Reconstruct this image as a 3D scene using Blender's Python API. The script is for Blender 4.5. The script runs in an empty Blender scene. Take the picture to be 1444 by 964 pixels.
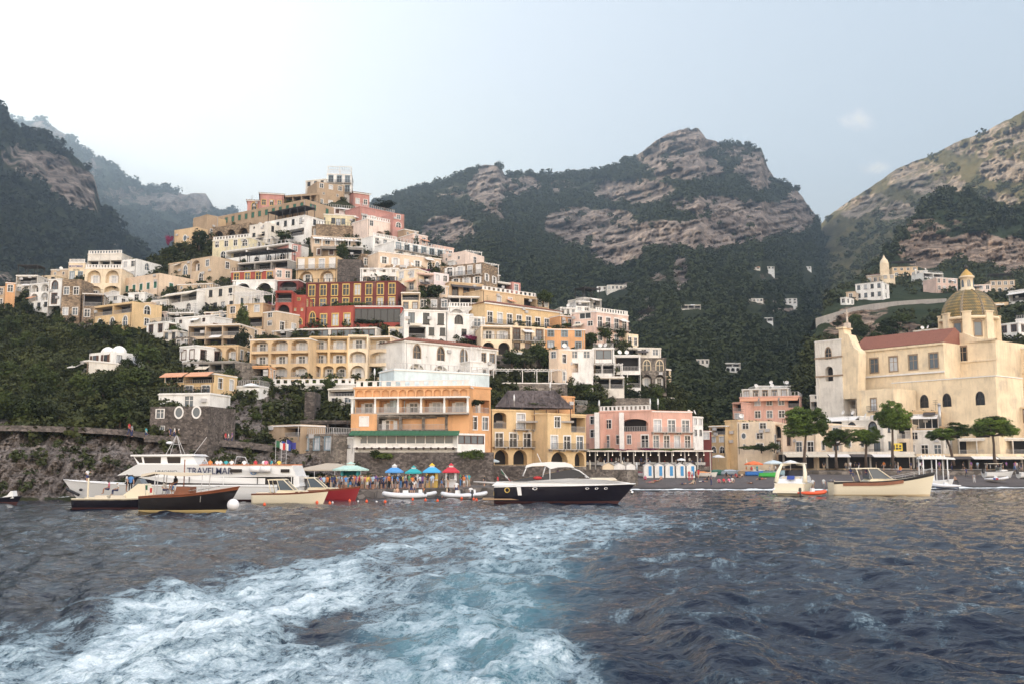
import bpy, math, random
import numpy as np
from mathutils import Vector, Matrix

SC = bpy.context.scene
COL = SC.collection
PI = math.pi
rnd = random.Random(7)

# ------------------------------------------------------------------ camera
F = 1404.0
CX, CY, HOR = 722.0, 482.0, 654.0
CAMZ = 4.0
TH = math.atan((HOR - CY) / F)
CT, ST = math.cos(TH), math.sin(TH)
cam_d = bpy.data.cameras.new('camera')
cam = bpy.data.objects.new('camera', cam_d)
COL.objects.link(cam)
cam.location = (0, 0, CAMZ)
cam.rotation_euler = (PI / 2 + TH, 0, 0)
cam_d.sensor_width = 36
cam_d.lens = 35.0
cam_d.clip_start = 0.5
cam_d.clip_end = 12000
SC.camera = cam


def P(px, py, Y):
    """point of the scene seen in direction (px, py) at distance Y along the view axis"""
    u = (px - CX) / F
    v = (CY - py) / F
    dy = CT - v * ST
    dz = ST + v * CT
    k = Y / dy
    return Vector((u * k, Y, CAMZ + dz * k))


def PA(px, py, Y):
    u = (px - CX) / F
    v = (CY - py) / F
    dy = CT - v * ST
    dz = ST + v * CT
    k = Y / dy
    return np.stack([u * k, Y + 0 * k, CAMZ + dz * k], -1)


def tan_el(py):
    v = (CY - py) / F
    return (ST + v * CT) / (CT - v * ST)


def G(px, py, z=0.0):
    """point of the horizontal plane z under a pixel"""
    Y = (z - CAMZ) / tan_el(py)
    return P(px, py, Y)


# ------------------------------------------------------------------ noise
def _h(ix, iy, iz, seed):
    n = (ix * 374761393 + iy * 668265263 + iz * 1274126177 + seed * 974634777) & 0xffffffff
    n = ((n ^ (n >> 13)) * 1274126177) & 0xffffffff
    n = (n ^ (n >> 16)) & 0xffffffff
    n = (n * 2246822519) & 0xffffffff
    n = n ^ (n >> 15)
    return (n & 0xffffff) / float(0xffffff)


def vnoise(x, y, seed=0):
    x = np.asarray(x, float); y = np.asarray(y, float)
    ix = np.floor(x).astype(np.int64); iy = np.floor(y).astype(np.int64)
    fx = x - ix; fy = y - iy
    fx = fx * fx * fx * (fx * (fx * 6 - 15) + 10); fy = fy * fy * fy * (fy * (fy * 6 - 15) + 10)
    a = _h(ix, iy, 0, seed); b = _h(ix + 1, iy, 0, seed)
    c = _h(ix, iy + 1, 0, seed); d = _h(ix + 1, iy + 1, 0, seed)
    return ((a + (b - a) * fx) * (1 - fy) + (c + (d - c) * fx) * fy) * 2 - 1


def fbm(x, y, oct=4, seed=0, gain=.5, lac=2.03):
    s = 0; a = 1.; t = 0
    for i in range(oct):
        s = s + a * vnoise(x, y, seed + i * 17)
        t += a; a *= gain
        x = x * lac + 3.1; y = y * lac + 1.7
    return s / t


def ridged(x, y, oct=4, seed=0, gain=.55):
    s = 0; a = 1.; t = 0
    for i in range(oct):
        s = s + a * (1 - 2 * np.abs(vnoise(x, y, seed + i * 13)))
        t += a; a *= gain
        x = x * 2.1 + 5.2; y = y * 2.1 + 1.3
    return s / t


def sstep(a, b, x):
    t = np.clip((x - a) / (b - a), 0, 1)
    return t * t * (3 - 2 * t)


# ------------------------------------------------------------------ materials
MATS = {}


def newmat(name):
    m = bpy.data.materials.new(name)
    m.use_nodes = True
    nt = m.node_tree
    b = nt.nodes['Principled BSDF']
    return m, nt, b


def N(nt, t, **kw):
    n = nt.nodes.new(t)
    for k, v in kw.items():
        if k.startswith('i_'):
            n.inputs[k[2:].replace('_', ' ')].default_value = v
        else:
            setattr(n, k, v)
    return n


def rgba(c):
    return (c[0], c[1], c[2], 1)


def ramp(nt, stops, interp='LINEAR'):
    r = nt.nodes.new('ShaderNodeValToRGB')
    r.color_ramp.interpolation = interp
    e = r.color_ramp.elements
    while len(e) < len(stops):
        e.new(.5)
    for q, (p, c) in zip(e, stops):
        q.position = p
        q.color = rgba(c) if not isinstance(c, (int, float)) else (c, c, c, 1)
    return r


def mixc(nt, a, b, f, mode='MIX'):
    n = nt.nodes.new('ShaderNodeMix')
    n.data_type = 'RGBA'
    n.blend_type = mode
    for sock, val in ((n.inputs[0], f), (n.inputs[6], a), (n.inputs[7], b)):
        if hasattr(val, 'links') or hasattr(val, 'is_linked'):
            nt.links.new(val, sock)
        elif isinstance(val, (int, float)):
            sock.default_value = val
        else:
            sock.default_value = rgba(val)
    return n.outputs[2]


def mth(nt, op, a, b=None, clamp=False):
    n = nt.nodes.new('ShaderNodeMath')
    n.operation = op
    n.use_clamp = clamp
    for i, v in enumerate((a, b)):
        if v is None:
            continue
        if isinstance(v, (int, float)):
            n.inputs[i].default_value = v
        else:
            nt.links.new(v, n.inputs[i])
    return n.outputs[0]


def noise(nt, vec, scale, detail=4, rough=.55, dist=0):
    n = nt.nodes.new('ShaderNodeTexNoise')
    n.inputs['Scale'].default_value = scale
    n.inputs['Detail'].default_value = detail
    n.inputs['Roughness'].default_value = rough
    n.inputs['Distortion'].default_value = dist
    if vec is not None:
        nt.links.new(vec, n.inputs['Vector'])
    return n.outputs['Fac']


def posvec(nt, sx=1, sy=1, sz=1):
    g = nt.nodes.new('ShaderNodeNewGeometry')
    m = nt.nodes.new('ShaderNodeMapping')
    m.inputs['Scale'].default_value = (sx, sy, sz)
    nt.links.new(g.outputs['Position'], m.inputs['Vector'])
    return m.outputs[0]


def bump(nt, b, h, strength=.3, dist=.05):
    n = nt.nodes.new('ShaderNodeBump')
    n.inputs['Strength'].default_value = strength
    n.inputs['Distance'].default_value = dist
    nt.links.new(h, n.inputs['Height'])
    nt.links.new(n.outputs[0], b.inputs['Normal'])
    return n


def plain(name, c, rough=.6, metal=0., spec=.5, var=.0):
    if name in MATS:
        return MATS[name]
    m, nt, b = newmat(name)
    b.inputs['Roughness'].default_value = rough
    b.inputs['Metallic'].default_value = metal
    b.inputs['Specular IOR Level'].default_value = spec
    if var:
        f = noise(nt, posvec(nt), 1.3, 5, .65)
        r = ramp(nt, [(.25, [q * (1 - var) for q in c]), (.75, [min(1, q * (1 + var)) for q in c])])
        nt.links.new(f, r.inputs[0])
        nt.links.new(r.outputs[0], b.inputs['Base Color'])
    else:
        b.inputs['Base Color'].default_value = rgba(c)
    MATS[name] = m
    return m


def plaster(c, key, dirt=.5):
    k = 'plaster_' + key
    if k in MATS:
        return MATS[k]
    m, nt, b = newmat(k)
    b.inputs['Roughness'].default_value = .92
    b.inputs['Specular IOR Level'].default_value = .15
    f1 = noise(nt, posvec(nt, .35, .35, .35), 1, 5, .6)
    r1 = ramp(nt, [(.3, [q * .80 for q in c]), (.55, c), (.75, [min(.85, q * 1.1) for q in c])])
    nt.links.new(f1, r1.inputs[0])
    f2 = noise(nt, posvec(nt, 1.6, 1.6, .22), 1, 5, .7)
    r2 = ramp(nt, [(.50, 0.), (.74, dirt)])
    nt.links.new(f2, r2.inputs[0])
    grime = (c[0] * .42 + .03, c[1] * .40 + .03, c[2] * .40 + .035)
    o = mixc(nt, r1.outputs[0], grime, r2.outputs[0])
    f3 = noise(nt, posvec(nt), .22, 3, .6)
    r3 = ramp(nt, [(.6, 0.), (.72, .35)])
    nt.links.new(f3, r3.inputs[0])
    o = mixc(nt, o, (.30, .27, .25), r3.outputs[0])
    nt.links.new(o, b.inputs['Base Color'])
    bump(nt, b, noise(nt, posvec(nt), 2.2, 4), .35, .04)
    MATS[k] = m
    return m


def stone(c, key, scale=1.6):
    k = 'stone_' + key
    if k in MATS:
        return MATS[k]
    m, nt, b = newmat(k)
    b.inputs['Roughness'].default_value = .95
    b.inputs['Specular IOR Level'].default_value = .15
    v = nt.nodes.new('ShaderNodeTexVoronoi')
    v.inputs['Scale'].default_value = scale
    nt.links.new(posvec(nt, 1, 1, 1.5), v.inputs['Vector'])
    r = ramp(nt, [(0, [q * .55 for q in c]), (.5, c), (1, [min(1, q * 1.5) for q in c])])
    sep = nt.nodes.new('ShaderNodeSeparateColor')
    nt.links.new(v.outputs['Color'], sep.inputs[0])
    nt.links.new(sep.outputs[0], r.inputs[0])
    f = noise(nt, posvec(nt, 1, 1, .4), .5, 5, .7)
    r2 = ramp(nt, [(.3, .55), (.7, 1.1)])
    nt.links.new(f, r2.inputs[0])
    o = mixc(nt, r.outputs[0], r2.outputs[0], 1.0, 'MULTIPLY')
    v2 = nt.nodes.new('ShaderNodeTexVoronoi')
    v2.feature = 'DISTANCE_TO_EDGE'
    v2.inputs['Scale'].default_value = scale
    nt.links.new(posvec(nt, 1, 1, 1.5), v2.inputs['Vector'])
    r3 = ramp(nt, [(.0, .5), (.06, 1.)])
    nt.links.new(v2.outputs['Distance'], r3.inputs[0])
    o = mixc(nt, o, r3.outputs[0], 1.0, 'MULTIPLY')
    nt.links.new(o, b.inputs['Base Color'])
    bump(nt, b, r3.outputs[0], .6, .08)
    MATS[k] = m
    return m


def leafmat(key, c, var=.6):
    k = 'leaf_' + key
    if k in MATS:
        return MATS[k]
    m, nt, b = newmat(k)
    b.inputs['Roughness'].default_value = .8
    b.inputs['Specular IOR Level'].default_value = .2
    oi = nt.nodes.new('ShaderNodeObjectInfo')
    f = noise(nt, posvec(nt), .55, 4, .65)
    f = mth(nt, 'ADD', f, mth(nt, 'MULTIPLY', mth(nt, 'SUBTRACT', oi.outputs['Random'], .5), .5))
    r = ramp(nt, [(.25, [q * (1 - var) for q in c]), (.52, c), (.8, [c[0] * (1 + var * 1.2), c[1] * (1 + var * 1.05), c[2] * (1 + var * .5)])])
    nt.links.new(f, r.inputs[0])
    nt.links.new(r.outputs[0], b.inputs['Base Color'])
    MATS[k] = m
    return m


# ------------------------------------------------------------------ mesh builder
class MB:
    def __init__(s):
        s.v = []; s.f = []; s.m = []; s.sm = []

    def face(s, pts, mi=0, smooth=False):
        b = len(s.v)
        s.v += [tuple(p) for p in pts]
        s.f.append(tuple(range(b, b + len(pts))))
        s.m.append(mi); s.sm.append(smooth)

    def raw(s, vs, fs, mi=0, smooth=False):
        b = len(s.v)
        s.v += [tuple(p) for p in vs]
        for f in fs:
            s.f.append(tuple(i + b for i in f)); s.m.append(mi); s.sm.append(smooth)

    def box(s, x0, x1, y0, y1, z0, z1, mi=0, tx=0, ty=0):
        v = [(x0, y0, z0), (x1, y0, z0), (x1, y1, z0), (x0, y1, z0),
             (x0 + tx, y0 + ty, z1), (x1 - tx, y0 + ty, z1), (x1 - tx, y1 - ty, z1), (x0 + tx, y1 - ty, z1)]
        s.raw(v, [(0, 3, 2, 1), (4, 5, 6, 7), (0, 1, 5, 4), (1, 2, 6, 5), (2, 3, 7, 6), (3, 0, 4, 7)], mi)

    def tube(s, pts, r, n=6, mi=0, cap=True, smooth=True):
        pts = [Vector(p) for p in pts]
        rs = r if isinstance(r, (list, tuple)) else [r] * len(pts)
        vs = []; fs = []
        up = Vector((0, 0, 1))
        for i, p in enumerate(pts):
            d = (pts[min(i + 1, len(pts) - 1)] - pts[max(i - 1, 0)])
            if d.length < 1e-6:
                d = Vector((0, 0, 1))
            d.normalize()
            a = d.cross(up if abs(d.z) < .95 else Vector((1, 0, 0))).normalized()
            b2 = d.cross(a)
            for k in range(n):
                t = 2 * PI * k / n
                vs.append(p + (a * math.cos(t) + b2 * math.sin(t)) * rs[i])
        for i in range(len(pts) - 1):
            for k in range(n):
                fs.append((i * n + k, i * n + (k + 1) % n, (i + 1) * n + (k + 1) % n, (i + 1) * n + k))
        if cap:
            fs.append(tuple(range(n - 1, -1, -1)))
            fs.append(tuple(range((len(pts) - 1) * n, len(pts) * n)))
        s.raw(vs, fs, mi, smooth)

    def lathe(s, prof, n=16, mi=0, c=(0, 0, 0), a0=0, a1=2 * PI, smooth=True, sx=1, sy=1):
        full = abs(a1 - a0 - 2 * PI) < 1e-6
        m = n if full else n + 1
        vs = []; fs = []
        for (r, z) in prof:
            for k in range(m):
                t = a0 + (a1 - a0) * k / n
                vs.append((c[0] + r * math.cos(t) * sx, c[1] + r * math.sin(t) * sy, c[2] + z))
        for i in range(len(prof) - 1):
            for k in range(n):
                k2 = (k + 1) % m
                fs.append((i * m + k, i * m + k2, (i + 1) * m + k2, (i + 1) * m + k))
        s.raw(vs, fs, mi, smooth)

    def prism(s, pts, y0, y1, mi=0, w1=None):
        """side profile pts [(x, z)] extruded along y between y0 and y1"""
        n = len(pts)
        vs = [(x, y0, z) for x, z in pts] + [(x, y1, z) for x, z in pts]
        fs = [tuple(range(n)), tuple(range(2 * n - 1, n - 1, -1))]
        for i in range(n):
            j = (i + 1) % n
            fs.append((i, i + n, j + n, j))
        s.raw(vs, fs, mi)

    def sprism(s, pts, wf, mi=0):
        """side profile extruded symmetrically, half width wf(x, z)"""
        n = len(pts)
        vs = [(x, -wf(x, z), z) for x, z in pts] + [(x, wf(x, z), z) for x, z in pts]
        fs = [tuple(range(n)), tuple(range(2 * n - 1, n - 1, -1))]
        for i in range(n):
            j = (i + 1) % n
            fs.append((i, i + n, j + n, j))
        s.raw(vs, fs, mi)

    def ball(s, c, r, mi=0, n=8, m=6, sz=1., sx=1., sy=1.):
        prof = [(max(1e-4, math.sin(PI * i / m)) * r, -math.cos(PI * i / m) * r * sz) for i in range(m + 1)]
        s.lathe(prof, n, mi, c, sx=sx, sy=sy)

    def mesh(s, name, mats):
        me = bpy.data.meshes.new(name)
        me.from_pydata(s.v, [], s.f)
        for m in mats:
            me.materials.append(m)
        me.polygons.foreach_set('material_index', s.m)
        me.polygons.foreach_set('use_smooth', s.sm)
        me.update()
        return me

    def build(s, name, mats, parent=None, loc=None, rotz=None):
        if not isinstance(mats, (list, tuple)):
            mats = [mats]
        return link(name, s.mesh(name, mats), parent, loc, rotz)


def link(name, data, parent=None, loc=None, rotz=None):
    o = bpy.data.objects.new(name, data)
    COL.objects.link(o)
    if parent is not None:
        o.parent = parent
    if loc is not None:
        o.location = loc
    if rotz is not None:
        o.rotation_euler = (0, 0, rotz)
    return o


def tag(o, label, cat, group=None):
    o['label'] = label
    o['category'] = cat
    if group:
        o['group'] = group
    return o


def thing(name, label, cat, loc=(0, 0, 0), rotz=0., group=None):
    o = link(name, None, None, loc, rotz)
    o.empty_display_size = .5
    return tag(o, label, cat, group)


def struct(name, me, kind='structure'):
    o = link(name, me)
    o['kind'] = kind
    return o


def npmesh(name, verts, quads, mats, smooth=True, attrs=None):
    me = bpy.data.meshes.new(name)
    nv = len(verts); nf = len(quads); k = quads.shape[1]
    me.vertices.add(nv)
    me.vertices.foreach_set('co', np.ascontiguousarray(verts, dtype=np.float32).ravel())
    me.loops.add(nf * k)
    me.loops.foreach_set('vertex_index', np.ascontiguousarray(quads, dtype=np.int32).ravel())
    me.polygons.add(nf)
    me.polygons.foreach_set('loop_start', np.arange(0, nf * k, k, dtype=np.int32))
    me.polygons.foreach_set('loop_total', np.full(nf, k, dtype=np.int32))
    me.polygons.foreach_set('use_smooth', np.full(nf, smooth, dtype=bool))
    for m in mats:
        me.materials.append(m)
    for an, av in (attrs or {}).items():
        a = me.attributes.new(an, 'FLOAT', 'POINT')
        a.data.foreach_set('value', np.ascontiguousarray(av, dtype=np.float32).ravel())
    me.update(calc_edges=True)
    return me


def gridquads(nr, nc):
    i = np.arange(nr - 1)[:, None] * nc + np.arange(nc - 1)[None, :]
    return np.stack([i, i + 1, i + nc + 1, i + nc], -1).reshape(-1, 4)
# ------------------------------------------------------------------ sky, sun, haze
SUN_AZ = math.radians(-56)      # measured from the view axis, negative = left
SUN_EL = math.radians(21)
SKY_G = .55            # gamma that flattens sky brightness, giving the town fronts more light
SKY_K = (2.24, 1.99, 1.78)
FILL_TINT = (3.6, 3.05, 2.68)  # gain of the added sky fill behind the camera
w = bpy.data.worlds.new('World')
SC.world = w
w.use_nodes = True
nt = w.node_tree
bg = nt.nodes['Background']
bg.inputs['Strength'].default_value = 0.15
sky = nt.nodes.new('ShaderNodeTexSky')
sky.sky_type = 'NISHITA'
sky.sun_disc = False
sky.sun_elevation = SUN_EL
sky.sun_rotation = SUN_AZ
sky.air_density = 1.15
sky.dust_density = 2.2
sky.ozone_density = 1.0
# two wisps of cloud to the right
tc = nt.nodes.new('ShaderNodeTexCoord')


def wisp(px, py, rx, ry, seedscale):
    d = (P(px, py, 1000.) - Vector((0, 0, CAMZ))).normalized()
    mp = nt.nodes.new('ShaderNodeVectorMath'); mp.operation = 'SUBTRACT'
    nt.links.new(tc.outputs['Generated'], mp.inputs[0]); mp.inputs[1].default_value = d
    sc = nt.nodes.new('ShaderNodeVectorMath'); sc.operation = 'MULTIPLY'
    nt.links.new(mp.outputs[0], sc.inputs[0]); sc.inputs[1].default_value = (F / rx, F / rx, F / ry)
    ln = nt.nodes.new('ShaderNodeVectorMath'); ln.operation = 'LENGTH'
    nt.links.new(sc.outputs[0], ln.inputs[0])
    f = noise(nt, tc.outputs['Generated'], seedscale, 8, .62, .4)
    q = mth(nt, 'SUBTRACT', mth(nt, 'MULTIPLY', f, 2.3), ln.outputs['Value'])
    return mth(nt, 'MULTIPLY', mth(nt, 'SUBTRACT', q, .25, True), .55, True)


cl = mth(nt, 'MULTIPLY', mth(nt, 'ADD', wisp(1213, 170, 26, 15, 90), wisp(1236, 236, 20, 11, 110)), .4)
skyc = mixc(nt, sky.outputs[0], (13., 12., 11.), cl)
gm = nt.nodes.new('ShaderNodeGamma'); gm.inputs['Gamma'].default_value = SKY_G
nt.links.new(skyc, gm.inputs['Color'])
# added fill: sky brightened and warmed behind the camera to light the town fronts
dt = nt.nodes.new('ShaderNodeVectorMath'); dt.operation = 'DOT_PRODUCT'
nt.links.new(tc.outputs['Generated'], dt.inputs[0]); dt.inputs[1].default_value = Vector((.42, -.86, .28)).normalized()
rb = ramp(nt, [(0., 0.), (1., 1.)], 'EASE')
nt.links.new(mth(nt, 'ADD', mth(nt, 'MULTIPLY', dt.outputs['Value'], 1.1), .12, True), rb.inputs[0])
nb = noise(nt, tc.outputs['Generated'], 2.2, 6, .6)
rear_fill = mixc(nt, (1, 1, 1), FILL_TINT, mth(nt, 'MULTIPLY', rb.outputs[0], mth(nt, 'ADD', mth(nt, 'MULTIPLY', nb, .8), .6), True))
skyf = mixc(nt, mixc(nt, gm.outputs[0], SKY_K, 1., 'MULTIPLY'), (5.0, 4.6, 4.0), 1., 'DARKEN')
nt.links.new(mixc(nt, skyf, rear_fill, 1., 'MULTIPLY'), bg.inputs['Color'])

sd = bpy.data.lights.new('sun', 'SUN')
sd.energy = 5.0
sd.angle = math.radians(.5)
sd.color = (1, .86, .68)
so = bpy.data.objects.new('sun', sd)
COL.objects.link(so)
dv = Vector((math.sin(SUN_AZ) * math.cos(SUN_EL), math.cos(SUN_AZ) * math.cos(SUN_EL), math.sin(SUN_EL)))
so.rotation_euler = dv.to_track_quat('Z', 'Y').to_euler()
so.location = dv * 300

vs = SC.view_settings
vs.view_transform = 'Standard'
vs.look = 'None'
vs.exposure = 1.0
vs.gamma = 1
vs.use_curve_mapping = False
SC.cycles.max_bounces = 6
SC.cycles.diffuse_bounces = 3
SC.cycles.glossy_bounces = 3
SC.cycles.transmission_bounces = 3
SC.cycles.volume_bounces = 0
SC.cycles.caustics_reflective = False
SC.cycles.caustics_refractive = False
SC.cycles.use_denoising = True
SC.cycles.sample_clamp_indirect = 6

HAZE = 1
if HAZE:
    hz = MB()
    hz.box(-3600, 2200, -60, 4200, -3, 1250)
    m = bpy.data.materials.new('haze')
    m.use_nodes = True
    m.node_tree.nodes.clear()
    out = m.node_tree.nodes.new('ShaderNodeOutputMaterial')
    pv = m.node_tree.nodes.new('ShaderNodeVolumePrincipled')
    pv.inputs['Color'].default_value = (.55, .75, 1, 1)
    pv.inputs['Density'].default_value = .00030
    pv.inputs['Anisotropy'].default_value = .6
    m.node_tree.links.new(pv.outputs[0], out.inputs['Volume'])
    ho = hz.build('haze', m)
    ho['kind'] = 'stuff'

# ------------------------------------------------------------------ hill depth tables
HX = [-400, 0, 200, 400, 600, 800, 1000, 1150]
HY = [250, 300, 350, 400, 450, 500, 550, 600, 650, 705]
HT = np.array([
    [460, 420, 380, 335, 345, 400, 480, 540],
    [420, 380, 340, 305, 310, 350, 430, 480],
    [360, 330, 300, 275, 275, 310, 380, 430],
    [300, 280, 265, 250, 245, 270, 330, 380],
    [260, 245, 235, 225, 222, 238, 280, 330],
    [210, 200, 196, 200, 202, 212, 240, 275],
    [165, 160, 166, 180, 187, 202, 230, 255],
    [125, 131, 140, 158, 172, 196, 222, 235],
    [112, 121, 127, 142, 158, 188, 212, 215],
    [108, 115, 119, 124, 140, 182, 205, 210]], float)
EX = [1000, 1150, 1300, 1444, 1800]
EY = [255, 300, 340, 370, 400, 440, 480, 540, 600, 665]
ET = np.array([
    [600, 660, 690, 670, 660],
    [560, 620, 640, 620, 620],
    [520, 570, 590, 570, 570],
    [480, 530, 540, 520, 520],
    [420, 440, 450, 440, 440],
    [330, 320, 320, 300, 300],
    [280, 275, 268, 262, 262],
    [248, 250, 252, 252, 252],
    [228, 234, 240, 240, 240],
    [216, 222, 226, 226, 226]], float)


def bil(px, py, X, Yv, T):
    px = np.clip(np.asarray(px, float), X[0], X[-1]); py = np.clip(np.asarray(py, float), Yv[0], Yv[-1])
    X = np.array(X, float); Yv = np.array(Yv, float)
    i = np.clip(np.searchsorted(X, px, 'right') - 1, 0, len(X) - 2)
    j = np.clip(np.searchsorted(Yv, py, 'right') - 1, 0, len(Yv) - 2)
    a = (px - X[i]) / (X[i + 1] - X[i]); b = (py - Yv[j]) / (Yv[j + 1] - Yv[j])
    return (T[j, i] * (1 - a) + T[j, i + 1] * a) * (1 - b) + (T[j + 1, i] * (1 - a) + T[j + 1, i + 1] * a) * b


def hillY(px, py):
    return bil(px, py, HX, HY, HT)


def eastY(px, py):
    return bil(px, py, EX, EY, ET)


# ------------------------------------------------------------------ terrain
def terrain_mat(key, veg, veg2, rock, rock2, strata=.02, fine=.05, steep=0):
    m, nt, b = newmat('terrain_' + key)
    b.inputs['Roughness'].default_value = .95
    b.inputs['Specular IOR Level'].default_value = .1
    at = nt.nodes.new('ShaderNodeAttribute'); at.attribute_name = 'rock'
    pv_ = posvec(nt)
    n1 = noise(nt, pv_, fine, 6, .65)
    rv = ramp(nt, [(.3, veg), (.7, veg2)]); nt.links.new(n1, rv.inputs[0])
    n2 = noise(nt, (posvec(nt, strata * 2.4, strata * 2.4, strata * .7) if steep else posvec(nt, strata * .35, strata * .35, strata * 2.2)), 1, 8, .72, .6)
    rr = ramp(nt, [(.26, [q * .30 for q in rock]), (.40, [q * .8 for q in rock]), (.50, rock2), (.56, [q * .62 for q in rock]), (.64, rock2), (.8, [q * .5 for q in rock])])
    nt.links.new(n2, rr.inputs[0])
    n4 = noise(nt, pv_, fine * 2.2, 7, .75)
    rm = ramp(nt, [(.34, .25), (.46, .8), (.62, 1.35)]); nt.links.new(n4, rm.inputs[0])
    rk = mixc(nt, rr.outputs[0], rm.outputs[0], 1., 'MULTIPLY')
    n3 = noise(nt, pv_, fine * 1.3, 6, .7)
    f = mth(nt, 'ADD', at.outputs['Fac'], mth(nt, 'MULTIPLY', mth(nt, 'SUBTRACT', n3, .52), 2.2))
    rf = ramp(nt, [(.42, 0.), (.56, 1.)]); nt.links.new(f, rf.inputs[0])
    nt.links.new(mixc(nt, rv.outputs[0], rk, rf.outputs[0]), b.inputs['Base Color'])
    bump(nt, b, mth(nt, 'ADD', n2, mth(nt, 'MULTIPLY', n4, .8)), .9, .10 / fine)
    MATS['terrain_' + key] = m
    return m


def in_blobs(px, py, blobs):
    r = np.zeros_like(px)
    for (x, y, rx, ry, a) in blobs:
        d = ((px - x) / rx) ** 2 + ((py - y) / ry) ** 2
        r = np.maximum(r, a * (1 - sstep(.55, 1.25, d)))
    return r


RELIEF = {}


def relief(name, top, bot, mat, nu, nv, amp, seed, blobs=(), p=1.0, depthfn=None, jag=2., nsx=70., nsy=30., ledge=0., base_rock=0., drop=.5, steep=0):
    px = np.linspace(top[0][0], top[-1][0], nu)
    tx = [q[0] for q in top]
    pyt = np.interp(px, tx, [q[1] for q in top]) + jag * fbm(px / 23., px * 0 + seed, 4, seed + 5, .6)
    pyb = np.interp(px, [q[0] for q in bot], [q[1] for q in bot])
    s = np.linspace(0, 1, nv)[:, None]
    PX = np.repeat(px[None, :], nv, 0)
    PY = pyb + (pyt - pyb) * s
    if depthfn is None:
        Yt = np.interp(px, tx, [q[2] for q in top]); Yb = np.interp(px, [q[0] for q in bot], [q[2] for q in bot])
        Y = Yb + (Yt - Yb) * s ** p
    else:
        Y = depthfn(PX, PY)
    n = fbm(PX / nsx, PY / nsy, 6, seed, .55)
    rk = np.clip(in_blobs(PX + 8 * fbm(PX / 30, PY / 30, 3, seed + 31), PY + 5 * fbm(PX / 25, PY / 25, 3, seed + 37), blobs) + base_rock, 0, 1)
    win = sstep(0, .08, s)
    Y = Y * (1 + amp * win * n)
    if ledge:
        l = ridged((PX + .55 * PY) / (nsx * .55), PY / (nsy * 1.7), 5, seed + 3) if steep else ridged(PX / (nsx * .9), (PY + .22 * PX) / (nsy * .36), 4, seed + 3)
        Y = Y * (1 + ledge * win * l * (.25 + rk))
    Y = Y * (1 + win * rk * (.0045 * ridged(PX / 5., PY / 3.2, 3, seed + 61) + (.004 * fbm(PX / 2.2, PY / 2.2, 2, seed + 67) if not steep else 0)))
    V = PA(PX, PY, Y)
    rows = [V]
    rks = [rk]
    last = V[-1]
    for k in (1, 2, 4, 8):
        b_ = last.copy()
        d = last[:, 1] * .03 * k
        b_[:, 1] += d
        b_[:, 0] *= (last[:, 1] + d) / last[:, 1]
        b_[:, 2] -= d * drop
        rows.append(b_[None]); rks.append(rk[-1:])
    A = np.concatenate(rows, 0); R = np.concatenate(rks, 0)
    o = struct(name, npmesh(name, A.reshape(-1, 3), gridquads(A.shape[0], nu), [mat], True, {'rock': R}))
    RELIEF[name] = (V, rk, PX, PY, Y)
    return o


M_FAR = terrain_mat('far', (.017, .022, .008), (.040, .044, .016), (.19, .143, .118), (.33, .262, .218), .016, .02)
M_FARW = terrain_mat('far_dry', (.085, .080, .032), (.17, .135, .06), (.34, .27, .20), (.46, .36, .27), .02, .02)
M_MID = terrain_mat('mid', (.016, .026, .010), (.040, .048, .02), (.20, .140, .105), (.33, .245, .185), .05, .06)
M_NEAR = terrain_mat('near', (.020, .025, .010), (.05, .050, .024), (.105, .085, .075), (.25, .215, .195), .30, .32, 1)

# far left ridge and its nearer shoulder (which climbs on beyond the frame)
relief('far_mountain', [(-300, 150, 2625), (-60, 150, 2625), (20, 171, 2625), (60, 171, 2625), (92, 188, 2625), (120, 215, 2625), (150, 228, 2625), (190, 258, 2625), (225, 266, 2625),
                  (262, 274, 2625), (290, 272, 2625), (302, 292, 2625), (330, 300, 2712), (420, 330, 2800)],
       [(-300, 470, 1085), (420, 470, 1085)], M_FAR, 340, 90, .05, 11,
       [(70, 185, 45, 16, .9), (250, 285, 60, 16, .75), (285, 283, 25, 20, .8), (180, 275, 40, 14, .6), (160, 310, 16, 22, .5), (120, 240, 30, 22, .5)], p=1.25, nsx=30, nsy=28, ledge=.024, jag=3)
relief('west_mountain', [(-1700, -400, 1120), (-1300, -460, 1152), (-1000, -440, 1216), (-700, -330, 1280), (-420, -160, 1344), (-200, 0, 1376), (-60, 122, 1408), (0, 150, 1408), (12, 163, 1408), (20, 176, 1408), (50, 190, 1408), (85, 207, 1424), (112, 226, 1440),
                   (134, 252, 1440), (140, 285, 1408), (158, 312, 1360), (185, 340, 1280), (215, 366, 1184), (260, 390, 1056), (330, 420, 896)],
       [(-1700, 640, 480), (0, 560, 528), (330, 560, 528)], M_FAR, 420, 110, .05, 23,
       [(60, 235, 45, 26, .85), (105, 262, 38, 30, .95), (20, 225, 20, 24, .6), (120, 290, 22, 14, .8), (165, 345, 9, 10, .6), (10, 395, 25, 18, .5)], p=1.2, nsx=36, nsy=30, ledge=.028, jag=3)

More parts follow.
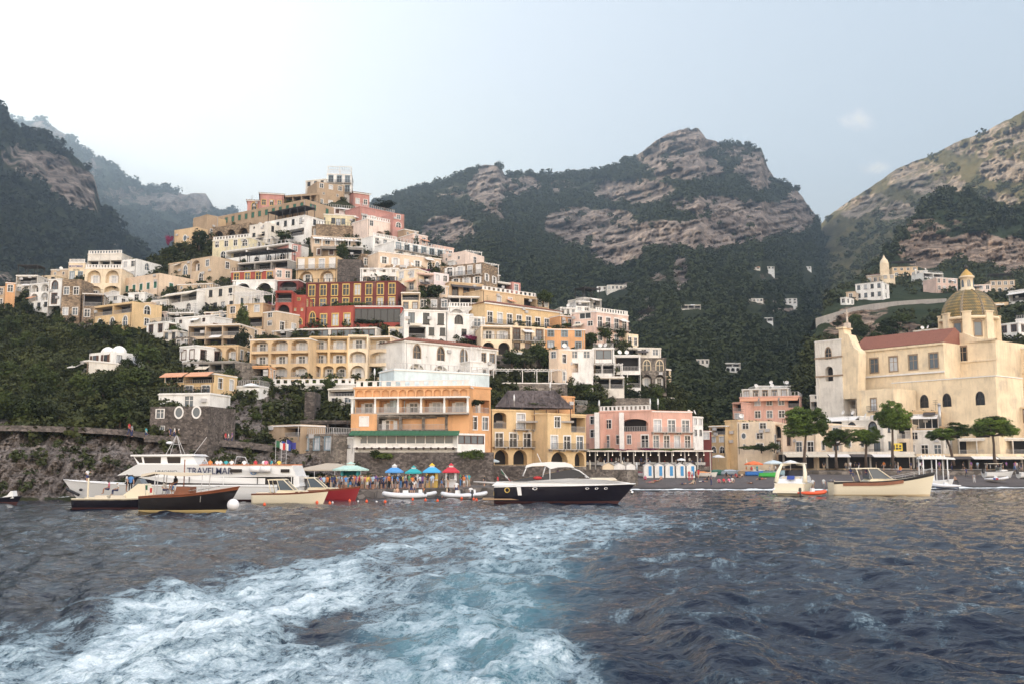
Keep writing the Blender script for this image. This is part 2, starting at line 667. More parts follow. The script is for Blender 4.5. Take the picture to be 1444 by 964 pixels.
# middle mountain and the dark wooded valley below it
relief('middle_mountain', [(380, 330, 1500), (480, 300, 1450), (545, 276, 1400), (600, 262, 1400), (650, 246, 1400), (672, 236, 1390), (690, 231, 1380), (706, 236, 1380), (712, 247, 1390),
                  (760, 246, 1400), (810, 243, 1400), (862, 238, 1400), (900, 219, 1390), (925, 197, 1380), (945, 186, 1370), (967, 180, 1360), (985, 184, 1360), (996, 197, 1370), (1012, 202, 1380), (1048, 205, 1400), (1073, 208, 1400), (1083, 236, 1400),
                  (1094, 254, 1400), (1122, 264, 1400), (1136, 285, 1400), (1150, 304, 1400), (1160, 334, 1380), (1190, 352, 1300), (1300, 420, 900)],
       [(380, 640, 260), (1300, 640, 260)], M_FAR, 620, 240, .035, 41,
       [(967, 200, 52, 24, .95), (930, 222, 40, 18, .8), (965, 238, 60, 20, .9), (1065, 240, 28, 30, .8), (1030, 215, 30, 10, .5), (690, 262, 32, 34, .9), (735, 262, 30, 14, .7), (640, 275, 30, 14, .5),
        (630, 325, 40, 25, .85), (700, 300, 25, 12, .5), (840, 262, 40, 12, .5), (890, 270, 60, 20, .85), (815, 320, 50, 28, .9), (870, 350, 40, 30, .95), (860, 310, 40, 16, .7), (930, 330, 55, 22, .95), (1000, 330, 60, 26, 1.), (1070, 310, 55, 30, 1.),
        (1000, 290, 60, 18, .8), (1125, 300, 30, 34, .9), (960, 388, 14, 30, .75), (925, 398, 30, 12, .6), (915, 440, 14, 22, .7), (905, 460, 12, 18, .5), (1085, 390, 18, 9, .4), (790, 262, 20, 10, .5), (880, 405, 30, 7, .5), (1060, 425, 40, 4, .6), (1100, 437, 30, 3, .6), (1020, 470, 40, 4, .4)],
       p=1.75, nsx=42, nsy=30, ledge=.042, jag=4)

# right mountain: its ridge runs away from us, so its upper flank faces the sun
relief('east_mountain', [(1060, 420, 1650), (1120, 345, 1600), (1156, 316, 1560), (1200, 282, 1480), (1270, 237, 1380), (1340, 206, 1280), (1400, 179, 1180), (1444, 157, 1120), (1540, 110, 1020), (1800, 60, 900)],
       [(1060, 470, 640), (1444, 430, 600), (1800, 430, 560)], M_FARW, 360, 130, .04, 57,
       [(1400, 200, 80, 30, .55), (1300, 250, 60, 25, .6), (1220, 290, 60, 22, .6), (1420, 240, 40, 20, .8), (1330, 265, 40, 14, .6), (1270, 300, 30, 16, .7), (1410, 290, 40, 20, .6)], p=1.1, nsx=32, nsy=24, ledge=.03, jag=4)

# crag above the eastern quarter and the slope under the road
relief('east_hill', [(1080, 640, 0), (1120, 560, 0), (1140, 500, 0), (1156, 450, 0), (1175, 415, 0), (1210, 392, 0), (1240, 368, 0), (1262, 340, 0), (1285, 306, 0), (1312, 280, 0), (1340, 270, 0), (1372, 275, 0), (1400, 290, 0), (1444, 296, 0), (1560, 280, 0), (1800, 260, 0)],
       [(1080, 668, 0), (1800, 668, 0)], M_MID, 420, 190, .022, 71,
       [(1310, 352, 45, 26, .95), (1380, 350, 60, 24, .95), (1430, 360, 40, 26, .95), (1300, 320, 30, 14, .6), (1345, 320, 25, 10, .5), (1200, 450, 38, 16, .8), (1260, 470, 50, 18, .7), (1235, 440, 25, 8, .6), (1180, 470, 20, 16, .6), (1500, 350, 60, 30, .9)],
       depthfn=eastY, nsx=30, nsy=20, ledge=.026, jag=2.5)

# the town's own hill
relief('town_hill', [(-400, 470, 0), (-60, 425, 0), (0, 425, 0), (60, 408, 0), (130, 392, 0), (200, 374, 0), (245, 348, 0), (300, 324, 0), (350, 312, 0), (420, 285, 0), (470, 276, 0), (520, 300, 0), (560, 330, 0), (620, 366, 0), (700, 408, 0),
                     (800, 452, 0), (880, 490, 0), (930, 528, 0), (965, 570, 0), (1010, 612, 0), (1060, 640, 0)],
       [(-400, 720, 0), (0, 712, 0), (200, 712, 0), (450, 712, 0), (520, 690, 0), (640, 682, 0), (700, 676, 0), (840, 668, 0), (1060, 662, 0)], M_NEAR, 640, 260, .010, 91,
       [(60, 655, 120, 50, 1.), (0, 640, 40, 60, 1.), (170, 640, 60, 40, 1.), (330, 595, 60, 34, .85), (300, 650, 100, 36, .9), (420, 640, 60, 30, .9), (480, 655, 50, 20, .9), (600, 662, 80, 16, .9), (390, 570, 40, 20, .6), (140, 570, 50, 24, .5), (110, 455, 20, 10, .8), (90, 480, 30, 14, .3),
        (60, 590, 50, 12, .5), (20, 600, 30, 20, .6)],
       depthfn=hillY, nsx=22, nsy=20, ledge=.017, jag=1.5, steep=1)


# ------------------------------------------------------------------ woodland that reads as one mass
def clump_template(n, seed, r=1., flat=.75, leaf=.42):
    g = np.random.RandomState(seed)
    c = g.normal(size=(n, 3)); c /= np.linalg.norm(c, axis=1)[:, None]
    c *= (g.rand(n, 1) ** .45) * r
    c[:, 2] = c[:, 2] * flat + flat * .6
    q = np.zeros((n, 4, 3))
    for i in range(n):
        nrm = c[i] / (np.linalg.norm(c[i]) + 1e-6) * .8 + g.normal(size=3) * .6 + np.array([0, 0, .3])
        nrm /= np.linalg.norm(nrm)
        a = np.cross(nrm, g.normal(size=3)); a /= np.linalg.norm(a); b = np.cross(nrm, a)
        l = leaf * (.7 + .6 * g.rand())
        q[i] = c[i] + np.array([a * l + b * l * .35, b * l, -a * l + b * l * .15, -b * l * .9])
    return q


def road_y(x):
    return np.interp(x, [1150, 1180, 1205, 1231, 1265, 1300, 1335, 1350], [449, 440, 433, 428.5, 425, 422.5, 421, 421])


def off_road(x, y):
    return ~((x < 1340) & (y > road_y(x) - 5) & (y < road_y(x) + 26))


TEMPL = [clump_template(54, 100 + i, leaf=.25) for i in range(6)]


CLEAR = [(1023, 1044, 517), (982, 1000, 510), (1104, 1124, 425), (1056, 1076, 424), (962, 988, 433), (1074, 1090, 451), (1073, 1092, 378), (1134, 1144, 378), (856, 884, 406), (842, 856, 407), (1060, 1072, 379)]


def clear_of(x, y):
    ok = np.ones(x.shape, bool)
    for a, c, q in CLEAR:
        ok &= ~((x > a - 5) & (x < c + 5) & (y > q - 8) & (y < q + 24))
    return ok


def scatter(name, rel, count, size, seed, mat, rockmax=.35, cond=None, top_boost=0):
    V, rk, PX, PY, Y = RELIEF[rel]
    g = np.random.RandomState(seed)
    nv, nu = rk.shape
    i = g.randint(1, nv, count); j = g.randint(0, nu, count)
    if top_boost:
        i[:top_boost] = nv - 1 - g.randint(0, 3, top_boost)
    ok = rk[i, j] + .25 * g.normal(size=count) < rockmax
    ok &= (PX[i, j] > -120) & (PX[i, j] < 1560)
    if cond is not None:
        ok &= cond(PX[i, j], PY[i, j])
    i = i[ok]; j = j[ok]
    pos = V[i, j] + g.normal(size=(len(i), 3)) * np.array([1., 1., 0.3])
    sc_ = size * (.55 + .9 * g.rand(len(i)) ** 1.5) * np.clip(np.sqrt(Y[i, j] / 1000.), .45, 1.15)
    ang = g.rand(len(i)) * 2 * PI
    vs_ = []
    t = g.randint(0, len(TEMPL), len(i))
    for k in range(len(TEMPL)):
        s_ = t == k
        q = TEMPL[k].reshape(1, -1, 3)
        ca = np.cos(ang[s_])[:, None]; sa = np.sin(ang[s_])[:, None]
        x = q[..., 0] * ca - q[..., 1] * sa; y = q[..., 0] * sa + q[..., 1] * ca; z = q[..., 2] + 0 * ca
        r = np.stack([x, y, z], -1) * sc_[s_][:, None, None] + pos[s_][:, None, :]
        vs_.append(r.reshape(-1, 3))
    vv = np.concatenate(vs_)
    return struct(name, npmesh(name, vv, np.arange(len(vv)).reshape(-1, 4), [mat], False), 'stuff')


L_FAR = leafmat('far', (.022, .028, .008), .65)
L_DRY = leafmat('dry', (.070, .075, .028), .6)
L_MID = leafmat('mid', (.025, .031, .009), .65)
scatter('woodland', 'middle_mountain', 34000, 3.9, 1, L_FAR, .40, lambda x, y: (x > 500) & clear_of(x, y), 160)
scatter('woodland', 'west_mountain', 10000, 8.0, 2, L_FAR, .4, lambda x, y: x > -80, 150)
scatter('woodland', 'far_mountain', 3000, 10., 3, L_FAR, .4, None, 200)
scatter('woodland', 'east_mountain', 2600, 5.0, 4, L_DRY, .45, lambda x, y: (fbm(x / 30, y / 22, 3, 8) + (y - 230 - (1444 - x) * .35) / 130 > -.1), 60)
scatter('woodland', 'east_hill', 6000, 4.4, 5, L_MID, .38, lambda x, y: (y < 470) & ~((y > 374) & (y < 428) & (x > 1182)) & ~((y > 410) & (x < 1345) & (fbm(x / 14, y / 9, 2, 6) < .12)) & off_road(x, y), 90)
# ------------------------------------------------------------------ water with the wake of our own boat
def wave_h(x, y, dist):
    g = np.random.RandomState(5)
    h = np.zeros_like(x)
    wx = x + .9 * fbm(x / 7., y / 7., 3, 300); wy = y + .9 * fbm(x / 7., y / 7., 3, 301)
    for i in range(60):
        lam = .3 * (12 / .3) ** (g.rand())
        th = math.radians(70) + g.normal() * .85
        k = 2 * PI / lam
        a = lam * .0095 * (1.2 if lam < 1.6 else (.8 if lam < 4 else .38))
        ph = g.rand() * 6.28
        s = np.sin(k * (wx * math.cos(th) + wy * math.sin(th)) + ph)
        s = 1 - 2 * np.sqrt(.5 - .5 * s + 1e-6) if i % 2 else s
        fade = 1. if lam > 2 else np.clip(lam * 46 / np.maximum(dist, 1), .25, 1)
        h += a * s * fade
    return h


def poly_d(px, py, pts):
    """distance in the table of a polyline (x, y, halfwidth, strength): density"""
    d = np.zeros_like(px)
    for (a, b) in zip(pts[:-1], pts[1:]):
        ax, ay, aw, as_ = a; bx, by, bw, bs = b
        dx, dy = bx - ax, (by - ay) * 1.0
        t = np.clip(((px - ax) * dx + (py - ay) * dy) / (dx * dx + dy * dy), 0, 1)
        w_ = aw + (bw - aw) * t
        q = np.sqrt((px - ax - t * dx) ** 2 + ((py - ay - t * dy) * 1.9) ** 2) / w_
        d = np.maximum(d, (as_ + (bs - as_) * t) * (1 - sstep(.25, 1.15, q)))
    return d


def make_water():
    rows = np.concatenate([np.arange(1010, 760, -.55), np.arange(760, 700, -.4), np.arange(700, 668, -.35)])
    px = np.arange(-330, 1780, 2.1)
    PX, PY = np.meshgrid(px, rows)
    te = tan_el(PY[:, :1])
    Y = -CAMZ / te
    V = PA(PX, PY, np.repeat(Y, PX.shape[1], 1))
    x, y = V[..., 0], V[..., 1]
    wob = 20 * fbm(PX / 60., PY / 20., 5, 77, .6)
    wob2 = 7 * fbm(PX / 60., PY / 20., 4, 78)
    qx, qy = PX + wob * 1.6, PY + wob2
    D = np.zeros_like(PX)
    # the wake, far end first
    D = np.maximum(D, poly_d(qx, qy, [(935, 733, 22, .55), (840, 741, 60, .66), (720, 762, 95, .72), (600, 790, 120, .76), (450, 826, 130, .80), (300, 880, 190, .84), (120, 950, 260, .86), (-120, 1040, 320, .8)]))
    D = np.maximum(D, poly_d(qx, qy, [(900, 745, 34, .46), (820, 765, 56, .52), (740, 800, 76, .54), (700, 850, 100, .58), (680, 910, 120, .68), (660, 990, 150, .80)]))
    D = np.maximum(D, poly_d(qx, qy, [(430, 745, 60, .34), (560, 738, 80, .5), (700, 740, 90, .5)]))
    D = np.maximum(D, poly_d(qx, qy, [(790, 990, 110, .74), (770, 920, 90, .66), (760, 860, 60, .5)]))
    D = np.maximum(D, poly_d(qx, qy, [(300, 960, 200, .74), (480, 930, 170, .70), (640, 860, 130, .66)]))
    # gaps of clear dark water inside it
    D -= poly_d(qx, qy, [(560, 905, 40, .26), (440, 880, 46, .26), (470, 860, 30, .2)])
    D -= poly_d(qx, qy, [(560, 800, 50, .25), (650, 775, 46, .22)])
    D -= poly_d(qx, qy, [(770, 850, 30, .15), (690, 930, 40, .22)])
    D -= poly_d(qx, qy, [(0, 990, 60, .1), (130, 880, 60, .3)])
    # lace left on the side waves
    D = np.maximum(D, poly_d(qx, qy, [(850, 720, 40, .40), (1010, 735, 60, .40), (1120, 737, 40, .3)]))
    D = np.maximum(D, poly_d(qx, qy, [(930, 800, 60, .40), (1050, 795, 60, .32), (1160, 760, 40, .26)]))
    D = np.maximum(D, poly_d(qx, qy, [(860, 860, 60, .37), (960, 840, 90, .31), (1240, 800, 120, .29), (1440, 810, 90, .30)]))
    D = np.maximum(D, poly_d(qx, qy, [(1000, 900, 120, .28), (1200, 850, 120, .30), (1350, 860, 100, .30)]))
    D = np.maximum(D, poly_d(qx, qy, [(1050, 985, 120, .30), (1300, 900, 120, .29), (1440, 940, 100, .29)]))
    D = np.maximum(D, poly_d(qx, qy, [(0, 760, 120, .33), (180, 750, 120, .36), (380, 740, 100, .36)]))
    D = np.maximum(D, poly_d(qx, qy, [(150, 838, 40, .42), (215, 832, 40, .42)]))
    T = poly_d(qx, qy, [(880, 745, 60, .3), (760, 790, 130, .6), (690, 850, 170, .9), (650, 900, 200, 1.), (660, 985, 220, 1.)])
    T = np.maximum(T, .55 * sstep(.45, .8, D))
    dist = y
    h = wave_h(x, y, dist)
    calm = sstep(.45, .8, D)
    # churned water: rolled lumps in the foam
    lump = ridged(x / 1.9, y / 2.6, 5, 401, .55)
    lump2 = fbm(x / .55, y / .7, 4, 402, .6)
    h = h * (1 - .55 * calm) + calm * (.20 * (lump - .1) + .10 * lump2) * np.clip(60 / np.maximum(y, 1), .15, 1)
    # side waves thrown out by the hull
    for (pts, amp) in (([(140, 850, 60, 1), (230, 828, 60, 1)], .30), ([(300, 905, 80, 1), (200, 960, 80, 1)], .22), ([(880, 800, 60, 1), (1010, 790, 60, 1)], .26), ([(980, 870, 90, 1), (1080, 960, 90, 1)], .24), ([(640, 880, 60, 1), (720, 880, 60, 1)], .2), ([(740, 930, 70, 1), (700, 985, 70, 1)], .3), ([(1100, 800, 160, 1), (1400, 860, 160, 1)], .2)):
        h += amp * poly_d(qx, qy, pts)
    sh = sstep(150, 168, y) * sstep(800, 1000, PX)
    h *= 1 - .75 * sh
    # ripple lapping the beach
    V[..., 2] = h - .02
    me = npmesh('water', V.reshape(-1, 3), gridquads(*PX.shape), [], True, {'foam': np.clip(D, 0, 1), 'teal': np.clip(T, 0, 1)})
    m, nt, b = newmat('sea_water')
    af = nt.nodes.new('ShaderNodeAttribute'); af.attribute_name = 'foam'
    ate = nt.nodes.new('ShaderNodeAttribute'); ate.attribute_name = 'teal'
    g2 = nt.nodes.new('ShaderNodeNewGeometry')
    mp = nt.nodes.new('ShaderNodeMapping'); mp.vector_type = 'TEXTURE'
    mp.inputs['Rotation'].default_value = (0, 0, math.radians(-17)); mp.inputs['Scale'].default_value = (1, 1.9, 3)
    nt.links.new(g2.outputs['Position'], mp.inputs['Vector'])
    pv_ = mp.outputs[0]
    n_big = noise(nt, pv_, .8, 6, .62, .5)
    n_med = noise(nt, pv_, 3.2, 9, .74, .35)
    n_fin = noise(nt, posvec(nt), 14., 6, .75, .6)
    lace = mth(nt, 'SUBTRACT', 1., mth(nt, 'ABSOLUTE', mth(nt, 'MULTIPLY', mth(nt, 'SUBTRACT', n_med, .5), 5.)), True)
    pat = mth(nt, 'ADD', mth(nt, 'ADD', mth(nt, 'MULTIPLY', n_big, .62), mth(nt, 'MULTIPLY', lace, .09)), mth(nt, 'ADD', mth(nt, 'MULTIPLY', n_fin, .30), mth(nt, 'MULTIPLY', n_med, .60)))
    fo = mth(nt, 'SUBTRACT', mth(nt, 'ADD', af.outputs['Fac'], mth(nt, 'MULTIPLY', mth(nt, 'SUBTRACT', pat, .80), 2.2)), .455)
    rf = ramp(nt, [(0., 0.), (.12, .2), (.30, .6), (.55, 1.)])
    nt.links.new(fo, rf.inputs[0])
    foamf = rf.outputs[0]
    rt = ramp(nt, [(0, (.005, .009, .022)), (.5, (.020, .052, .080)), (1, (.065, .165, .21))])
    nt.links.new(mth(nt, 'ADD', ate.outputs['Fac'], mth(nt, 'MULTIPLY', mth(nt, 'SUBTRACT', n_big, .5), .9), True), rt.inputs[0])
    cfo = ramp(nt, [(.3, (.17, .28, .36)), (.62, (.42, .54, .61)), (1., (.74, .80, .83))])
    nt.links.new(mth(nt, 'ADD', mth(nt, 'MULTIPLY', fo, .8), mth(nt, 'MULTIPLY', n_fin, .7)), cfo.inputs[0])
    nt.links.new(mixc(nt, rt.outputs[0], cfo.outputs[0], foamf), b.inputs['Base Color'])
    b.inputs['IOR'].default_value = 1.33
    b.inputs['Specular IOR Level'].default_value = .36
    rr = ramp(nt, [(0, .035), (1, .85)])
    nt.links.new(foamf, rr.inputs[0]); nt.links.new(rr.outputs[0], b.inputs['Roughness'])
    rp = mth(nt, 'ADD', noise(nt, posvec(nt, 1, 1.2, .3), 3.2, 5, .55, .8), mth(nt, 'MULTIPLY', noise(nt, posvec(nt, 1, 1, .3), .7, 3, .5, 1.), 1.2))
    hh = mth(nt, 'ADD', rp, mth(nt, 'MULTIPLY', mth(nt, 'ADD', fo, mth(nt, 'MULTIPLY', n_fin, .5)), foamf))
    bump(nt, b, hh, .5, .12)
    me.materials.append(m)
    struct('water', me)


make_water()

# ------------------------------------------------------------------ beach, quay and promenade
M_SAND, nt, b = newmat('dark_sand')
n1 = noise(nt, posvec(nt), .5, 6, .7)
r1 = ramp(nt, [(.3, (.060, .050, .050)), (.7, (.105, .088, .085))]); nt.links.new(n1, r1.inputs[0])
sx_ = nt.nodes.new('ShaderNodeSeparateXYZ'); g_ = nt.nodes.new('ShaderNodeNewGeometry'); nt.links.new(g_.outputs['Position'], sx_.inputs[0])
wet = ramp(nt, [(.0, .42), (.35, .5), (.55, 1.)]); nt.links.new(mth(nt, 'ADD', sx_.outputs['Z'], mth(nt, 'MULTIPLY', n1, .15)), wet.inputs[0])
nt.links.new(mixc(nt, r1.outputs[0], wet.outputs[0], 1., 'MULTIPLY'), b.inputs['Base Color'])
b.inputs['Roughness'].default_value = .9
bump(nt, b, noise(nt, posvec(nt), 3., 5), .5, .1)

M_CONC = stone((.17, .15, .14), 'quay', .9)
M_PAVE = plain('paving', (.22, .20, .18), .9, var=.25)


def shoreY(px):
    return np.interp(px, [640, 760, 880, 1000, 1120, 1280, 1444, 1800], [150, 154, 158, 158, 154, 166, 172, 180])


def beachz(px, Y):
    t = np.clip((Y - shoreY(px)), -20, 60)
    return np.where(t < 0, t * .09, 2.35 * (1 - np.exp(-t / 13.)))


def make_beach():
    px = np.linspace(640, 1800, 240); t = np.concatenate([np.linspace(-8, 0, 8), np.linspace(.5, 62, 60)])
    PX, T_ = np.meshgrid(px, t)
    Y = shoreY(PX) + T_
    X = (PX - CX) / F * Y
    Z = beachz(PX, Y) + .05 * fbm(X / 2., Y / 2., 3, 9) * sstep(0, 3, T_)
    struct('beach', npmesh('beach', np.stack([X, Y, Z], -1).reshape(-1, 3), gridquads(*PX.shape), [M_SAND], True))
    # surf along the shore
    px = np.linspace(800, 1800, 700); t = np.linspace(-1.6, .9, 7)
    PX, T_ = np.meshgrid(px, t)
    wv = 1.1 * fbm(PX / 26., PX * 0, 4, 21)
    Y = shoreY(PX) + T_ * (.7 + .5 * fbm(PX / 9., PX * 0 + 4, 3, 22)) + wv - .2
    X = (PX - CX) / F * Y
    Z = np.maximum(beachz(PX, Y), 0) + .05 + .10 * (1 - (T_ / 1.5) ** 2) * (.4 + .8 * np.abs(fbm(PX / 5., T_, 3, 23)))
    struct('surf_foam', npmesh('surf_foam', np.stack([X, Y, Z], -1).reshape(-1, 3), gridquads(*PX.shape), [plain('surf', (.72, .76, .78), .8, var=.15)], True))


make_beach()


def bx(px, Y):
    return (px - CX) / F * Y


def on_beach(px, py):
    """point of the beach sheet under a pixel"""
    lo, hi = 150., (176.5 if px < 1010 else 184.)
    for _ in range(40):
        mid = (lo + hi) / 2
        z = CAMZ + mid * tan_el(py)
        if z < float(beachz(px, mid)):
            hi = mid
        else:
            lo = mid
    Y = (lo + hi) / 2
    p = P(px, py, Y)
    p.z = float(beachz(px, Y))
    return p


QUAY = [(420, 117.), (470, 119.), (530, 121.5), (600, 127.), (690, 134.), (780, 144.), (880, 158.)]
qm = MB()
fr = [(bx(a, Y), Y) for a, Y in QUAY]
bk = [(bx(a, Y + 45) , Y + 45) for a, Y in QUAY]
for i in range(len(QUAY) - 1):
    a, c_ = fr[i], fr[i + 1]
    A, C_ = bk[i], bk[i + 1]
    qm.face([(a[0], a[1], .95), (c_[0], c_[1], .95), (C_[0], C_[1], 1.1), (A[0], A[1], 1.1)])
    qm.face([(a[0], a[1], -2), (c_[0], c_[1], -2), (c_[0], c_[1], .95), (a[0], a[1], .95)])
    qm.box(0, 0, 0, 0, 0, 0) if False else None
qm.face([(fr[0][0], fr[0][1], -2), (bk[0][0], bk[0][1], -2), (bk[0][0], bk[0][1], 1.1), (fr[0][0], fr[0][1], .95)])
o = qm.build('quay', M_CONC); o['kind'] = 'structure'


def quayY(px):
    return float(np.interp(px, [q[0] for q in QUAY], [q[1] for q in QUAY]))


pm = MB()
# raised promenade behind the beach on the right
pr = [(985, 190.), (1100, 188.), (1200, 188.), (1300, 190.), (1444, 196.), (1800, 204.)]
for (a, Ya), (c_, Yc) in zip(pr[:-1], pr[1:]):
    z0 = 2.75
    pm.face([(bx(a, Ya), Ya, z0), (bx(c_, Yc), Yc, z0), (bx(c_, Yc + 40), Yc + 40, z0 + .4), (bx(a, Ya + 40), Ya + 40, z0 + .4)])
    pm.face([(bx(a, Ya), Ya, -1), (bx(c_, Yc), Yc, -1), (bx(c_, Yc), Yc, z0), (bx(a, Ya), Ya, z0)])
o = pm.build('promenade', stone((.20, .175, .155), 'promenade', 1.2)); o['kind'] = 'structure'
# ------------------------------------------------------------------ foliage kit
L_TREE = leafmat('tree', (.036, .050, .014), .65)
L_OLIVE = leafmat('olive', (.055, .066, .030), .55)
L_PINE = leafmat('pine', (.078, .120, .022), .6)
L_VINE = leafmat('vine', (.06, .085, .02), .6)
L_BOUG = leafmat('bougainvillea', (.16, .03, .09), .6)
BARK = plain('bark', (.085, .06, .045), .95, var=.3)


def crown_mesh(name, seed, nclump=34, per=46, flat=.8, leaf=.085, mat=L_TREE, spread=.72, cl=.34, hollow=.35, needle=False):
    g = np.random.RandomState(seed)
    C = g.normal(size=(nclump, 3)); C /= np.linalg.norm(C, axis=1)[:, None]
    C *= (hollow + (1 - hollow) * g.rand(nclump, 1) ** .6) * spread
    C[:, 2] *= flat
    C[:, 2] += .12 * g.normal(size=nclump)
    out = []
    for i in range(nclump):
        r = cl * (.6 + .7 * g.rand())
        p = g.normal(size=(per, 3)); p /= np.linalg.norm(p, axis=1)[:, None]
        p *= (g.rand(per, 1) ** .4) * r
        p[:, 2] *= .7
        nrm = p / r + g.normal(size=(per, 3)) * .6 + np.array([0, 0, .4])
        nrm /= np.linalg.norm(nrm, axis=1)[:, None]
        a = np.cross(nrm, g.normal(size=(per, 3))); a /= np.linalg.norm(a, axis=1)[:, None]
        b = np.cross(nrm, a)
        l = (leaf * (.6 + .8 * g.rand(per)))[:, None]
        ctr = p + C[i]
        w_ = .32 if needle else .62
        out.append(np.stack([ctr + a * l, ctr + b * l * w_, ctr - a * l, ctr - b * l * w_], 1))
    q = np.concatenate(out).reshape(-1, 3)
    return npmesh(name, q, np.arange(len(q)).reshape(-1, 4), [mat], False)


def trunk_mesh(name, seed, h=1., r=.06, limbs=5, spread=.5, bend=.1):
    rr = random.Random(seed)
    m = MB()
    p = Vector((0, 0, -.3)); pts = [p.copy()]
    for i in range(1, 5):
        pts.append(Vector((rr.uniform(-bend, bend) * i / 4, rr.uniform(-bend, bend) * i / 4, h * i / 4)))
    m.tube(pts, [r * 1.4, r, r * .85, r * .7, r * .5], 7)
    for i in range(limbs):
        t = i * 2 * PI / limbs + rr.uniform(-.4, .4)
        s = pts[2].lerp(pts[4], rr.random())
        e = s + Vector((math.cos(t) * spread, math.sin(t) * spread, rr.uniform(.15, .4)))
        m.tube([s, s.lerp(e, .5) + Vector((0, 0, .04)), e], [r * .5, r * .35, r * .15], 5)
    return m.mesh(name, [BARK])


CROWNS = {
    'bushy': [crown_mesh('crown', 10 + i, 30, 44, .85) for i in range(4)],
    'olive': [crown_mesh('crown', 30 + i, 24, 40, .9, mat=L_OLIVE) for i in range(2)],
    'round': [crown_mesh('crown', 40, 40, 44, .6, leaf=.07)],
    'shrub': [crown_mesh('shrub', 50 + i, 16, 34, .6, leaf=.11) for i in range(3)],
    'vine': [crown_mesh('vine', 60 + i, 22, 30, .5, leaf=.10, mat=L_VINE) for i in range(2)],
    'boug': [crown_mesh('vine', 70, 22, 30, .6, leaf=.10, mat=L_BOUG)],
}
PLANTS = CROWNS['shrub'][:1]


# ------------------------------------------------------------------ building kit
COLS = {
    'white': (.80, .79, .77), 'offwhite': (.72, .68, .62), 'cream': (.78, .65, .48), 'pale': (.76, .63, .48), 'tan': (.56, .44, .32),
    'ochre': (.62, .46, .29), 'yellow': (.68, .50, .29), 'lemon': (.70, .63, .44), 'orange': (.66, .37, .19), 'peach': (.72, .57, .44),
    'pink': (.70, .52, .45), 'salmon': (.70, .42, .34), 'red': (.36, .085, .065), 'darkred': (.17, .05, .045), 'rose': (.50, .26, .23),
    'lilac': (.72, .64, .65), 'brown': (.40, .30, .21), 'grey': (.33, .31, .29), 'church': (.80, .66, .47), 'palepink': (.76, .63, .56), 'sky': (.60, .70, .74),
}
TRIM = plain('white_trim', (.72, .70, .68), .7, var=.12)
TRIMS = {'w': TRIM, 'y': plain('yellow_trim', (.60, .42, .14), .8), 'b': plain('brown_wood', (.10, .045, .03), .7), 'g': plain('green_wood', (.03, .13, .09), .7), 't': plain('stone_trim', (.30, .22, .15), .9, var=.2),
         'u': plain('blue_grey_wood', (.22, .30, .36), .7), 'd': plain('dark_wood', (.03, .025, .025), .7), 'c': plain('cream_trim', (.62, .52, .38), .9)}
GLASS, nt, b = newmat('window_glass')
b.inputs['Base Color'].default_value = (.012, .014, .018, 1)
b.inputs['Roughness'].default_value = .12
CURT = plain('white_curtain', (.50, .52, .55), .8, var=.15)
GLASSB, nt, b = newmat('pale_window_glass')
b.inputs['Base Color'].default_value = (.10, .125, .15, 1)
b.inputs['Roughness'].default_value = .1
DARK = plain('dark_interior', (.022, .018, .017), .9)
IRON = plain('dark_iron', (.035, .033, .035), .6)
RAILW = plain('pale_railing', (.45, .44, .44), .6)
TERR = plain('terrace_floor', (.38, .35, .32), .9, var=.2)
TILE, nt, b = newmat('terracotta_tiles')
b.inputs['Roughness'].default_value = .9
r_ = ramp(nt, [(.25, (.16, .065, .045)), (.55, (.27, .11, .075)), (.8, (.36, .19, .13))])
nt.links.new(noise(nt, posvec(nt, 3., 3., 3.), 1., 5, .75), r_.inputs[0]); nt.links.new(r_.outputs[0], b.inputs['Base Color'])
AWN = {'c': plain('cream_awning', (.60, .54, .44), .8), 'w': plain('white_awning', (.70, .68, .66), .8), 'o': plain('orange_awning', (.60, .30, .18), .8), 'd': plain('dark_awning', (.06, .05, .05), .8), 'g': plain('green_awning', (.03, .12, .06), .8)}
STONE_B = stone((.32, .24, .17), 'brown', 2.2)
STONE_G = stone((.23, .20, .175), 'grey', 2.2)
STONE_D = stone((.14, .12, .11), 'dark', 2.4)


def wallmat(c):
    if c == 'stone_b': return STONE_B
    if c == 'stone_g': return STONE_G
    if c == 'stone_d': return STONE_D
    return plaster(COLS[c], c)


UNIT = {}


def arch_pts(n=10, full=True):
    """unit arch outline from (0,0) up and over to (1,0); spring at .5"""
    pts = [(0., 0.)]
    for i in range(n + 1):
        t = PI - PI * i / n
        pts.append((.5 + .5 * math.cos(t), .5 + .5 * math.sin(t)))
    pts.append((1., 0.))
    return pts


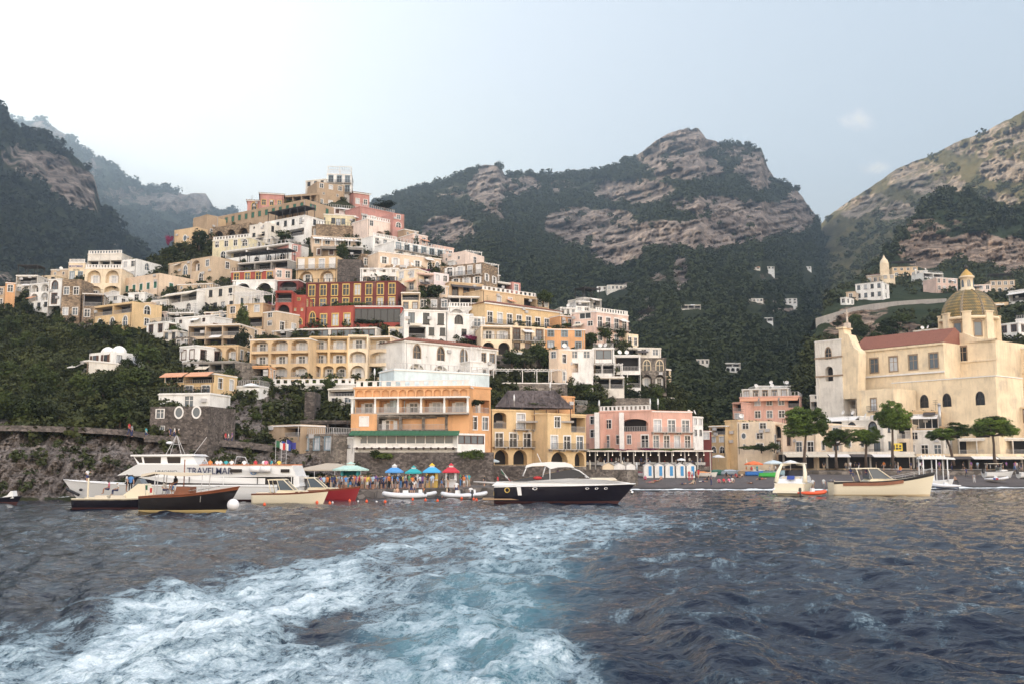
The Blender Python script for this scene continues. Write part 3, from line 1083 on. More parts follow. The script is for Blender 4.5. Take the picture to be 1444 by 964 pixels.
def unit(kind):
    """unit meshes 1 x 1 in x and z, front at y = 0; frame meshes have one material slot set per object"""
    if kind in UNIT:
        return UNIT[kind]
    m = MB()
    if kind == 'frame':            # plain surround with casements
        t = .13
        m.box(-t, 0, -.05, .16, -t * .6, 1 + t * .8); m.box(1, 1 + t, -.05, .16, -t * .6, 1 + t * .8)
        m.box(0, 1, -.05, .16, 1, 1 + t * .8); m.box(0, 1, -.09, .16, -t * .6, 0)
        m.box(.46, .54, .09, .16, 0, 1)
        m.box(0, .46, .1, .15, .62, .66); m.box(.54, 1, .1, .15, .62, .66)
    elif kind == 'slim':           # no surround
        t = .07
        m.box(0, t, .08, .17, 0, 1); m.box(1 - t, 1, .08, .17, 0, 1)
        m.box(t, 1 - t, .08, .17, 1 - t * .7, 1); m.box(t, 1 - t, .08, .17, 0, t * .7)
        m.box(.47, .53, .08, .17, t * .7, 1 - t * .7)
        m.box(-.06, 1.06, -.1, .1, -.07, -.003)
    elif kind == 'archframe':
        o = arch_pts(); n = len(o)
        def rg(sx, top, y):
            return [(.5 + (x - .5) * sx, y, z * top if z > 0 else z) for x, z in o]
        A = rg(1.22, 1.10, -.05); B_ = rg(1., 1., -.05); C_ = rg(1., 1., .16)
        for i in range(n - 1):
            m.face([A[i], A[i + 1], B_[i + 1], B_[i]]); m.face([B_[i], B_[i + 1], C_[i + 1], C_[i]])
            m.face([A[i], A[i + 1], (A[i + 1][0], .05, A[i + 1][2]), (A[i][0], .05, A[i][2])])
        m.box(.46, .54, .09, .16, 0, .97)
        m.box(.02, .46, .1, .15, .48, .53); m.box(.54, .98, .1, .15, .48, .53)
    elif kind == 'glass':
        m.box(0.01, .99, .12, .15, .01, .99)
    elif kind == 'archglass':
        o = arch_pts()
        m.face([(x, .13, z) for x, z in o])
        m.face([(x, .15, z) for x, z in reversed(o)])
        for i in range(len(o) - 1):
            m.face([(o[i][0], .13, o[i][1]), (o[i + 1][0], .13, o[i + 1][1]), (o[i + 1][0], .15, o[i + 1][1]), (o[i][0], .15, o[i][1])])
    elif kind in ('openl', 'openr'):       # an open leaf at one side
        for x0 in ((-.52,) if kind == 'openl' else (1.02,)):
            m.box(x0, x0 + .5, -.11, -.053, 0, 1)
            for k in range(7):
                m.box(x0 + .06, x0 + .44, -.125, -.108, .06 + k * .132, .13 + k * .132)
    elif kind in ('closedl', 'closedr'):         # closed louvred leaf in the opening
        x = .01 if kind == 'closedl' else .505
        m.box(x, x + .485, .02, .08, .01, .99)
        for k in range(9):
            m.box(x + .05, x + .435, .005, .021, .05 + k * .104, .11 + k * .104)
    elif kind == 'rail':           # railing panel
        n = 16
        m.box(0, 1, -.025, .025, .95, 1); m.box(0, 1, -.02, .02, .06, .10)
        for k in range(n + 1):
            x = min(max(k / n, .006), .994)
            m.box(x - .006, x + .006, -.012, .012, .10, .95)
    elif kind == 'balus':          # masonry balustrade
        m.box(0, 1, -.09, .09, .86, 1); m.box(0, 1, -.09, .09, 0, .12)
        n = 12
        for k in range(n + 1):
            x = min(max(k / n, .02), .98)
            m.box(x - .02, x + .02, -.06, .06, .12, .86)
    elif kind == 'slab':           # balcony floor on brackets
        m.box(0, 1, -1, 0, -.14, 0)
        m.box(.06, .12, -.8, 0, -.4, -.143); m.box(.88, .94, -.8, 0, -.4, -.143)
    elif kind == 'oval':
        o = [(.5 + .5 * math.cos(t * PI / 8), .5 + .5 * math.sin(t * PI / 8)) for t in range(16)]
        for i in range(16):
            j = (i + 1) % 16
            a, b_ = o[i], o[j]
            A = (.5 + (a[0] - .5) * 1.35, .5 + (a[1] - .5) * 1.35); B_ = (.5 + (b_[0] - .5) * 1.35, .5 + (b_[1] - .5) * 1.35)
            m.face([(A[0], -.06, A[1]), (B_[0], -.06, B_[1]), (b_[0], -.06, b_[1]), (a[0], -.06, a[1])])
            m.face([(A[0], -.06, A[1]), (B_[0], -.06, B_[1]), (B_[0], .02, B_[1]), (A[0], .02, A[1])])
            m.face([(a[0], -.06, a[1]), (b_[0], -.06, b_[1]), (b_[0], .05, b_[1]), (a[0], .05, a[1])])
    elif kind == 'ovalglass':
        m.face([(.5 + .5 * math.cos(t * PI / 8), -.01, .5 + .5 * math.sin(t * PI / 8)) for t in range(16)])
    elif kind == 'awning':         # slopes out and down from z = 1 to z = 0, y = -1
        m.face([(0, 0, 1), (1, 0, 1), (1, -1, .15), (0, -1, .15)])
        m.face([(0, 0, .97), (1, 0, .97), (1, -1, .12), (0, -1, .12)])
        m.face([(0, -1, .15), (1, -1, .15), (1, -1, 0), (0, -1, 0)])
        m.face([(0, 0, 1), (0, -1, .15), (0, -1, .12), (0, 0, .97)]); m.face([(1, 0, 1), (1, -1, .15), (1, -1, .12), (1, 0, .97)])
    elif kind == 'dish':
        m.lathe([(.02, 0), (.25, .03), (.42, .1), (.5, .17), (.49, .19), (.40, .12), (.2, .06), (.02, .03)], 12)
        m.tube([(0, 0, .02), (0, 0, .32)], .02, 4)
    elif kind == 'chimney':
        m.box(-.5, .5, -.5, .5, 0, .8); m.box(-.6, .6, -.6, .6, .8, .9); m.box(-.35, .35, -.35, .35, .9, 1.15)
    elif kind == 'tank':
        m.lathe([(.01, 0), (.45, 0), (.5, .08), (.5, .8), (.42, .95), (.12, 1.), (.01, 1.)], 12)
    me = m.mesh('unit_' + kind, [TRIM])
    UNIT[kind] = me
    return me


def put(name, kind, parent, loc, sc, rz=0., mat=None, rx=0.):
    o = bpy.data.objects.new(name, unit(kind))
    COL.objects.link(o)
    o.parent = parent
    o.location = loc
    o.scale = sc
    o.rotation_euler = (rx, 0, rz)
    if mat is not None:
        o.material_slots[0].link = 'OBJECT'
        o.material_slots[0].material = mat
    return o


def leaves(k, f, a, b_, rz, mat):
    put('shutter', k + 'l', f, a, b_, rz, mat)
    put('shutter', k + 'r', f, a, b_, rz, mat)


def parse(fl):
    rows = []
    for tok in fl.split(','):
        tok = tok.strip(); wt = 1.
        if ':' in tok:
            a, tok = tok.split(':'); wt = float(a)
        gs = []
        for g in tok.split('+'):
            if not g or g == '_':
                continue
            rngf = (0., 1.)
            if '@' in g:
                g, r = g.split('@')
                a, c = r.split('-'); rngf = (float(a), float(c))
            k = g[0]; n = ''; o = ''
            for ch in g[1:]:
                if ch.isdigit(): n += ch
                else: o += ch
            gs.append((k, int(n or 1), o, rngf))
        rows.append((wt, gs))
    return rows


def densify(rows, W, kind, auto, rng):
    out = []
    for wt, gs in rows:
        g2 = []
        for (k, n, o, (ra, rb)) in gs:
            if k in 'wdDs' and kind != 'church':
                n = max(n, int(round(W * (rb - ra) / 2.9)))
            g2.append((k, n, o, (ra, rb)))
        if not gs and auto and W > 4.5 and rng.random() < .75:
            g2 = [('w', max(1, int(round(W / 3.4))), '', (0., 1.))]
        out.append((wt, g2))
    return out


def fittings(root, W, H, dep, wm, rng):
    for x in (-W / 2 + .35, W / 2 - .35):
        if rng.random() < .5:
            p = MB(); p.tube([(x, -.09, -.5), (x, -.09, H - .35)], .055, 5); p.build('drainpipe', rng.choice([RAILW, TRIMS['t'], IRON]), root)
    for _ in range(rng.randint(0, 2)):
        x = rng.uniform(-W / 2 + .6, W / 2 - .6); z = rng.uniform(.3, .85) * H
        p = MB(); p.box(x - .42, x + .42, -.34, -.02, z, z + .6); p.build('air_conditioner', RAILW, root)
    if rng.random() < .45:
        x = rng.uniform(-W / 2 + .6, W / 2 - .6)
        p = MB(); p.tube([(x, dep * .4, H - .5), (x, dep * .4, H + 2.4)], .03, 4)
        for q in (1.5, 1.9, 2.3):
            p.tube([(x - .5, dep * .4, H + q), (x + .5, dep * .4, H + q)], .02, 4)
        p.build('antenna', IRON, root)
    if rng.random() < .45 and 'PLANTS' in globals():
        n = rng.randint(2, 5)
        for i in range(n):
            x = -W / 2 + W * (i + rng.uniform(.2, .8)) / n
            o = link('potted_plant', rng.choice(PLANTS), root, (x, .5, H - .1)); s = rng.uniform(.35, .6); o.scale = (s * 1.3, s, s * 1.1)
    if rng.random() < .4 and W > 4:
        x = rng.uniform(-W / 2, W / 2 - 2.4); z = H * rng.choice([.42, .75])
        put('awning', 'awning', root, (x, -.01, z), (2.4, 1.3, .7), 0, AWN[rng.choice('cwwod')])


def facade(mb, O, U, W, z0, z1, rows, Nn, bk=0, seed=0):
    """front wall with real openings. O origin (local), U unit along, Nn unit inwards. Returns placements."""
    out = []
    O = Vector(O); U = Vector(U); Nn = Vector(Nn)

    def pt(u, v, d=0.):
        return O + U * u + Nn * d + Vector((0, 0, v))
    tw = sum(r[0] for r in rows)
    zt = z1
    r2 = random.Random(seed)
    for wt, gs in rows:
        fh = (z1 - z0) * wt / tw
        zb = zt - fh
        ops = []
        for (k, n, o, (ra, rb)) in gs:
            p = W * (rb - ra) / n
            for i in range(n):
                c = W * ra + p * (i + .5)
                if k in 'wscm':
                    ww = min(.50 * p, 1.2); hh = min(.54 * fh, 1.7); v0 = zb + .27 * fh; arch = 0; rec = .2
                    if k == 'm': ww = min(.3 * p, .6); hh = min(.28 * fh, .7); v0 = zb + .45 * fh
                elif k in 'dDe':
                    ww = min(.5 * p, 1.4); hh = min(.76 * fh, 2.5); v0 = zb + .03 * fh; arch = 0; rec = .2
                elif k == 'W':
                    ww = min(.5 * p, 1.9); hh = min(.72 * fh, 3.1); v0 = zb + .14 * fh; arch = 0; rec = .25
                elif k == 'a':
                    ww = min(.54 * p, 1.6); hh = min(.68 * fh, 2.6); v0 = zb + .14 * fh; arch = 1; rec = .22
                elif k == 'A':
                    ww = min(.74 * p, 3.6); hh = min(.84 * fh, 3.4); v0 = zb + .02 * fh; arch = 1; rec = 1.3
                elif k == 'L':
                    ww = .82 * p; hh = .80 * fh; v0 = zb + .05 * fh; arch = 2; rec = 1.5
                elif k == 'R':
                    ww = .88 * p; hh = .80 * fh; v0 = zb + .05 * fh; arch = 0; rec = 1.5
                elif k == 'T':      # open terrace, dark and deep
                    ww = .95 * p; hh = .78 * fh; v0 = zb + .04 * fh; arch = 0; rec = 2.2
                elif k == 'G':
                    ww = .94 * p; hh = .72 * fh; v0 = zb + .12 * fh; arch = 0; rec = .25
                elif k == 'o':
                    ww = hh = min(.55 * p, .5 * fh, 1.3); out.append((k, o, pt(c - ww / 2, zb + .3 * fh), ww, hh * 1.25, 0, p)); continue
                else:
                    continue
                u0 = c - ww / 2; u1 = c + ww / 2
                ops.append((u0, u1, v0, v0 + hh, arch, rec, k, o, p))
        ops.sort()
        cur = 0.
        for (u0, u1, v0, v1, arch, rec, k, o, p) in ops:
            if u0 < cur + .01:
                continue
            mb.face([pt(cur, zb), pt(u0, zb), pt(u0, zt), pt(cur, zt)])
            mb.face([pt(u0, zb), pt(u1, zb), pt(u1, v0), pt(u0, v0)])
            ww = u1 - u0
            if arch:
                ah = min(ww / 2, (v1 - v0) * .62) if arch == 1 else min(ww * .28, (v1 - v0) * .4)
                vs = v1 - ah
                n = 10
                ap = [(u0 + ww / 2 + ww / 2 * math.cos(PI - PI * i / n), vs + ah * math.sin(PI * i / n)) for i in range(n + 1)]
                for i in range(n):
                    a, c2 = ap[i], ap[i + 1]
                    mb.face([pt(*a), pt(*c2), pt(c2[0], zt), pt(a[0], zt)])
                cont = [(u0, v0)] + ap + [(u1, v0)]
            else:
                mb.face([pt(u0, v1), pt(u1, v1), pt(u1, zt), pt(u0, zt)])
                cont = [(u0, v0), (u0, v1), (u1, v1), (u1, v0)]
            for i in range(len(cont)):
                a, c2 = cont[i], cont[(i + 1) % len(cont)]
                mb.face([pt(*a), pt(*c2), pt(c2[0], c2[1], rec), pt(a[0], a[1], rec)], 0)
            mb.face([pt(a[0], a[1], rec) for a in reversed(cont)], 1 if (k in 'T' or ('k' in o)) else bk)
            out.append((k, o, pt(u0, v0), ww, v1 - v0, rec, p))
            cur = u1
        mb.face([pt(cur, zb), pt(W, zb), pt(W, zt), pt(cur, zt)])
        zt = zb
    return out


def dress(par, places, U, Nn, rz, frame, sh, rail, rng):
    U = Vector(U); Nn = Vector(Nn)
    for (k, o, p, ww, hh, rec, pitch) in places:
        fr = TRIMS[frame]
        sc = None
        for ch in o:
            if ch in 'wgbuy' and ch != frame: sc = ch
        if k in 'wscmdeWD':
            door = k in 'dDe'
            nm = 'balcony_door' if door else 'window'
            uk = 'slim' if (frame in 'd' or 'n' in o) else 'frame'
            f = put(nm, uk, par, p, (ww, 1, hh), rz, fr)
            r = rng.random()
            if 'x' in o or (k == 'c') or (sh and r < .22):
                leaves('closed', f, (0, 0, 0), (1, 1, 1), 0, TRIMS[sc or sh or 'w'])
            else:
                put('pane', 'glass', f, (0, 0, 0), (1, 1, 1), 0, CURT if rng.random() < .22 else (GLASSB if rng.random() < .3 else GLASS))
                if (sc or sh) and ww * 2.1 < pitch:
                    leaves('open', f, (0, 0, 0), (1, 1, 1), 0, TRIMS[sc or sh])
            if k == 'D' or 'B' in o:
                bw = min(pitch * .92, ww + 1.3) if 'f' not in o else pitch * .99
                q = p + U * (ww / 2 - bw / 2) + Vector((0, 0, -.02))
                s = put('balcony', 'slab', par, q, (bw, .9, 1), rz, TERR)
                put('railing', 'rail', s, (0, -.97, 0), (1, 1 / .9, .95), 0, rail)
        elif k == 'a':
            f = put('arched_window', 'archframe', par, p, (ww, 1, hh), rz, fr)
            put('pane', 'archglass', f, (0, 0, 0), (1, 1, 1), 0, GLASSB if rng.random() < .4 else GLASS)
        elif k == 'o':
            f = put('round_window', 'oval', par, p, (ww, 1, hh), rz, fr)
            put('pane', 'ovalglass', f, (0, 0, 0), (1, 1, 1), 0, GLASSB)
        elif k in 'LRAT':
            if k in 'LRT':
                put('railing', 'rail' if 'u' not in o else 'balus', par, p + Nn * .12, (ww, 1, min(.95, hh * .42)), rz, RAILW if 'i' not in o else IRON)
            if k in 'LRA' and 'k' not in o:
                n = 2 if ww > 4.2 else 1
                for i in range(n):
                    dw = min(1.15, ww * .42); dh = min(2.1, hh * .74)
                    f = put('balcony_door', 'frame', par, p + U * (ww * (i + .5) / n - dw / 2) + Nn * (rec - .17) + Vector((0, 0, .02)), (dw, 1, dh), rz, TRIM)
                    put('pane', 'glass', f, (0, 0, 0), (1, 1, 1), 0, CURT if rng.random() < .45 else GLASS)
                    if ww * .28 > dw * .5:
                        leaves('open', f, (0, 0, 0), (1, 1, 1), 0, TRIMS[sh or 'w'])
        elif k == 'G':
            n = max(2, int(round(ww / 1.4)))
            m = MB()
            m.box(0, ww, .02, .14, 0, .1); m.box(0, ww, .02, .14, hh - .1, hh)
            for i in range(n + 1):
                x = ww * i / n
                x = min(max(x, .06), ww - .06)
                m.box(x - .06, x + .06, .02, .14, .1, hh - .1)
            f = m.build('window_band', fr, par, p, rz)
            put('pane', 'glass', f, (0, 0, 0), (ww, 1, hh), 0, GLASS if 'p' not in o else GLASSB)


NB = [0]
DIMS = {}


def B(kind, label, xl, xr, ytl, ytr, yb, col, fl, dep=9., Y=None, sr='', sl='', roof='flat', ex='', fr='w', sh=None, base=None, under=5., fn=None, rail=None, cat=None, group=None, off=-.5, tl=None):
    """one building: the front runs from (xl, ytl) to (xr, ytr) in the picture, its foot at yb"""
    NB[0] += 1
    rng = random.Random(NB[0] * 31 + 5)
    if fr == 'w' and col in ('white', 'offwhite', 'cream', 'pale') and rng.random() > .45:
        fr = rng.choice('dbtud')
    cx = (xl + xr) / 2
    if Y is None:
        Y = float((fn or hillY)(cx, yb)) + off
    ta, tb = tan_el(ytl), tan_el(ytr)
    k = 2 * Y / (1 / ta + 1 / tb)
    YL, YR = k / ta, k / tb
    lim = abs((xr - xl) / F * Y) * .85
    if abs(YR - YL) > lim:
        sg = 1 if YR > YL else -1
        YL, YR = Y - sg * lim / 2, Y + sg * lim / 2
    A = P(xl, ytl, YL); C_ = P(xr, ytr, YR)
    if abs(A.z - C_.z) > .01:
        zm = max(A.z, C_.z); A.z = C_.z = (A.z + C_.z) / 2
    zb = P(cx, yb, Y).z
    d = C_ - A
    W = math.hypot(d.x, d.y); yaw = math.atan2(d.y, d.x)
    H = A.z - zb
    root = thing(kind, label, cat or kind.split('_')[-1], ((A.x + C_.x) / 2, (A.y + C_.y) / 2, zb), yaw, group)
    wm = wallmat(col)
    rail = rail or IRON
    m = MB()
    x0, x1 = -W / 2, W / 2
    auto = kind in ('house', 'villa', 'terrace_house', 'annex', 'cottage', 'long_house', 'palace')
    rows = densify(parse(fl), W, kind, auto, rng)
    if auto and not sr and H > 2.4:
        sr = ','.join(['w2'] * max(1, int(H / 3.1)))
    pf = facade(m, (x0, 0, 0), (1, 0, 0), W, 0, H, rows, (0, 1, 0), 0, NB[0])
    pr_ = facade(m, (x1, 0, 0), (0, 1, 0), dep, 0, H, parse(sr) if sr else [(1, [])], (-1, 0, 0), 0, NB[0])
    pl_ = facade(m, (x0, dep, 0), (0, -1, 0), dep, 0, H, parse(sl) if sl else [(1, [])], (1, 0, 0), 0, NB[0])
    m.face([(x1, dep, 0), (x0, dep, 0), (x0, dep, H), (x1, dep, H)])
    # plain foot that runs down into the hill
    for (a, c2) in (((x0, 0), (x1, 0)), ((x1, 0), (x1, dep)), ((x0, dep), (x0, 0))):
        m.face([(a[0], a[1], -under), (c2[0], c2[1], -under), (c2[0], c2[1], 0), (a[0], a[1], 0)], 2)
    if roof == 'flat':
        t = .28; ph = .55
        m.face([(x0 + t, t, H - ph), (x1 - t, t, H - ph), (x1 - t, dep - t, H - ph), (x0 + t, dep - t, H - ph)], 3)
        for (a, c2, ai, ci) in (((x0, 0), (x1, 0), (x0 + t, t), (x1 - t, t)), ((x1, 0), (x1, dep), (x1 - t, t), (x1 - t, dep - t)), ((x1, dep), (x0, dep), (x1 - t, dep - t), (x0 + t, dep - t)), ((x0, dep), (x0, 0), (x0 + t, dep - t), (x0 + t, t))):
            m.face([(a[0], a[1], H), (c2[0], c2[1], H), (ci[0], ci[1], H), (ai[0], ai[1], H)])
            m.face([(ai[0], ai[1], H - ph), (ci[0], ci[1], H - ph), (ci[0], ci[1], H), (ai[0], ai[1], H)])
    elif roof == 'none':
        m.face([(x0, 0, H), (x1, 0, H), (x1, dep, H), (x0, dep, H)], 3)
    else:
        m.face([(x0, 0, H), (x1, 0, H), (x1, dep, H), (x0, dep, H)], 3)
    wall = m.build('wall', [wm, DARK, wallmat(base) if base else wm, TERR], root)
    dress(root, pf, (1, 0, 0), (0, 1, 0), 0., fr, sh, rail, rng)
    dress(root, pr_, (0, 1, 0), (-1, 0, 0), PI / 2, fr, sh, rail, rng)
    dress(root, pl_, (0, -1, 0), (1, 0, 0), -PI / 2, fr, sh, rail, rng)
    if roof == 'flat' and 'n' not in ex:
        c = MB()                           # a thin cornice just under the top
        c.box(x0 - .12, x1 + .12, -.12, -.003, H - .30, H - .10)
        c.box(x1 + .003, x1 + .12, .003, dep, H - .30, H - .10)
        c.box(x0 - .12, x0 - .003, .003, dep, H - .30, H - .10)
        c.build('cornice', TRIM if rng.random() < .6 else wm, root)
    if roof in ('tile', 'hip'):
        r = MB(); e = .45; rh = min(1.3, dep * .14)
        ins = dep * .45 if roof == 'hip' else 0.
        vs_ = [(x0 - e, -e, H), (x1 + e, -e, H), (x1 + e, dep + e, H), (x0 - e, dep + e, H), (x0 - e * (roof != 'hip') + ins, dep / 2, H + rh), (x1 + e * (roof != 'hip') - ins, dep / 2, H + rh)]
        r.raw(vs_, [(0, 1, 5, 4), (2, 3, 4, 5), (1, 2, 5), (3, 0, 4), (3, 2, 1, 0)])
        n = int(W / .7)
        for i in range(n + 1):          # rolls of the tiles
            x = x0 - e + (W + 2 * e) * i / max(n, 1)
            xr_ = min(max(x, x0 + ins), x1 - ins) if roof == 'hip' else x
            f_ = 1 if x0 + ins <= x <= x1 - ins or roof != 'hip' else max(.1, 1 - abs(x - xr_) / (ins + .5))
            r.tube([(x, -e - .02, H + .05), (x + (0), -e + (dep / 2 + e) * f_, H + rh * f_ + .05)], .09, 4, cap=False)
        r.build('roof', TILE, root)
        c = MB(); c.box(x0 - .3, x1 + .3, -.3, -.003, H - .35, H - .02); c.build('cornice', TRIM, root)
    if roof == 'gable':
        r = MB(); rh = W * .22
        g = MB(); g.face([(x0, 0, H), (x1, 0, H), (0, 0, H + rh)]); g.face([(x1, dep, H), (x0, dep, H), (0, dep, H + rh)]); g.build('gable', wm, root)
        r.raw([(x0 - .4, -.4, H - .12), (0, -.4, H + rh + .06), (x1 + .4, -.4, H - .12), (x0 - .4, dep, H - .12), (0, dep, H + rh + .06), (x1 + .4, dep, H - .12),
               (x0 - .4, -.4, H + .1), (0, -.4, H + rh + .28), (x1 + .4, -.4, H + .1), (x0 - .4, dep, H + .1), (0, dep, H + rh + .28), (x1 + .4, dep, H + .1)],
              [(0, 1, 4, 3), (1, 2, 5, 4), (6, 9, 10, 7), (7, 10, 11, 8), (0, 6, 7, 1), (1, 7, 8, 2), (0, 3, 9, 6), (2, 8, 11, 5)])
        r.build('roof', TILE, root)
    if roof == 'dome':
        n = max(1, int(round(W / 2.6)))
        for i in range(n):
            c = x0 + W * (i + .5) / n
            q = MB(); q.lathe([(W / n * .42, 0), (W / n * .40, .5), (W / n * .3, 1.), (W / n * .15, 1.3), (.01, 1.4)], 14, 0, (c, dep * .4, H - .02)); q.build('dome', wm, root)
    if auto and W > 3.2:
        fittings(root, W, H, dep, wm, rng)
    for ch in ex:
        if ch == 'r':
            put('terrace_railing', 'rail', root, (x0 + .15, .14, H), (W - .3, 1, .95), 0, RAILW)
            put('terrace_railing', 'rail', root, (x1 - .14, .15, H), (dep - .3, 1, .95), PI / 2, RAILW)
        elif ch == 'R':
            put('terrace_railing', 'rail', root, (x0 + .15, .14, H), (W - .3, 1, .95), 0, IRON)
        elif ch == 'b':
            put('balustrade', 'balus', root, (x0 + .1, .14, H), (W - .2, 1, .9), 0, TRIM)
        elif ch == 'c':
            for i in range(rng.randint(1, 3)):
                put('chimney', 'chimney', root, (x0 + W * rng.uniform(.1, .9), dep * rng.uniform(.3, .8), H - .5), (.6, .6, 1.5), 0, wm)
        elif ch == 'd':
            for i in range(rng.randint(1, 2)):
                put('satellite_dish', 'dish', root, (x0 + W * rng.uniform(.1, .9), dep * rng.uniform(.2, .5), H + .9), (1.0, 1.0, 1.0), rng.uniform(-1, 1), TRIM, rx=1.2)
        elif ch == 't':
            put('water_tank', 'tank', root, (x0 + W * rng.uniform(.2, .8), dep * .5, H - .5), (1.2, 1.2, 1.6), 0, RAILW)
        elif ch in 'pP':
            pg = MB(); hh = 2.5; d0, d1 = .3, min(4.2, dep * .6); n = max(2, int(W / 3))
            for i in range(n + 1):
                x = x0 + .3 + (W - .6) * i / n
                for yy in (d0, d1):
                    pg.box(x - .07, x + .07, yy - .07, yy + .07, H - .5, H + hh)
            for i in range(int(W / .8) + 1):
                x = x0 + .3 + (W - .6) * i / max(1, int(W / .8))
                pg.box(x - .05, x + .05, d0 - .4, d1 + .4, H + hh + .14, H + hh + .24)
            pg.box(x0 + .1, x1 - .1, d0 - .06, d0 + .06, H + hh, H + hh + .137); pg.box(x0 + .1, x1 - .1, d1 - .06, d1 + .06, H + hh, H + hh + .137)
            p_ = pg.build('pergola', TRIM if ch == 'p' else IRON, root)
            if ch == 'P':
                cv = MB(); cv.box(x0 + .1, x1 - .1, d0 - .3, d1 + .3, H + hh + .25, H + hh + .34); cv.build('pergola_cover', AWN['d'], p_)
        elif ch in 'aAow':
            cm = AWN[{'a': 'c', 'A': 'd', 'o': 'o', 'w': 'w'}[ch]]
            fh = H / max(1, sum(r[0] for r in rows))
            n = max(1, int(W / 4.5))
            for i in range(n):
                put('awning', 'awning', root, (x0 + W * i / n + .2, -.01, H - fh * .42), (W / n - .4, 1.7, .9), 0, cm)
    DIMS[root.name] = (W, dep, H)
    if tl:
        tl(root, W, dep, H)
    return root


def merge(*roots):
    """several blocks become one building: all parts go under the first block's root"""
    a = roots[0]
    Ma = Matrix.Translation(a.location) @ Matrix.Rotation(a.rotation_euler.z, 4, 'Z')
    for r in roots[1:]:
        Mr = Matrix.Translation(r.location) @ Matrix.Rotation(r.rotation_euler.z, 4, 'Z')
        for c in list(KIDS(r)):
            Mc = Matrix.LocRotScale(c.location, c.rotation_euler, c.scale)
            c.parent = a
            l, q, sc_ = (Ma.inverted() @ Mr @ Mc).decompose()
            c.location = l; c.rotation_euler = q.to_euler(); c.scale = sc_
        bpy.data.objects.remove(r)
    return a


def KIDS(r):
    return [o for o in COL.objects if o.parent is r]


def mat_override(o, mat):
    o.material_slots[0].link = 'OBJECT'; o.material_slots[0].material = mat
# ------------------------------------------------------------------ the town: far left quarter
B('house', 'narrow tan house cut off by the left edge of the town', -14, 7, 404, 404, 434, 'tan', 'w2,w2', sr='w1,w1')
B('house', 'narrow house with rust brown upper storey beside the tan house at the far left', 8, 22, 398, 399, 434, 'orange', 'w1,_', base='grey')
B('house', 'small grey house with dark covered roof terrace above trees at the far left', 23, 53, 388, 388, 416, 'offwhite', 'T1,w3', ex='P', sr='w1,w1')
B('house', 'low cream house with a hedge on its flat roof above the white arched villa', 59, 80, 389, 388, 402, 'cream', 'w2', ex='')
B('house', 'low tan house tucked behind the hotel with the blue sign', 72, 96, 380, 379, 394, 'tan', 'm2', ex='d')
B('villa', 'white two storey villa with rows of arched loggias at the far left', 42, 71, 401, 398, 437, 'white', 'A2,A2,w1', sr='_', ex='r', dep=7)
B('house', 'narrow bright white house with one large arched window beside the brown stone tower', 69, 87, 394, 393, 446, 'white', 'a1,d1,T1', dep=7)
H_SIGN = B('hotel', 'cream hotel with blue sign letters and dark doorway above a brown stone tower', 97, 120, 370, 370, 396, 'cream', '.7:_,d1', ex='b', sr='w2', dep=8, off=-1.)
B('stone_tower', 'tall brown stone tower house with two single windows under the blue sign', 88, 115, 394, 394, 452, 'stone_b', 'w1,w1', dep=7, off=-2.5, ex='n', cat='house')
B('hotel', 'cream hotel with two tall arched loggias and a colonnaded roof terrace', 120, 172, 378, 378, 422, 'cream', 'A2,L2', dep=8, ex='b', off=-.5)
B('terrace_pavilion', 'roof terrace with white columns and balustrade above the two tall arches', 124, 172, 358, 357, 380, 'offwhite', '.5:_,T3', dep=7, ex='b', off=-1, cat='pavilion')
B('house', 'white and cream block with two small arched windows in its right wall', 172, 193, 367, 365, 395, 'white', 'w1,_', sr='a2,_', dep=16, ex='n')
B('house', 'brown stone house with dark pergola terrace and two small windows', 117, 146, 413, 414, 452, 'stone_b', 'T1,w2', dep=7, off=-2., ex='R')
B('villa', 'peach tan villa with green shutters on the left slope', 175, 225, 395, 383, 417, 'peach', 'w4gx', sh='g', dep=15, sr='w2gx', ex='n', tl=None)
B('house', 'small plain white cube house below the peach tan villa', 181, 205, 413, 412, 428, 'white', '_', sr='_', dep=9)
B('villa', 'yellow villa with three arched windows and a covered terrace among trees', 133, 187, 433, 424, 464, 'yellow', '.8:T2,a3', dep=8, sr='a1,w1', ex='n')
B('house', 'small white stepped house above the yellow arched villa', 146, 168, 418, 416, 436, 'white', '_,w1', dep=6, ex='b')
B('cottage', 'small white cottage with white roof railing and a red window among trees', 207, 233, 456, 453, 474, 'white', 'w2', fr='b', ex='r', dep=7, off=-3)
B('villa', 'white villa with two low domes alone on the wooded left slope', 126, 157, 498, 495, 517, 'white', 'w2b', roof='dome', dep=7, off=-5, fr='d')
B('terrace_house', 'low pale annex with dark arch left of the domed villa', 104, 126, 509, 507, 526, 'offwhite', 'T1', dep=6, off=-5, cat='house')

# ---- upper left slope
B('villa', 'ochre villa with white pilasters and a round blue window on the ridge', 246, 277, 325, 320, 347, 'ochre', 'o1', dep=7, sr='w1', fr='w', ex='n')
B('house', 'tall ochre house with white vertical bands on the ridge', 274, 292, 308, 303, 336, 'ochre', 'w2,m2', dep=9, sr='_,_', ex='n')
B('house', 'plain brown house with sloping roofline beside the banded ochre house', 292, 308, 302, 306, 336, 'brown', '_,w1', dep=8, ex='n')
B('long_house', 'long brown building with green shuttered windows along the ridge', 306, 431, 306, 281, 327, 'brown', 'w8gx,1.1:m5', fr='t', sh='g', dep=12, sr='w2g,w1', cat='house', ex='n', off=2)
B('arcade', 'brown stone arcade of wide dark arches below the long ridge building', 300, 352, 321, 314, 340, 'stone_b', 'A3k', dep=7, cat='arcade', ex='n')
B('villa', 'red gabled villa on the skyline left of the summit', 367, 400, 272, 274, 296, 'rose', 'w2g', dep=11, fr='y', sl='w1', roof='hip', fn=lambda x, y: 312., under=12)
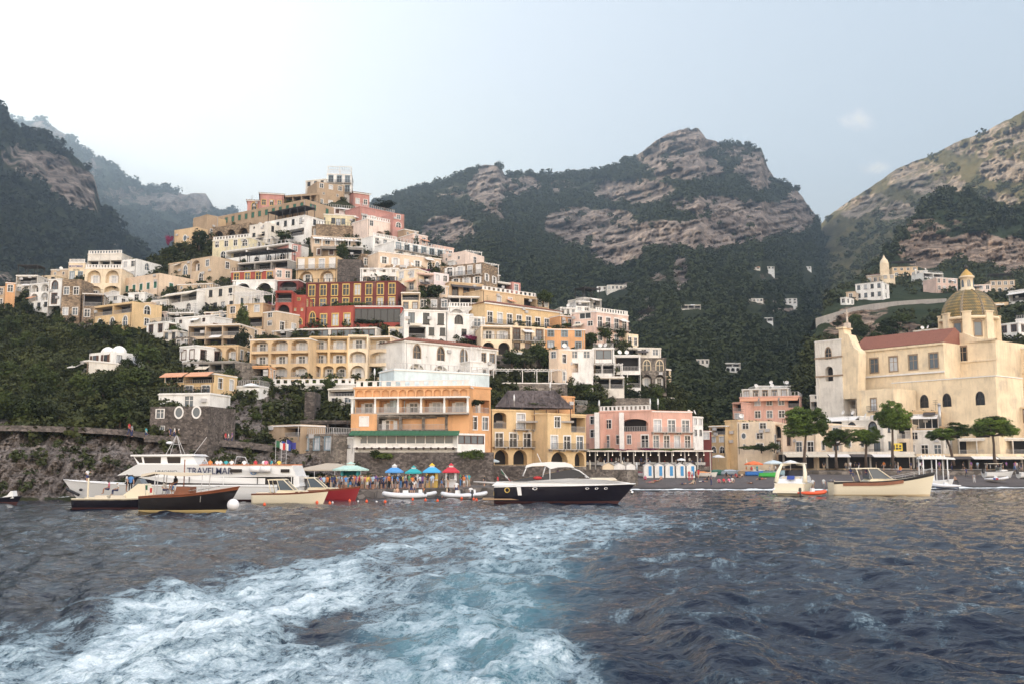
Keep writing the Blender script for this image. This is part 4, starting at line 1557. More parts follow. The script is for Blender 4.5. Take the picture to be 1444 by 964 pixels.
B('annex', 'lower red wing of the gabled skyline villa', 349, 368, 282, 283, 299, 'rose', 'a1', dep=9, fr='y', fn=lambda x, y: 314., roof='hip', under=12, cat='house')
B('house', 'white house with a row of square dark windows under the long brown building', 376, 430, 313, 303, 336, 'white', 'w4,.8:T2', fr='d', dep=8, ex='P', sr='w1,_')
B('house', 'white stepped house with domed stair roofs on the upper slope', 352, 378, 318, 314, 346, 'offwhite', 'm2,w2,_', dep=8, roof='dome', ex='')
B('house', 'lemon yellow house with a wide arched window on the upper slope', 300, 352, 339, 334, 366, 'lemon', 'w3+a1@.75-1,a1@.1-.5', dep=9, ex='b', sr='w1,_')
B('hotel', 'bright white hotel with a row of white arches and terraces', 318, 408, 354, 342, 372, 'white', 'T3i+D3@.5-1,a5', dep=8, ex='r', sr='_')
B('house', 'small rose red house against the right end of the white arched hotel', 408, 425, 343, 346, 372, 'rose', 'w1,_', dep=8, ex='n', off=-.2)
B('house', 'tan house with one tall arch beside the bougainvillea slope', 269, 300, 366, 361, 400, 'tan', 'A1@0-.5+w1@.55-1,a1@.3-.7', dep=10, sr='w1,_', ex='n')
B('house', 'long low tan house with arched window left of the tall arch house', 238, 270, 372, 367, 392, 'tan', 'a1@.5-1', dep=8, ex='', base='stone_b')

# ---- middle left slope
B('house', 'red house with three yellow framed windows above two wide white arches', 326, 388, 383, 380, 397, 'red', 'd3', fr='y', dep=7, ex='R', sr='_')
B('arcade', 'pair of wide white arches below the red house', 328, 388, 395, 394, 419, 'white', 'A2k', dep=6, ex='', cat='arcade', sr='_')
B('glazed_terrace', 'grey glazed terrace house with a dark canopy below the white arched hotel', 336, 406, 371, 365, 385, 'grey', 'T3', dep=6, ex='P', cat='house')
B('house', 'white house with cream awnings and arched cellar on the left slope', 234, 278, 416, 408, 441, 'white', 'T2,a2', dep=8, ex='a', sr='_')
B('house', 'long white house with an arched window and planted balcony', 277, 332, 408, 402, 441, 'offwhite', 'w3,a1@.1-.4+D2@.4-1', dep=9, ex='R')
B('house', 'pale house with white loggia arches overhanging the wooded gully', 247, 296, 448, 444, 477, 'white', 'm3,A2k', dep=7, ex='')
B('house', 'tan house under a long silver flat roof in the middle slope', 320, 371, 430, 427, 462, 'ochre', 'w3,T2', dep=8, ex='p', sr='w1,_')
B('terrace_house', 'brown house of open balconies with laundry and parasols', 266, 338, 458, 456, 492, 'tan', 'T3,T3', dep=7, ex='', cat='house', rail=RAILW)
B('house', 'white house with one big brown shuttered window beside yellow arches', 254, 277, 488, 486, 513, 'white', 'w1bx', fr='b', dep=7, off=-1.5, ex='')
B('terrace_house', 'yellow terrace house with wide dark arches below the open balconies', 277, 336, 487, 486, 512, 'ochre', 'A3', dep=7, ex='', cat='house')
B('terrace_house', 'grey terrace house with cream awnings and white posts', 258, 332, 510, 508, 530, 'grey', 'T4', dep=7, ex='', cat='house', off=-1)
B('house', 'yellow house with white framed doors under a striped awning', 232, 303, 527, 525, 555, 'yellow', 'G1@0-.4+T1@.4-1,D3', dep=7, ex='o', off=-1.5)
B('house', 'low bright white house on top of the dark stone bastion', 224, 296, 554, 553, 575, 'white', 'd1@.4-.8', dep=7, ex='R', off=-2)
B('bastion', 'dark stone bastion with two round windows above the cliff path', 212, 294, 573, 572, 616, 'stone_d', 'w1@.05-.3+o2@.35-.95,m1@.1-.35', dep=8, ex='n', off=-3.5, cat='house')

# ---- centre: the red hotel and the houses above it
B('house', 'ochre house with white shuttered windows above two wide arches', 418, 476, 363, 361, 398, 'ochre', 'D2w,A2', sh='w', dep=10, ex='n', sr='_,_')
B('house', 'brown tower room with one red shuttered window above the ochre house', 442, 476, 348, 348, 364, 'brown', 'w1bx', dep=8, ex='n', off=-1)
B('retaining_wall', 'dark stone retaining wall between the ochre house and the white house', 476, 509, 366, 366, 398, 'stone_d', '_', dep=5, ex='n', cat='wall')
B('hotel_tower', 'red tower with stacked arched loggias at the left end of the red hotel', 389, 412, 410, 410, 462, 'red', 'T1,A1k,_', fr='y', dep=8, ex='R', off=-3, cat='tower')
B('house', 'slim red house with tiny yellow framed windows beside the red tower', 412, 431, 416, 416, 460, 'red', 'm1,m2,a1', fr='y', dep=8, off=-2, ex='n')
B('pavilion', 'dark red pavilion with an arched picture window above the red tower', 392, 421, 395, 394, 412, 'darkred', 'L1k', dep=7, ex='')
merge(B('hotel', 'large dark red hotel with yellow window frames and a red tower at its left', 432, 561, 399, 396, 436, 'darkred', 'd5,D5+a1@.9-1', fr='y', dep=11, ex='R', off=1),
B('hotel', 'red hotel wing with two ornate yellow window surrounds', 432, 498, 433, 431, 460, 'red', 'a1@.02-.25+d2@.25-1', fr='y', dep=6, off=-2., ex='n'),
B('glass_veranda', 'dark red veranda with wide glass front and white curtains', 498, 567, 431, 431, 458, 'red', 'G1', dep=6, off=-2, ex='R', fr='d', cat='veranda'))
B('house', 'low white house with a pierced parapet above the red hotel', 508, 562, 378, 378, 399, 'white', 'm4,w2', dep=8, ex='d')
B('house', 'cream tower house with white windows right of the red hotel', 559, 588, 381, 378, 414, 'cream', 'w1,w2', dep=8, off=-1, ex='d')
B('villa', 'pink villa with two dark red arches and a bougainvillea terrace', 588, 613, 384, 386, 415, 'pink', 'T1,A2k', dep=8, ex='')
B('house', 'pale lilac house with a domed doorway beside the pink arches', 612, 633, 384, 387, 416, 'lilac', 'w1,a1', dep=8, ex='n')
B('house', 'cream house with dark pergola terrace under the cream tower', 566, 592, 412, 412, 436, 'cream', 'T1,d2', dep=6, off=-1, ex='R')
B('greenhouse', 'long low glazed winter garden on the roof above the yellow hotel', 400, 531, 464, 461, 478, 'offwhite', 'G2p', dep=6, off=1, ex='', cat='pavilion')
YH = dict(dep=10, rail=RAILW)
yh = merge(B('hotel', 'big yellow balconied hotel below the red hotel, orange at its left end', 353, 437, 478, 476, 532, 'ochre', 'L3,R3,L3', ex='', off=-1, **YH),
    B('hotel', 'central wing of the big yellow hotel with square balconies', 437, 491, 474, 474, 532, 'yellow', 'R2,R2,L3', ex='', off=-.6, **YH),
    B('hotel', 'projecting right bay of the big yellow hotel with narrow balconies', 491, 519, 472, 472, 532, 'cream', 'R1,L1,A1', ex='n', off=-1.6, **YH),
    B('hotel', 'cream right end of the big yellow hotel with scalloped balcony awning', 519, 552, 474, 473, 532, 'cream', 'R1,L1,T1', ex='', sr='w1,_,_', off=-.8, **YH))
B('annex', 'little pergola room at the left foot of the yellow hotel', 346, 380, 515, 515, 538, 'orange', 'T1', dep=5, off=-3, ex='', cat='house')
B('retaining_wall', 'white balustraded terrace wall under the yellow hotel', 376, 500, 541, 540, 549, 'offwhite', '_', dep=5, off=-2.5, ex='b', cat='wall')
B('house', 'small white lido terrace with a turquoise cloth left of the yellow hotel', 313, 366, 544, 543, 552, 'white', '_', dep=5, off=-3, ex='r')

# ---- top of the hill
B('hotel', 'white summit hotel with a roof pergola and balconies', 461, 496, 245, 246, 272, 'white', 'D2,D2', dep=9, ex='pr', sr='w1,w1', fn=lambda x, y: 322., under=12)
B('house', 'tan stone house with an arched niche below the white summit hotel', 447, 486, 256, 262, 292, 'brown', 'w2,m2+A1@.2-.5,w3', dep=9, fn=lambda x, y: 317., under=10, ex='n')
B('house', 'white house with three dark windows left of the summit', 431, 459, 255, 252, 276, 'offwhite', 'w2,w2', fr='d', dep=8, fn=lambda x, y: 322., under=14, ex='')
B('garden_wall', 'row of stone garden pillars with dark trellis left of the summit', 400, 450, 276, 272, 290, 'brown', 'T4', fr='d', dep=5, fn=lambda x, y: 316., under=8, cat='wall', ex='n')
B('house', 'rose pink house with a sloping roof right of the summit', 499, 521, 271, 274, 294, 'rose', 'w2', dep=8, roof='hip', fn=lambda x, y: 320., under=10)
B('house', 'pale house with purple shuttered windows near the summit', 456, 508, 291, 296, 305, 'lilac', 'w3bx', sh='b', dep=7, ex='r', off=-.5)
B('house', 'red house with white terrace bands stepping down from the summit', 508, 557, 289, 302, 318, 'rose', '.6:_,D4f', dep=8, ex='r', off=0., rail=RAILW)
B('house', 'red tower house with small windows at the end of the white terraces', 554, 570, 300, 303, 333, 'rose', 'w1,a1,_', dep=7, ex='n', off=-3)
B('house', 'low yellow house with two dark square windows near the summit', 449, 519, 301, 305, 321, 'lemon', 'w2+d1@.3-.5', fr='d', dep=7, ex='', off=-1)
B('house', 'white house with arched balconies below the red terraces', 518, 556, 307, 316, 338, 'palepink', 'w1@0-.3,L2@.3-1', dep=8, ex='b', off=-2)
B('retaining_wall', 'brown stone wall with a railing under the low yellow house', 446, 511, 316, 320, 336, 'stone_b', '_', dep=6, ex='R', off=-2, cat='wall')
B('house', 'brown stone house with one white window left of the long wall', 428, 452, 318, 320, 336, 'stone_b', 'w1', dep=7, ex='n', off=-2.5)
B('house', 'pale orange long house with two white awnings in the upper centre', 440, 527, 332, 338, 350, 'peach', 'w4', dep=9, ex='w', off=-1)
B('house', 'white terraced house with a white balustrade right of the pale orange house', 526, 560, 332, 339, 350, 'white', 'w2', dep=8, ex='b', off=-2)
B('house', 'long white house with a row of balconied windows stepping down the right flank', 556, 626, 334, 357, 368, 'white', 'D5,.8:a4', dep=9, ex='r', off=-1)
B('house', 'small pink house with a pair of windows on the right flank skyline', 582, 603, 326, 336, 347, 'pink', 'w2', dep=7, ex='', off=1.)
B('house', 'small pink house with sloping parapet below the skyline on the right flank', 612, 640, 343, 352, 366, 'pink', 'w3', dep=7, ex='', off=1.)
B('house', 'long peach house with white shuttered windows across the upper centre', 534, 622, 354, 365, 382, 'peach', 'w4@0-.7+a2@.75-1', sh='w', dep=9, ex='', off=-1)
B('house', 'brown stone house with one white framed window beside the peach house', 509, 541, 358, 360, 380, 'stone_b', 'w2', dep=8, ex='R', off=-2)
B('house', 'house of open terraces with white stair rails above the dark wall', 452, 511, 347, 349, 368, 'grey', 'T2', dep=7, ex='p', off=0)

# ---- right flank
B('villa', 'pale pink modern house with a flat roof and white pergola at its right', 621, 656, 359, 354, 375, 'palepink', 'm2', dep=9, sr='w1', ex='n', off=0.)
B('pergola_terrace', 'white beamed pergola terrace on top of the brown stone house', 656, 681, 366, 369, 372, 'offwhite', '_', dep=8, ex='pr', off=-1, cat='terrace', fn=lambda x, y: 272.)
B('house', 'brown stone house with white shuttered windows in two visible walls', 621, 681, 376, 370, 406, 'stone_b', 'D1@.1-.6+D1@.6-1,w3', sh='w', dep=8, ex='n', off=-2.5)
B('house', 'ochre house with a dark sloping awning under the brown stone house', 634, 681, 397, 401, 420, 'ochre', 'd2', dep=8, ex='A', off=-2, fr='b')
B('house', 'small grey stone house with a roof pergola on the right skyline', 683, 705, 384, 388, 408, 'stone_g', 'w2,_', dep=7, ex='p', off=2)
B('house', 'low white house with a long dark awning on the right skyline', 700, 724, 394, 402, 414, 'offwhite', 'T1', dep=7, ex='', off=2)
B('house', 'little rose red house at the end of the right skyline row', 722, 734, 397, 400, 414, 'rose', 'w1', dep=6, ex='n', off=2)
B('villa', 'white villa with a balustraded roof terrace above two arches', 632, 681, 432, 433, 455, 'white', 'A2', dep=8, ex='b', off=-1.5)
B('pergola_terrace', 'white framed terrace room on the villa with two arches', 632, 681, 417, 418, 434, 'offwhite', 'T3', dep=5, ex='', off=-.5, cat='terrace')
B('house', 'ochre house with white cornice and washing on its terrace', 680, 757, 403, 424, 436, 'ochre', 'w2@.2-.6+T2@.5-1', dep=8, ex='b', off=0.)
B('palace', 'long yellow palace with red tiled eaves and balconied windows', 684, 790, 424, 442, 462, 'yellow', '1:D5', dep=9, roof='hip', off=-.5, rail=IRON)
B('house', 'white house with dark tall windows and a wooden awning right of the veranda', 570, 632, 436, 438, 478, 'white', 'd3,T1@.1-.5+w2@.5-1', dep=9, ex='', off=-1, fr='d')
B('house', 'white house with one arched window and a stair wall', 632, 662, 441, 443, 478, 'white', 'a1,w1@.5-1', dep=7, ex='r', off=-2)
B('house', 'cream house with a columned balcony above tall arches', 678, 722, 458, 459, 500, 'cream', 'R1i,A2k', dep=9, ex='', off=-1, fr='y')
B('house', 'cream house with two iron balconies above a white ground floor', 721, 768, 459, 462, 497, 'cream', '1.3:D2,w3', dep=9, ex='c', off=-.7, base='white')
B('house', 'orange house with blue windows and white chimneys', 767, 825, 463, 464, 494, 'orange', 'w3u,w2', fr='u', dep=9, ex='c', off=-1)
B('villa', 'pink villa with dark windows on its two fronts at the right edge of town', 840, 886, 434, 449, 488, 'pink', 'D2,w3', fr='w', dep=11, ex='b', off=0., sl='G1,_')
B('house', 'lower pink wing with a wide window at the left of the pink villa', 806, 841, 441, 438, 475, 'pink', 'G1@.3-.8,_,_', dep=9, off=-2.5, ex='')
B('house', 'cream round-topped house behind trees right of the pink villa', 884, 900, 470, 472, 492, 'cream', 'w2', dep=6, ex='n', off=0)
B('house', 'small white house with turquoise shutters behind the yellow palace', 790, 812, 433, 434, 447, 'white', 'w3', sh='u', dep=7, ex='d', off=3)
B('house', 'white cube house with a terrace above the pink villa', 812, 832, 424, 425, 440, 'white', 'T1,w2', dep=7, ex='r', off=6)
B('house', 'white topmost house of the cluster above the pink villa', 824, 848, 419, 422, 436, 'offwhite', 'T2', dep=7, ex='P', off=10)
B('villa', 'white villa with a red tiled roof and two rows of arches', 571, 700, 478, 494, 536, 'white', '.95:a3b@0-.75+w1b@.8-1,.8:A3@0-.75+w1@.8-1', dep=9, roof='hip', off=-1, fr='t')
B('terrace_house', 'white projecting terrace with columns at the left of the arched white villa', 586, 602, 501, 501, 528, 'white', '_', dep=5, ex='p', off=-5, cat='terrace')
B('terrace_house', 'white projecting terrace with columns at the right of the arched white villa', 663, 681, 508, 509, 536, 'white', '_', dep=5, ex='p', off=-5, cat='terrace')
B('house', 'white and yellow house with a yellow lit window at the foot of the orange house', 786, 836, 492, 492, 542, 'white', 'w1y@0-.3+w2@.3-1,T1@.1-.6,_', dep=8, ex='dt', off=-1.5)
B('house', 'tan end wall house with a small terrace beside the yellow lit window', 774, 787, 494, 491, 542, 'peach', 'w1,_,_', dep=8, ex='n', off=-1.2)
B('house', 'white house with blue arched window and open brown loggias', 836, 866, 490, 490, 545, 'white', 'G1p@.1-.9,T1k,T2', dep=9, ex='dr', off=-1.5)
B('house', 'white house with a big brown shuttered opening below a round terrace', 866, 903, 500, 500, 547, 'white', 'R1bk,T2', dep=8, ex='d', off=-2)
B('house', 'white roof pavilion with a round bay above the brown shuttered opening', 868, 932, 489, 490, 504, 'offwhite', 'T1@0-.5+w2@.5-1', dep=6, ex='t', off=.5)
B('house', 'weathered grey stone house with arched windows at the right end of the town', 903, 939, 504, 504, 546, 'stone_g', 'a2,A2', dep=8, fr='c', ex='', off=-1.5, sr='_')
B('house', 'low white pergola house with planted beams under the white loggias', 820, 880, 530, 530, 548, 'offwhite', 'T3', dep=5, ex='p', off=-3)

B('terrace_wall', 'pale blue white terrace wall under the arches of the white villa', 556, 690, 519, 526, 548, 'sky', '_', dep=6, Y=158., ex='r', cat='wall')
B('house', 'long low dark roofed annex between the red and the yellow hotel', 384, 404, 466, 465, 478, 'grey', 'T1', dep=6, off=.5, ex='')
B('house', 'pale terrace house with iron balconies left of the red tower', 340, 386, 420, 418, 434, 'offwhite', 'D3', dep=7, ex='r', off=-.2)
B('house', 'narrow tan stair house beside the foot of the red tower', 372, 390, 440, 438, 474, 'tan', 'w1,w1,_', dep=7, off=-.5, ex='')
B('house', 'cream house with two small windows above the open balcony house', 298, 338, 443, 441, 458, 'cream', 'w3,_', dep=7, off=0, ex='d')
B('house', 'stone fronted house under the white loggia house', 247, 268, 476, 475, 492, 'stone_g', 'w2', dep=7, off=-.5, ex='n')
B('house', 'peach house with green shutters below the white cube house', 186, 214, 428, 426, 442, 'peach', 'w2g', sh='g', dep=7, off=-1, ex='')
B('house', 'white house with small dark windows between the peach house and the awnings', 214, 238, 424, 422, 440, 'white', 'w2', dep=7, off=-.5, ex='r')
B('house', 'small pink house tucked left of the cream awnings', 216, 234, 440, 439, 452, 'palepink', 'A1k', dep=6, off=-1, ex='')
B('house', 'tan stone house with a white door under the lemon yellow house', 300, 322, 366, 365, 384, 'stone_b', 'd1', dep=7, off=-.3, ex='')
B('house', 'pink house gable end behind the glazed terrace', 388, 412, 378, 380, 396, 'pink', 'w1', dep=7, off=-.2, ex='n')
B('house', 'low white house with dark windows below the white stepped house', 352, 384, 338, 335, 346, 'offwhite', 'w3', dep=7, off=-1, ex='')
B('house', 'white house with a balcony under the pale orange long house', 470, 512, 348, 348, 360, 'white', 'D3', dep=6, off=-1.2, ex='')
B('house', 'brown house with three small windows below the long peach house', 545, 600, 374, 377, 388, 'brown', 'm4', dep=7, off=-1, ex='d')
B('house', 'cream house with red shutters between the lilac house and the ochre terrace', 620, 640, 402, 404, 420, 'peach', 'w2b', dep=7, off=-1, ex='')
B('house', 'grey stone house with two windows above the white balustraded villa', 590, 634, 420, 420, 438, 'stone_g', 'w2', dep=7, off=.5, ex='n')
B('house', 'white house with an iron balcony between the palace and the cream house', 662, 684, 446, 447, 476, 'white', 'D1,w1', dep=7, off=-1.5, ex='t')
B('house', 'orange house with brown shutters right of the yellow palace', 790, 808, 444, 446, 466, 'orange', 'w2b', dep=7, off=0, ex='')
B('house', 'tan house with a terrace below the orange house with white chimneys', 768, 800, 494, 494, 508, 'tan', 'T2', dep=6, off=-1.2, ex='')
B('house', 'low cream house with shutters right of the weathered grey stone house', 925, 946, 518, 520, 546, 'cream', 'w2,w2', dep=7, off=1, ex='', sh='b')
B('house', 'small white shed house among the trees on the right terraces', 936, 950, 560, 560, 572, 'offwhite', 'w1', dep=6, off=-1, ex='')
B('terrace_wall', 'grey stone terrace wall with white posts right of the thatched roof', 806, 830, 570, 571, 584, 'stone_g', '_', dep=5, off=-1, ex='r', cat='wall')
B('retaining_wall', 'pale stone terrace wall in the gully left of the yellow hotel', 332, 352, 512, 511, 540, 'stone_g', '_', dep=5, off=-1, ex='n', cat='wall')

B('house', 'long low tan house with tiny windows below the tall arch house', 250, 300, 401, 399, 413, 'tan', 'm4', dep=7, off=-.8, ex='')
B('house', 'low white terrace house under the cream awnings', 236, 274, 441, 440, 452, 'white', 'T2', dep=6, off=-1.5, ex='r')
B('house', 'pale house with brown shutters under the planted balcony', 288, 322, 440, 439, 450, 'pale', 'w3b', sh='b', dep=6, off=-1.2, ex='')
B('house', 'white house at the edge of the trees left of the white loggia house', 230, 250, 466, 465, 482, 'offwhite', 'w2', dep=6, off=-2, ex='')
B('house', 'cream annex with two doors under the right end of the glass veranda', 548, 572, 461, 461, 476, 'cream', 'd2', dep=6, off=-.5, ex='')
B('house', 'peach house with a balcony in the gully right of the open balconies', 338, 354, 462, 461, 480, 'peach', 'D1', dep=6, off=-1, ex='')
B('house', 'low brown house with a terrace right of the summit red terraces', 570, 590, 322, 327, 338, 'brown', 'm2', dep=6, off=-.5, ex='')
B('house', 'white house with a blue door on the skyline below the pink house pair', 640, 660, 366, 370, 380, 'white', 'd1u', dep=6, off=2, ex='')
B('house', 'small ochre house with a flat roof on the right skyline above the palace', 757, 774, 420, 424, 436, 'ochre', 'w2', dep=6, off=2, ex='')

# ---- terraces and walls between
B('retaining_wall', 'grey stone retaining wall with a white colonnade above the thatched terrace', 694, 800, 538, 539, 552, 'stone_g', '_', dep=6, ex='p', off=-1, cat='wall')
B('retaining_wall', 'grey stone garden wall under the trees right of the arched white villa', 700, 790, 500, 502, 517, 'stone_g', '_', dep=5, ex='n', off=-.5, cat='wall')
B('retaining_wall', 'rough grey stone wall with white coping above the pink hotel', 820, 917, 560, 561, 580, 'stone_g', '_', dep=5, ex='n', off=-1.5, cat='wall')
B('retaining_wall', 'dark stone wall with reed shelters at the left of the orange hotel', 424, 500, 592, 592, 618, 'stone_d', 'T2', dep=6, ex='', off=-2, cat='wall')
B('house', 'wooden beach shed with reed roof on the rocks', 378, 424, 600, 596, 616, 'brown', 'T1@.5-1', dep=5, ex='', off=-3)
B('house', 'grey stone store with blue doors above the rocks', 424, 470, 612, 611, 634, 'stone_g', 'd3', fr='u', dep=6, ex='r', off=-3)
B('house', 'white stair house with a red flower box left of the green awning', 462, 500, 616, 615, 634, 'white', 'm1,_', dep=5, ex='', off=-4)
B('house', 'white bathing terrace with a pale blue wall left of the orange hotel', 463, 500, 547, 546, 570, 'offwhite', 'T1,_', dep=6, ex='', off=-2)
B('retaining_wall', 'tall dark ramp wall climbing behind the reed sheds', 430, 444, 552, 552, 590, 'stone_d', '_', dep=5, ex='n', off=-2, cat='wall')

# ------------------------------------------------------------------ the orange hotel on the front
HOY = 153.


def hotel_front():
    g = 'orange seafront hotel'
    merge(B('hotel', 'large orange seafront hotel with a scalloped cornice and white columned balconies', 501, 662, 545, 543, 640, 'orange', '.68:_,1:R5,1:_,1.5:_', dep=12, Y=HOY, ex='b', rail=RAILW, tl=corbels, fn=None),
    B('hotel_wing', 'right corner of the orange hotel with a white canopy and planted balcony', 661, 692, 543, 546, 640, 'orange', '.68:_,1:R1,1:d1,1.5:_', dep=11, Y=HOY + 2.2, ex='', cat='hotel'),
    B('hotel_floor', 'grey stone floor of the orange hotel with white recessed balconies', 532, 662, 584, 584, 606, 'stone_g', 'R4', dep=4, Y=HOY - .9, ex='n', cat='hotel', rail=RAILW),
    B('hotel_wing', 'small orange corner of the hotel with one white shuttered window', 495, 532, 583, 583, 606, 'orange', 'w1x', dep=4, Y=HOY - .7, ex='n', cat='hotel', sh='w'))


def corbels(root, W, dep, H):
    m = MB()
    n = 13
    z1 = H - .35; z0 = H - 1.75
    for i in range(n + 1):
        x = -W / 2 + .15 + (W - .3) * i / n
        m.prism([(x - .12, z0), (x + .12, z0), (x + .12, z1), (x - .12, z1)], -.34, -.003)
        if i < n:
            w_ = (W - .3) / n
            for k in range(8):
                a = PI * k / 8; b_ = PI * (k + 1) / 8
                cx_ = x + w_ / 2; r = w_ / 2 - .12; zc = z1 - .6
                m.face([(cx_ + r * math.cos(a), -.34, zc + .7 * r * math.sin(a)), (cx_ + r * math.cos(b_), -.34, zc + .7 * r * math.sin(b_)), (cx_ + r * math.cos(b_), -.34, z1), (cx_ + r * math.cos(a), -.34, z1)])
                m.face([(cx_ + r * math.cos(a), -.34, zc + .7 * r * math.sin(a)), (cx_ + r * math.cos(b_), -.34, zc + .7 * r * math.sin(b_)), (cx_ + r * math.cos(b_), -.003, zc + .7 * r * math.sin(b_)), (cx_ + r * math.cos(a), -.003, zc + .7 * r * math.sin(a))])
    m.box(-W / 2 - .2, W / 2 + .2, -.5, -.003, H - .34, H - .1)
    m.build('corbel_table', wallmat('orange'), root)
    m = MB()
    tot = 4.18
    zt = H * (1 - .68 / tot)
    m.box(-W / 2 - .5, W / 2 + .1, -1.5, -.003, zt - .22, zt + .02)
    m.build('balcony_canopy', TRIM, root)
    zb = H * (1 - 1.68 / tot)
    for i in range(6):
        x = -W / 2 + W * i / 5
        c = MB(); c.lathe([(.22, 0), (.22, .9), (.17, .95), (.16, zt - zb - .35), (.22, zt - zb - .3), (.22, zt - zb - .23)], 8, 0, (x, -1.3, zb))
        c.build('column', TRIM, root)
    s = MB(); s.box(-W / 2 - .4, W / 2, -1.5, -.003, zb - .2, zb); s.build('balcony_floor', TERR, root)
    for i in range(5):
        put('railing', 'rail', root, (-W / 2 + W * i / 5 + .25, -1.4, zb), (W / 5 - .5, 1, .9), 0, RAILW)


hotel_front()


def veranda(root, W, dep, H):
    m = MB()
    m.raw([(-W / 2 - .6, -1.6, H - .25), (W / 2 + .3, -1.6, H - .25), (W / 2 + .3, 1.2, H + .4), (-W / 2 - .6, 1.2, H + .4), (-W / 2 - .6, -1.6, H - .40), (W / 2 + .3, -1.6, H - .40)],
          [(0, 1, 2, 3), (0, 4, 5, 1)])
    for i in range(int(W / .6)):
        x = -W / 2 - .6 + i * .6
        m.tube([(x, -1.62, H - .22), (x, 1.2, H + .43)], .03, 4, cap=False)
    m.build('awning', AWN['g'], root)
    m = MB(); m.box(-W / 2, W / 2, -1.0, -.003, H * .22, H * .30); m.build('planter', TRIM, root)
    n = 14
    for i in range(n):
        b_ = MB(); b_.ball((-W / 2 + W * (i + .5) / n, -1.12, H * .2), .2, n=8, m=5); b_.build('flower_pot', plain('dark_pot', (.05, .03, .025), .8), root)
    m = MB()
    for i in range(3):
        x0 = -W / 2 + W * (.22 + .26 * i); x1 = x0 + W * .24
        m.box(x0, x1, -.3, -.2, -1.1, -.1)
        for k in range(7):
            m.box(x0 + (x1 - x0) * k / 6 - .04, x0 + (x1 - x0) * k / 6 + .04, -.34, -.3, -1.1, -.1)
    m.build('lattice_screen', TRIM, root)


B('restaurant_veranda', 'glazed white restaurant veranda with a long green awning under the orange hotel', 500, 645, 610, 610, 637, 'white', 'G1p,.55:_', dep=5, Y=HOY - 4.5, ex='n', tl=veranda, cat='veranda', base='stone_d', under=4)
B('restaurant_veranda', 'stone arch end of the green awning veranda with bright windows', 645, 684, 610, 611, 637, 'white', 'G1p,.55:_', dep=5, Y=HOY - 3.5, ex='n', cat='veranda', base='stone_d', under=4)
B('sea_wall', 'dark stone sea wall with creepers behind the ticket kiosks', 500, 696, 637, 637, 690, 'stone_d', '_', dep=4, Y=HOY - 5.5, ex='n', cat='wall')

# ------------------------------------------------------------------ yellow hotel and pink hotel
merge(B('hotel', 'yellow seafront hotel with white framed balcony doors above dark ground floor arches', 694, 772, 576, 578, 655, 'yellow', '1.15:L1k@0-.28+D2@.35-1,1:D3+m1@.42-.5,1:A3k', dep=11, Y=165., ex='', rail=IRON, base='stone_g'),
B('hotel', 'right half of the yellow seafront hotel with a wide dark arch', 772, 826, 580, 585, 657, 'yellow', '1.15:w1@0-.5+T1@.6-1,1:D3+w1@.85-1,1:A1k@0-.6+A1k@.65-1', dep=11, Y=165.6, ex='', rail=IRON, base='stone_g'))


def thatch(xl, xr, yt, yb, Y):
    a = P(xl, yb, Y); b_ = P(xr, yb, Y); zt = P((xl + xr) / 2, yt, Y + 3).z
    r = thing('thatched_roof', 'wide grey thatched terrace roof above the yellow seafront hotel', 'terrace roof', ((a.x + b_.x) / 2, Y, a.z - 2.3))
    W = b_.x - a.x; z0 = 2.3; z1 = zt - (a.z - 2.3)
    m = MB()
    m.raw([(-W / 2, -2, z0), (W / 2, -2, z0 - .25), (W / 2, 6, z0), (-W / 2, 6, z0), (-W / 2 + 2.2, 1.5, z1), (W / 2 - 3, 1.5, z1)], [(0, 1, 5, 4), (1, 2, 5), (2, 3, 4, 5), (3, 0, 4), (3, 2, 1, 0)])
    rr = random.Random(4)
    for i in range(700):
        u = rr.random(); v = rr.random()
        x0 = -W / 2 + W * u; t = v
        xx = x0 * (1 - t) + max(-W / 2 + 2.2, min(W / 2 - 3, x0)) * t
        p0 = Vector((xx, -2 + 3.5 * t, z0 + (z1 - z0) * t + .03))
        m.tube([p0 + Vector((0, .3, .14)), p0 + Vector((rr.uniform(-.1, .1), -.25, -.1))], .03, 3, cap=False)
    th, nt_, bb = newmat('thatch'); rp = ramp(nt_, [(.3, (.07, .055, .055)), (.7, (.16, .13, .125))]); nt_.links.new(noise(nt_, posvec(nt_, 6, 1, 1), 1, 5, .7), rp.inputs[0]); nt_.links.new(rp.outputs[0], bb.inputs['Base Color']); bb.inputs['Roughness'].default_value = .95
    m.build('thatch', th, r)
    for i in range(7):
        q = MB(); x = -W / 2 + .5 + (W - 1) * i / 6; q.box(x - .08, x + .08, -1.7, -1.54, 0, z0 - .1); q.build('post', TRIMS['b'], r)
    q = MB(); q.box(-W / 2, W / 2, -2.2, 5, -.3, 0); q.build('floor', TERR, r)


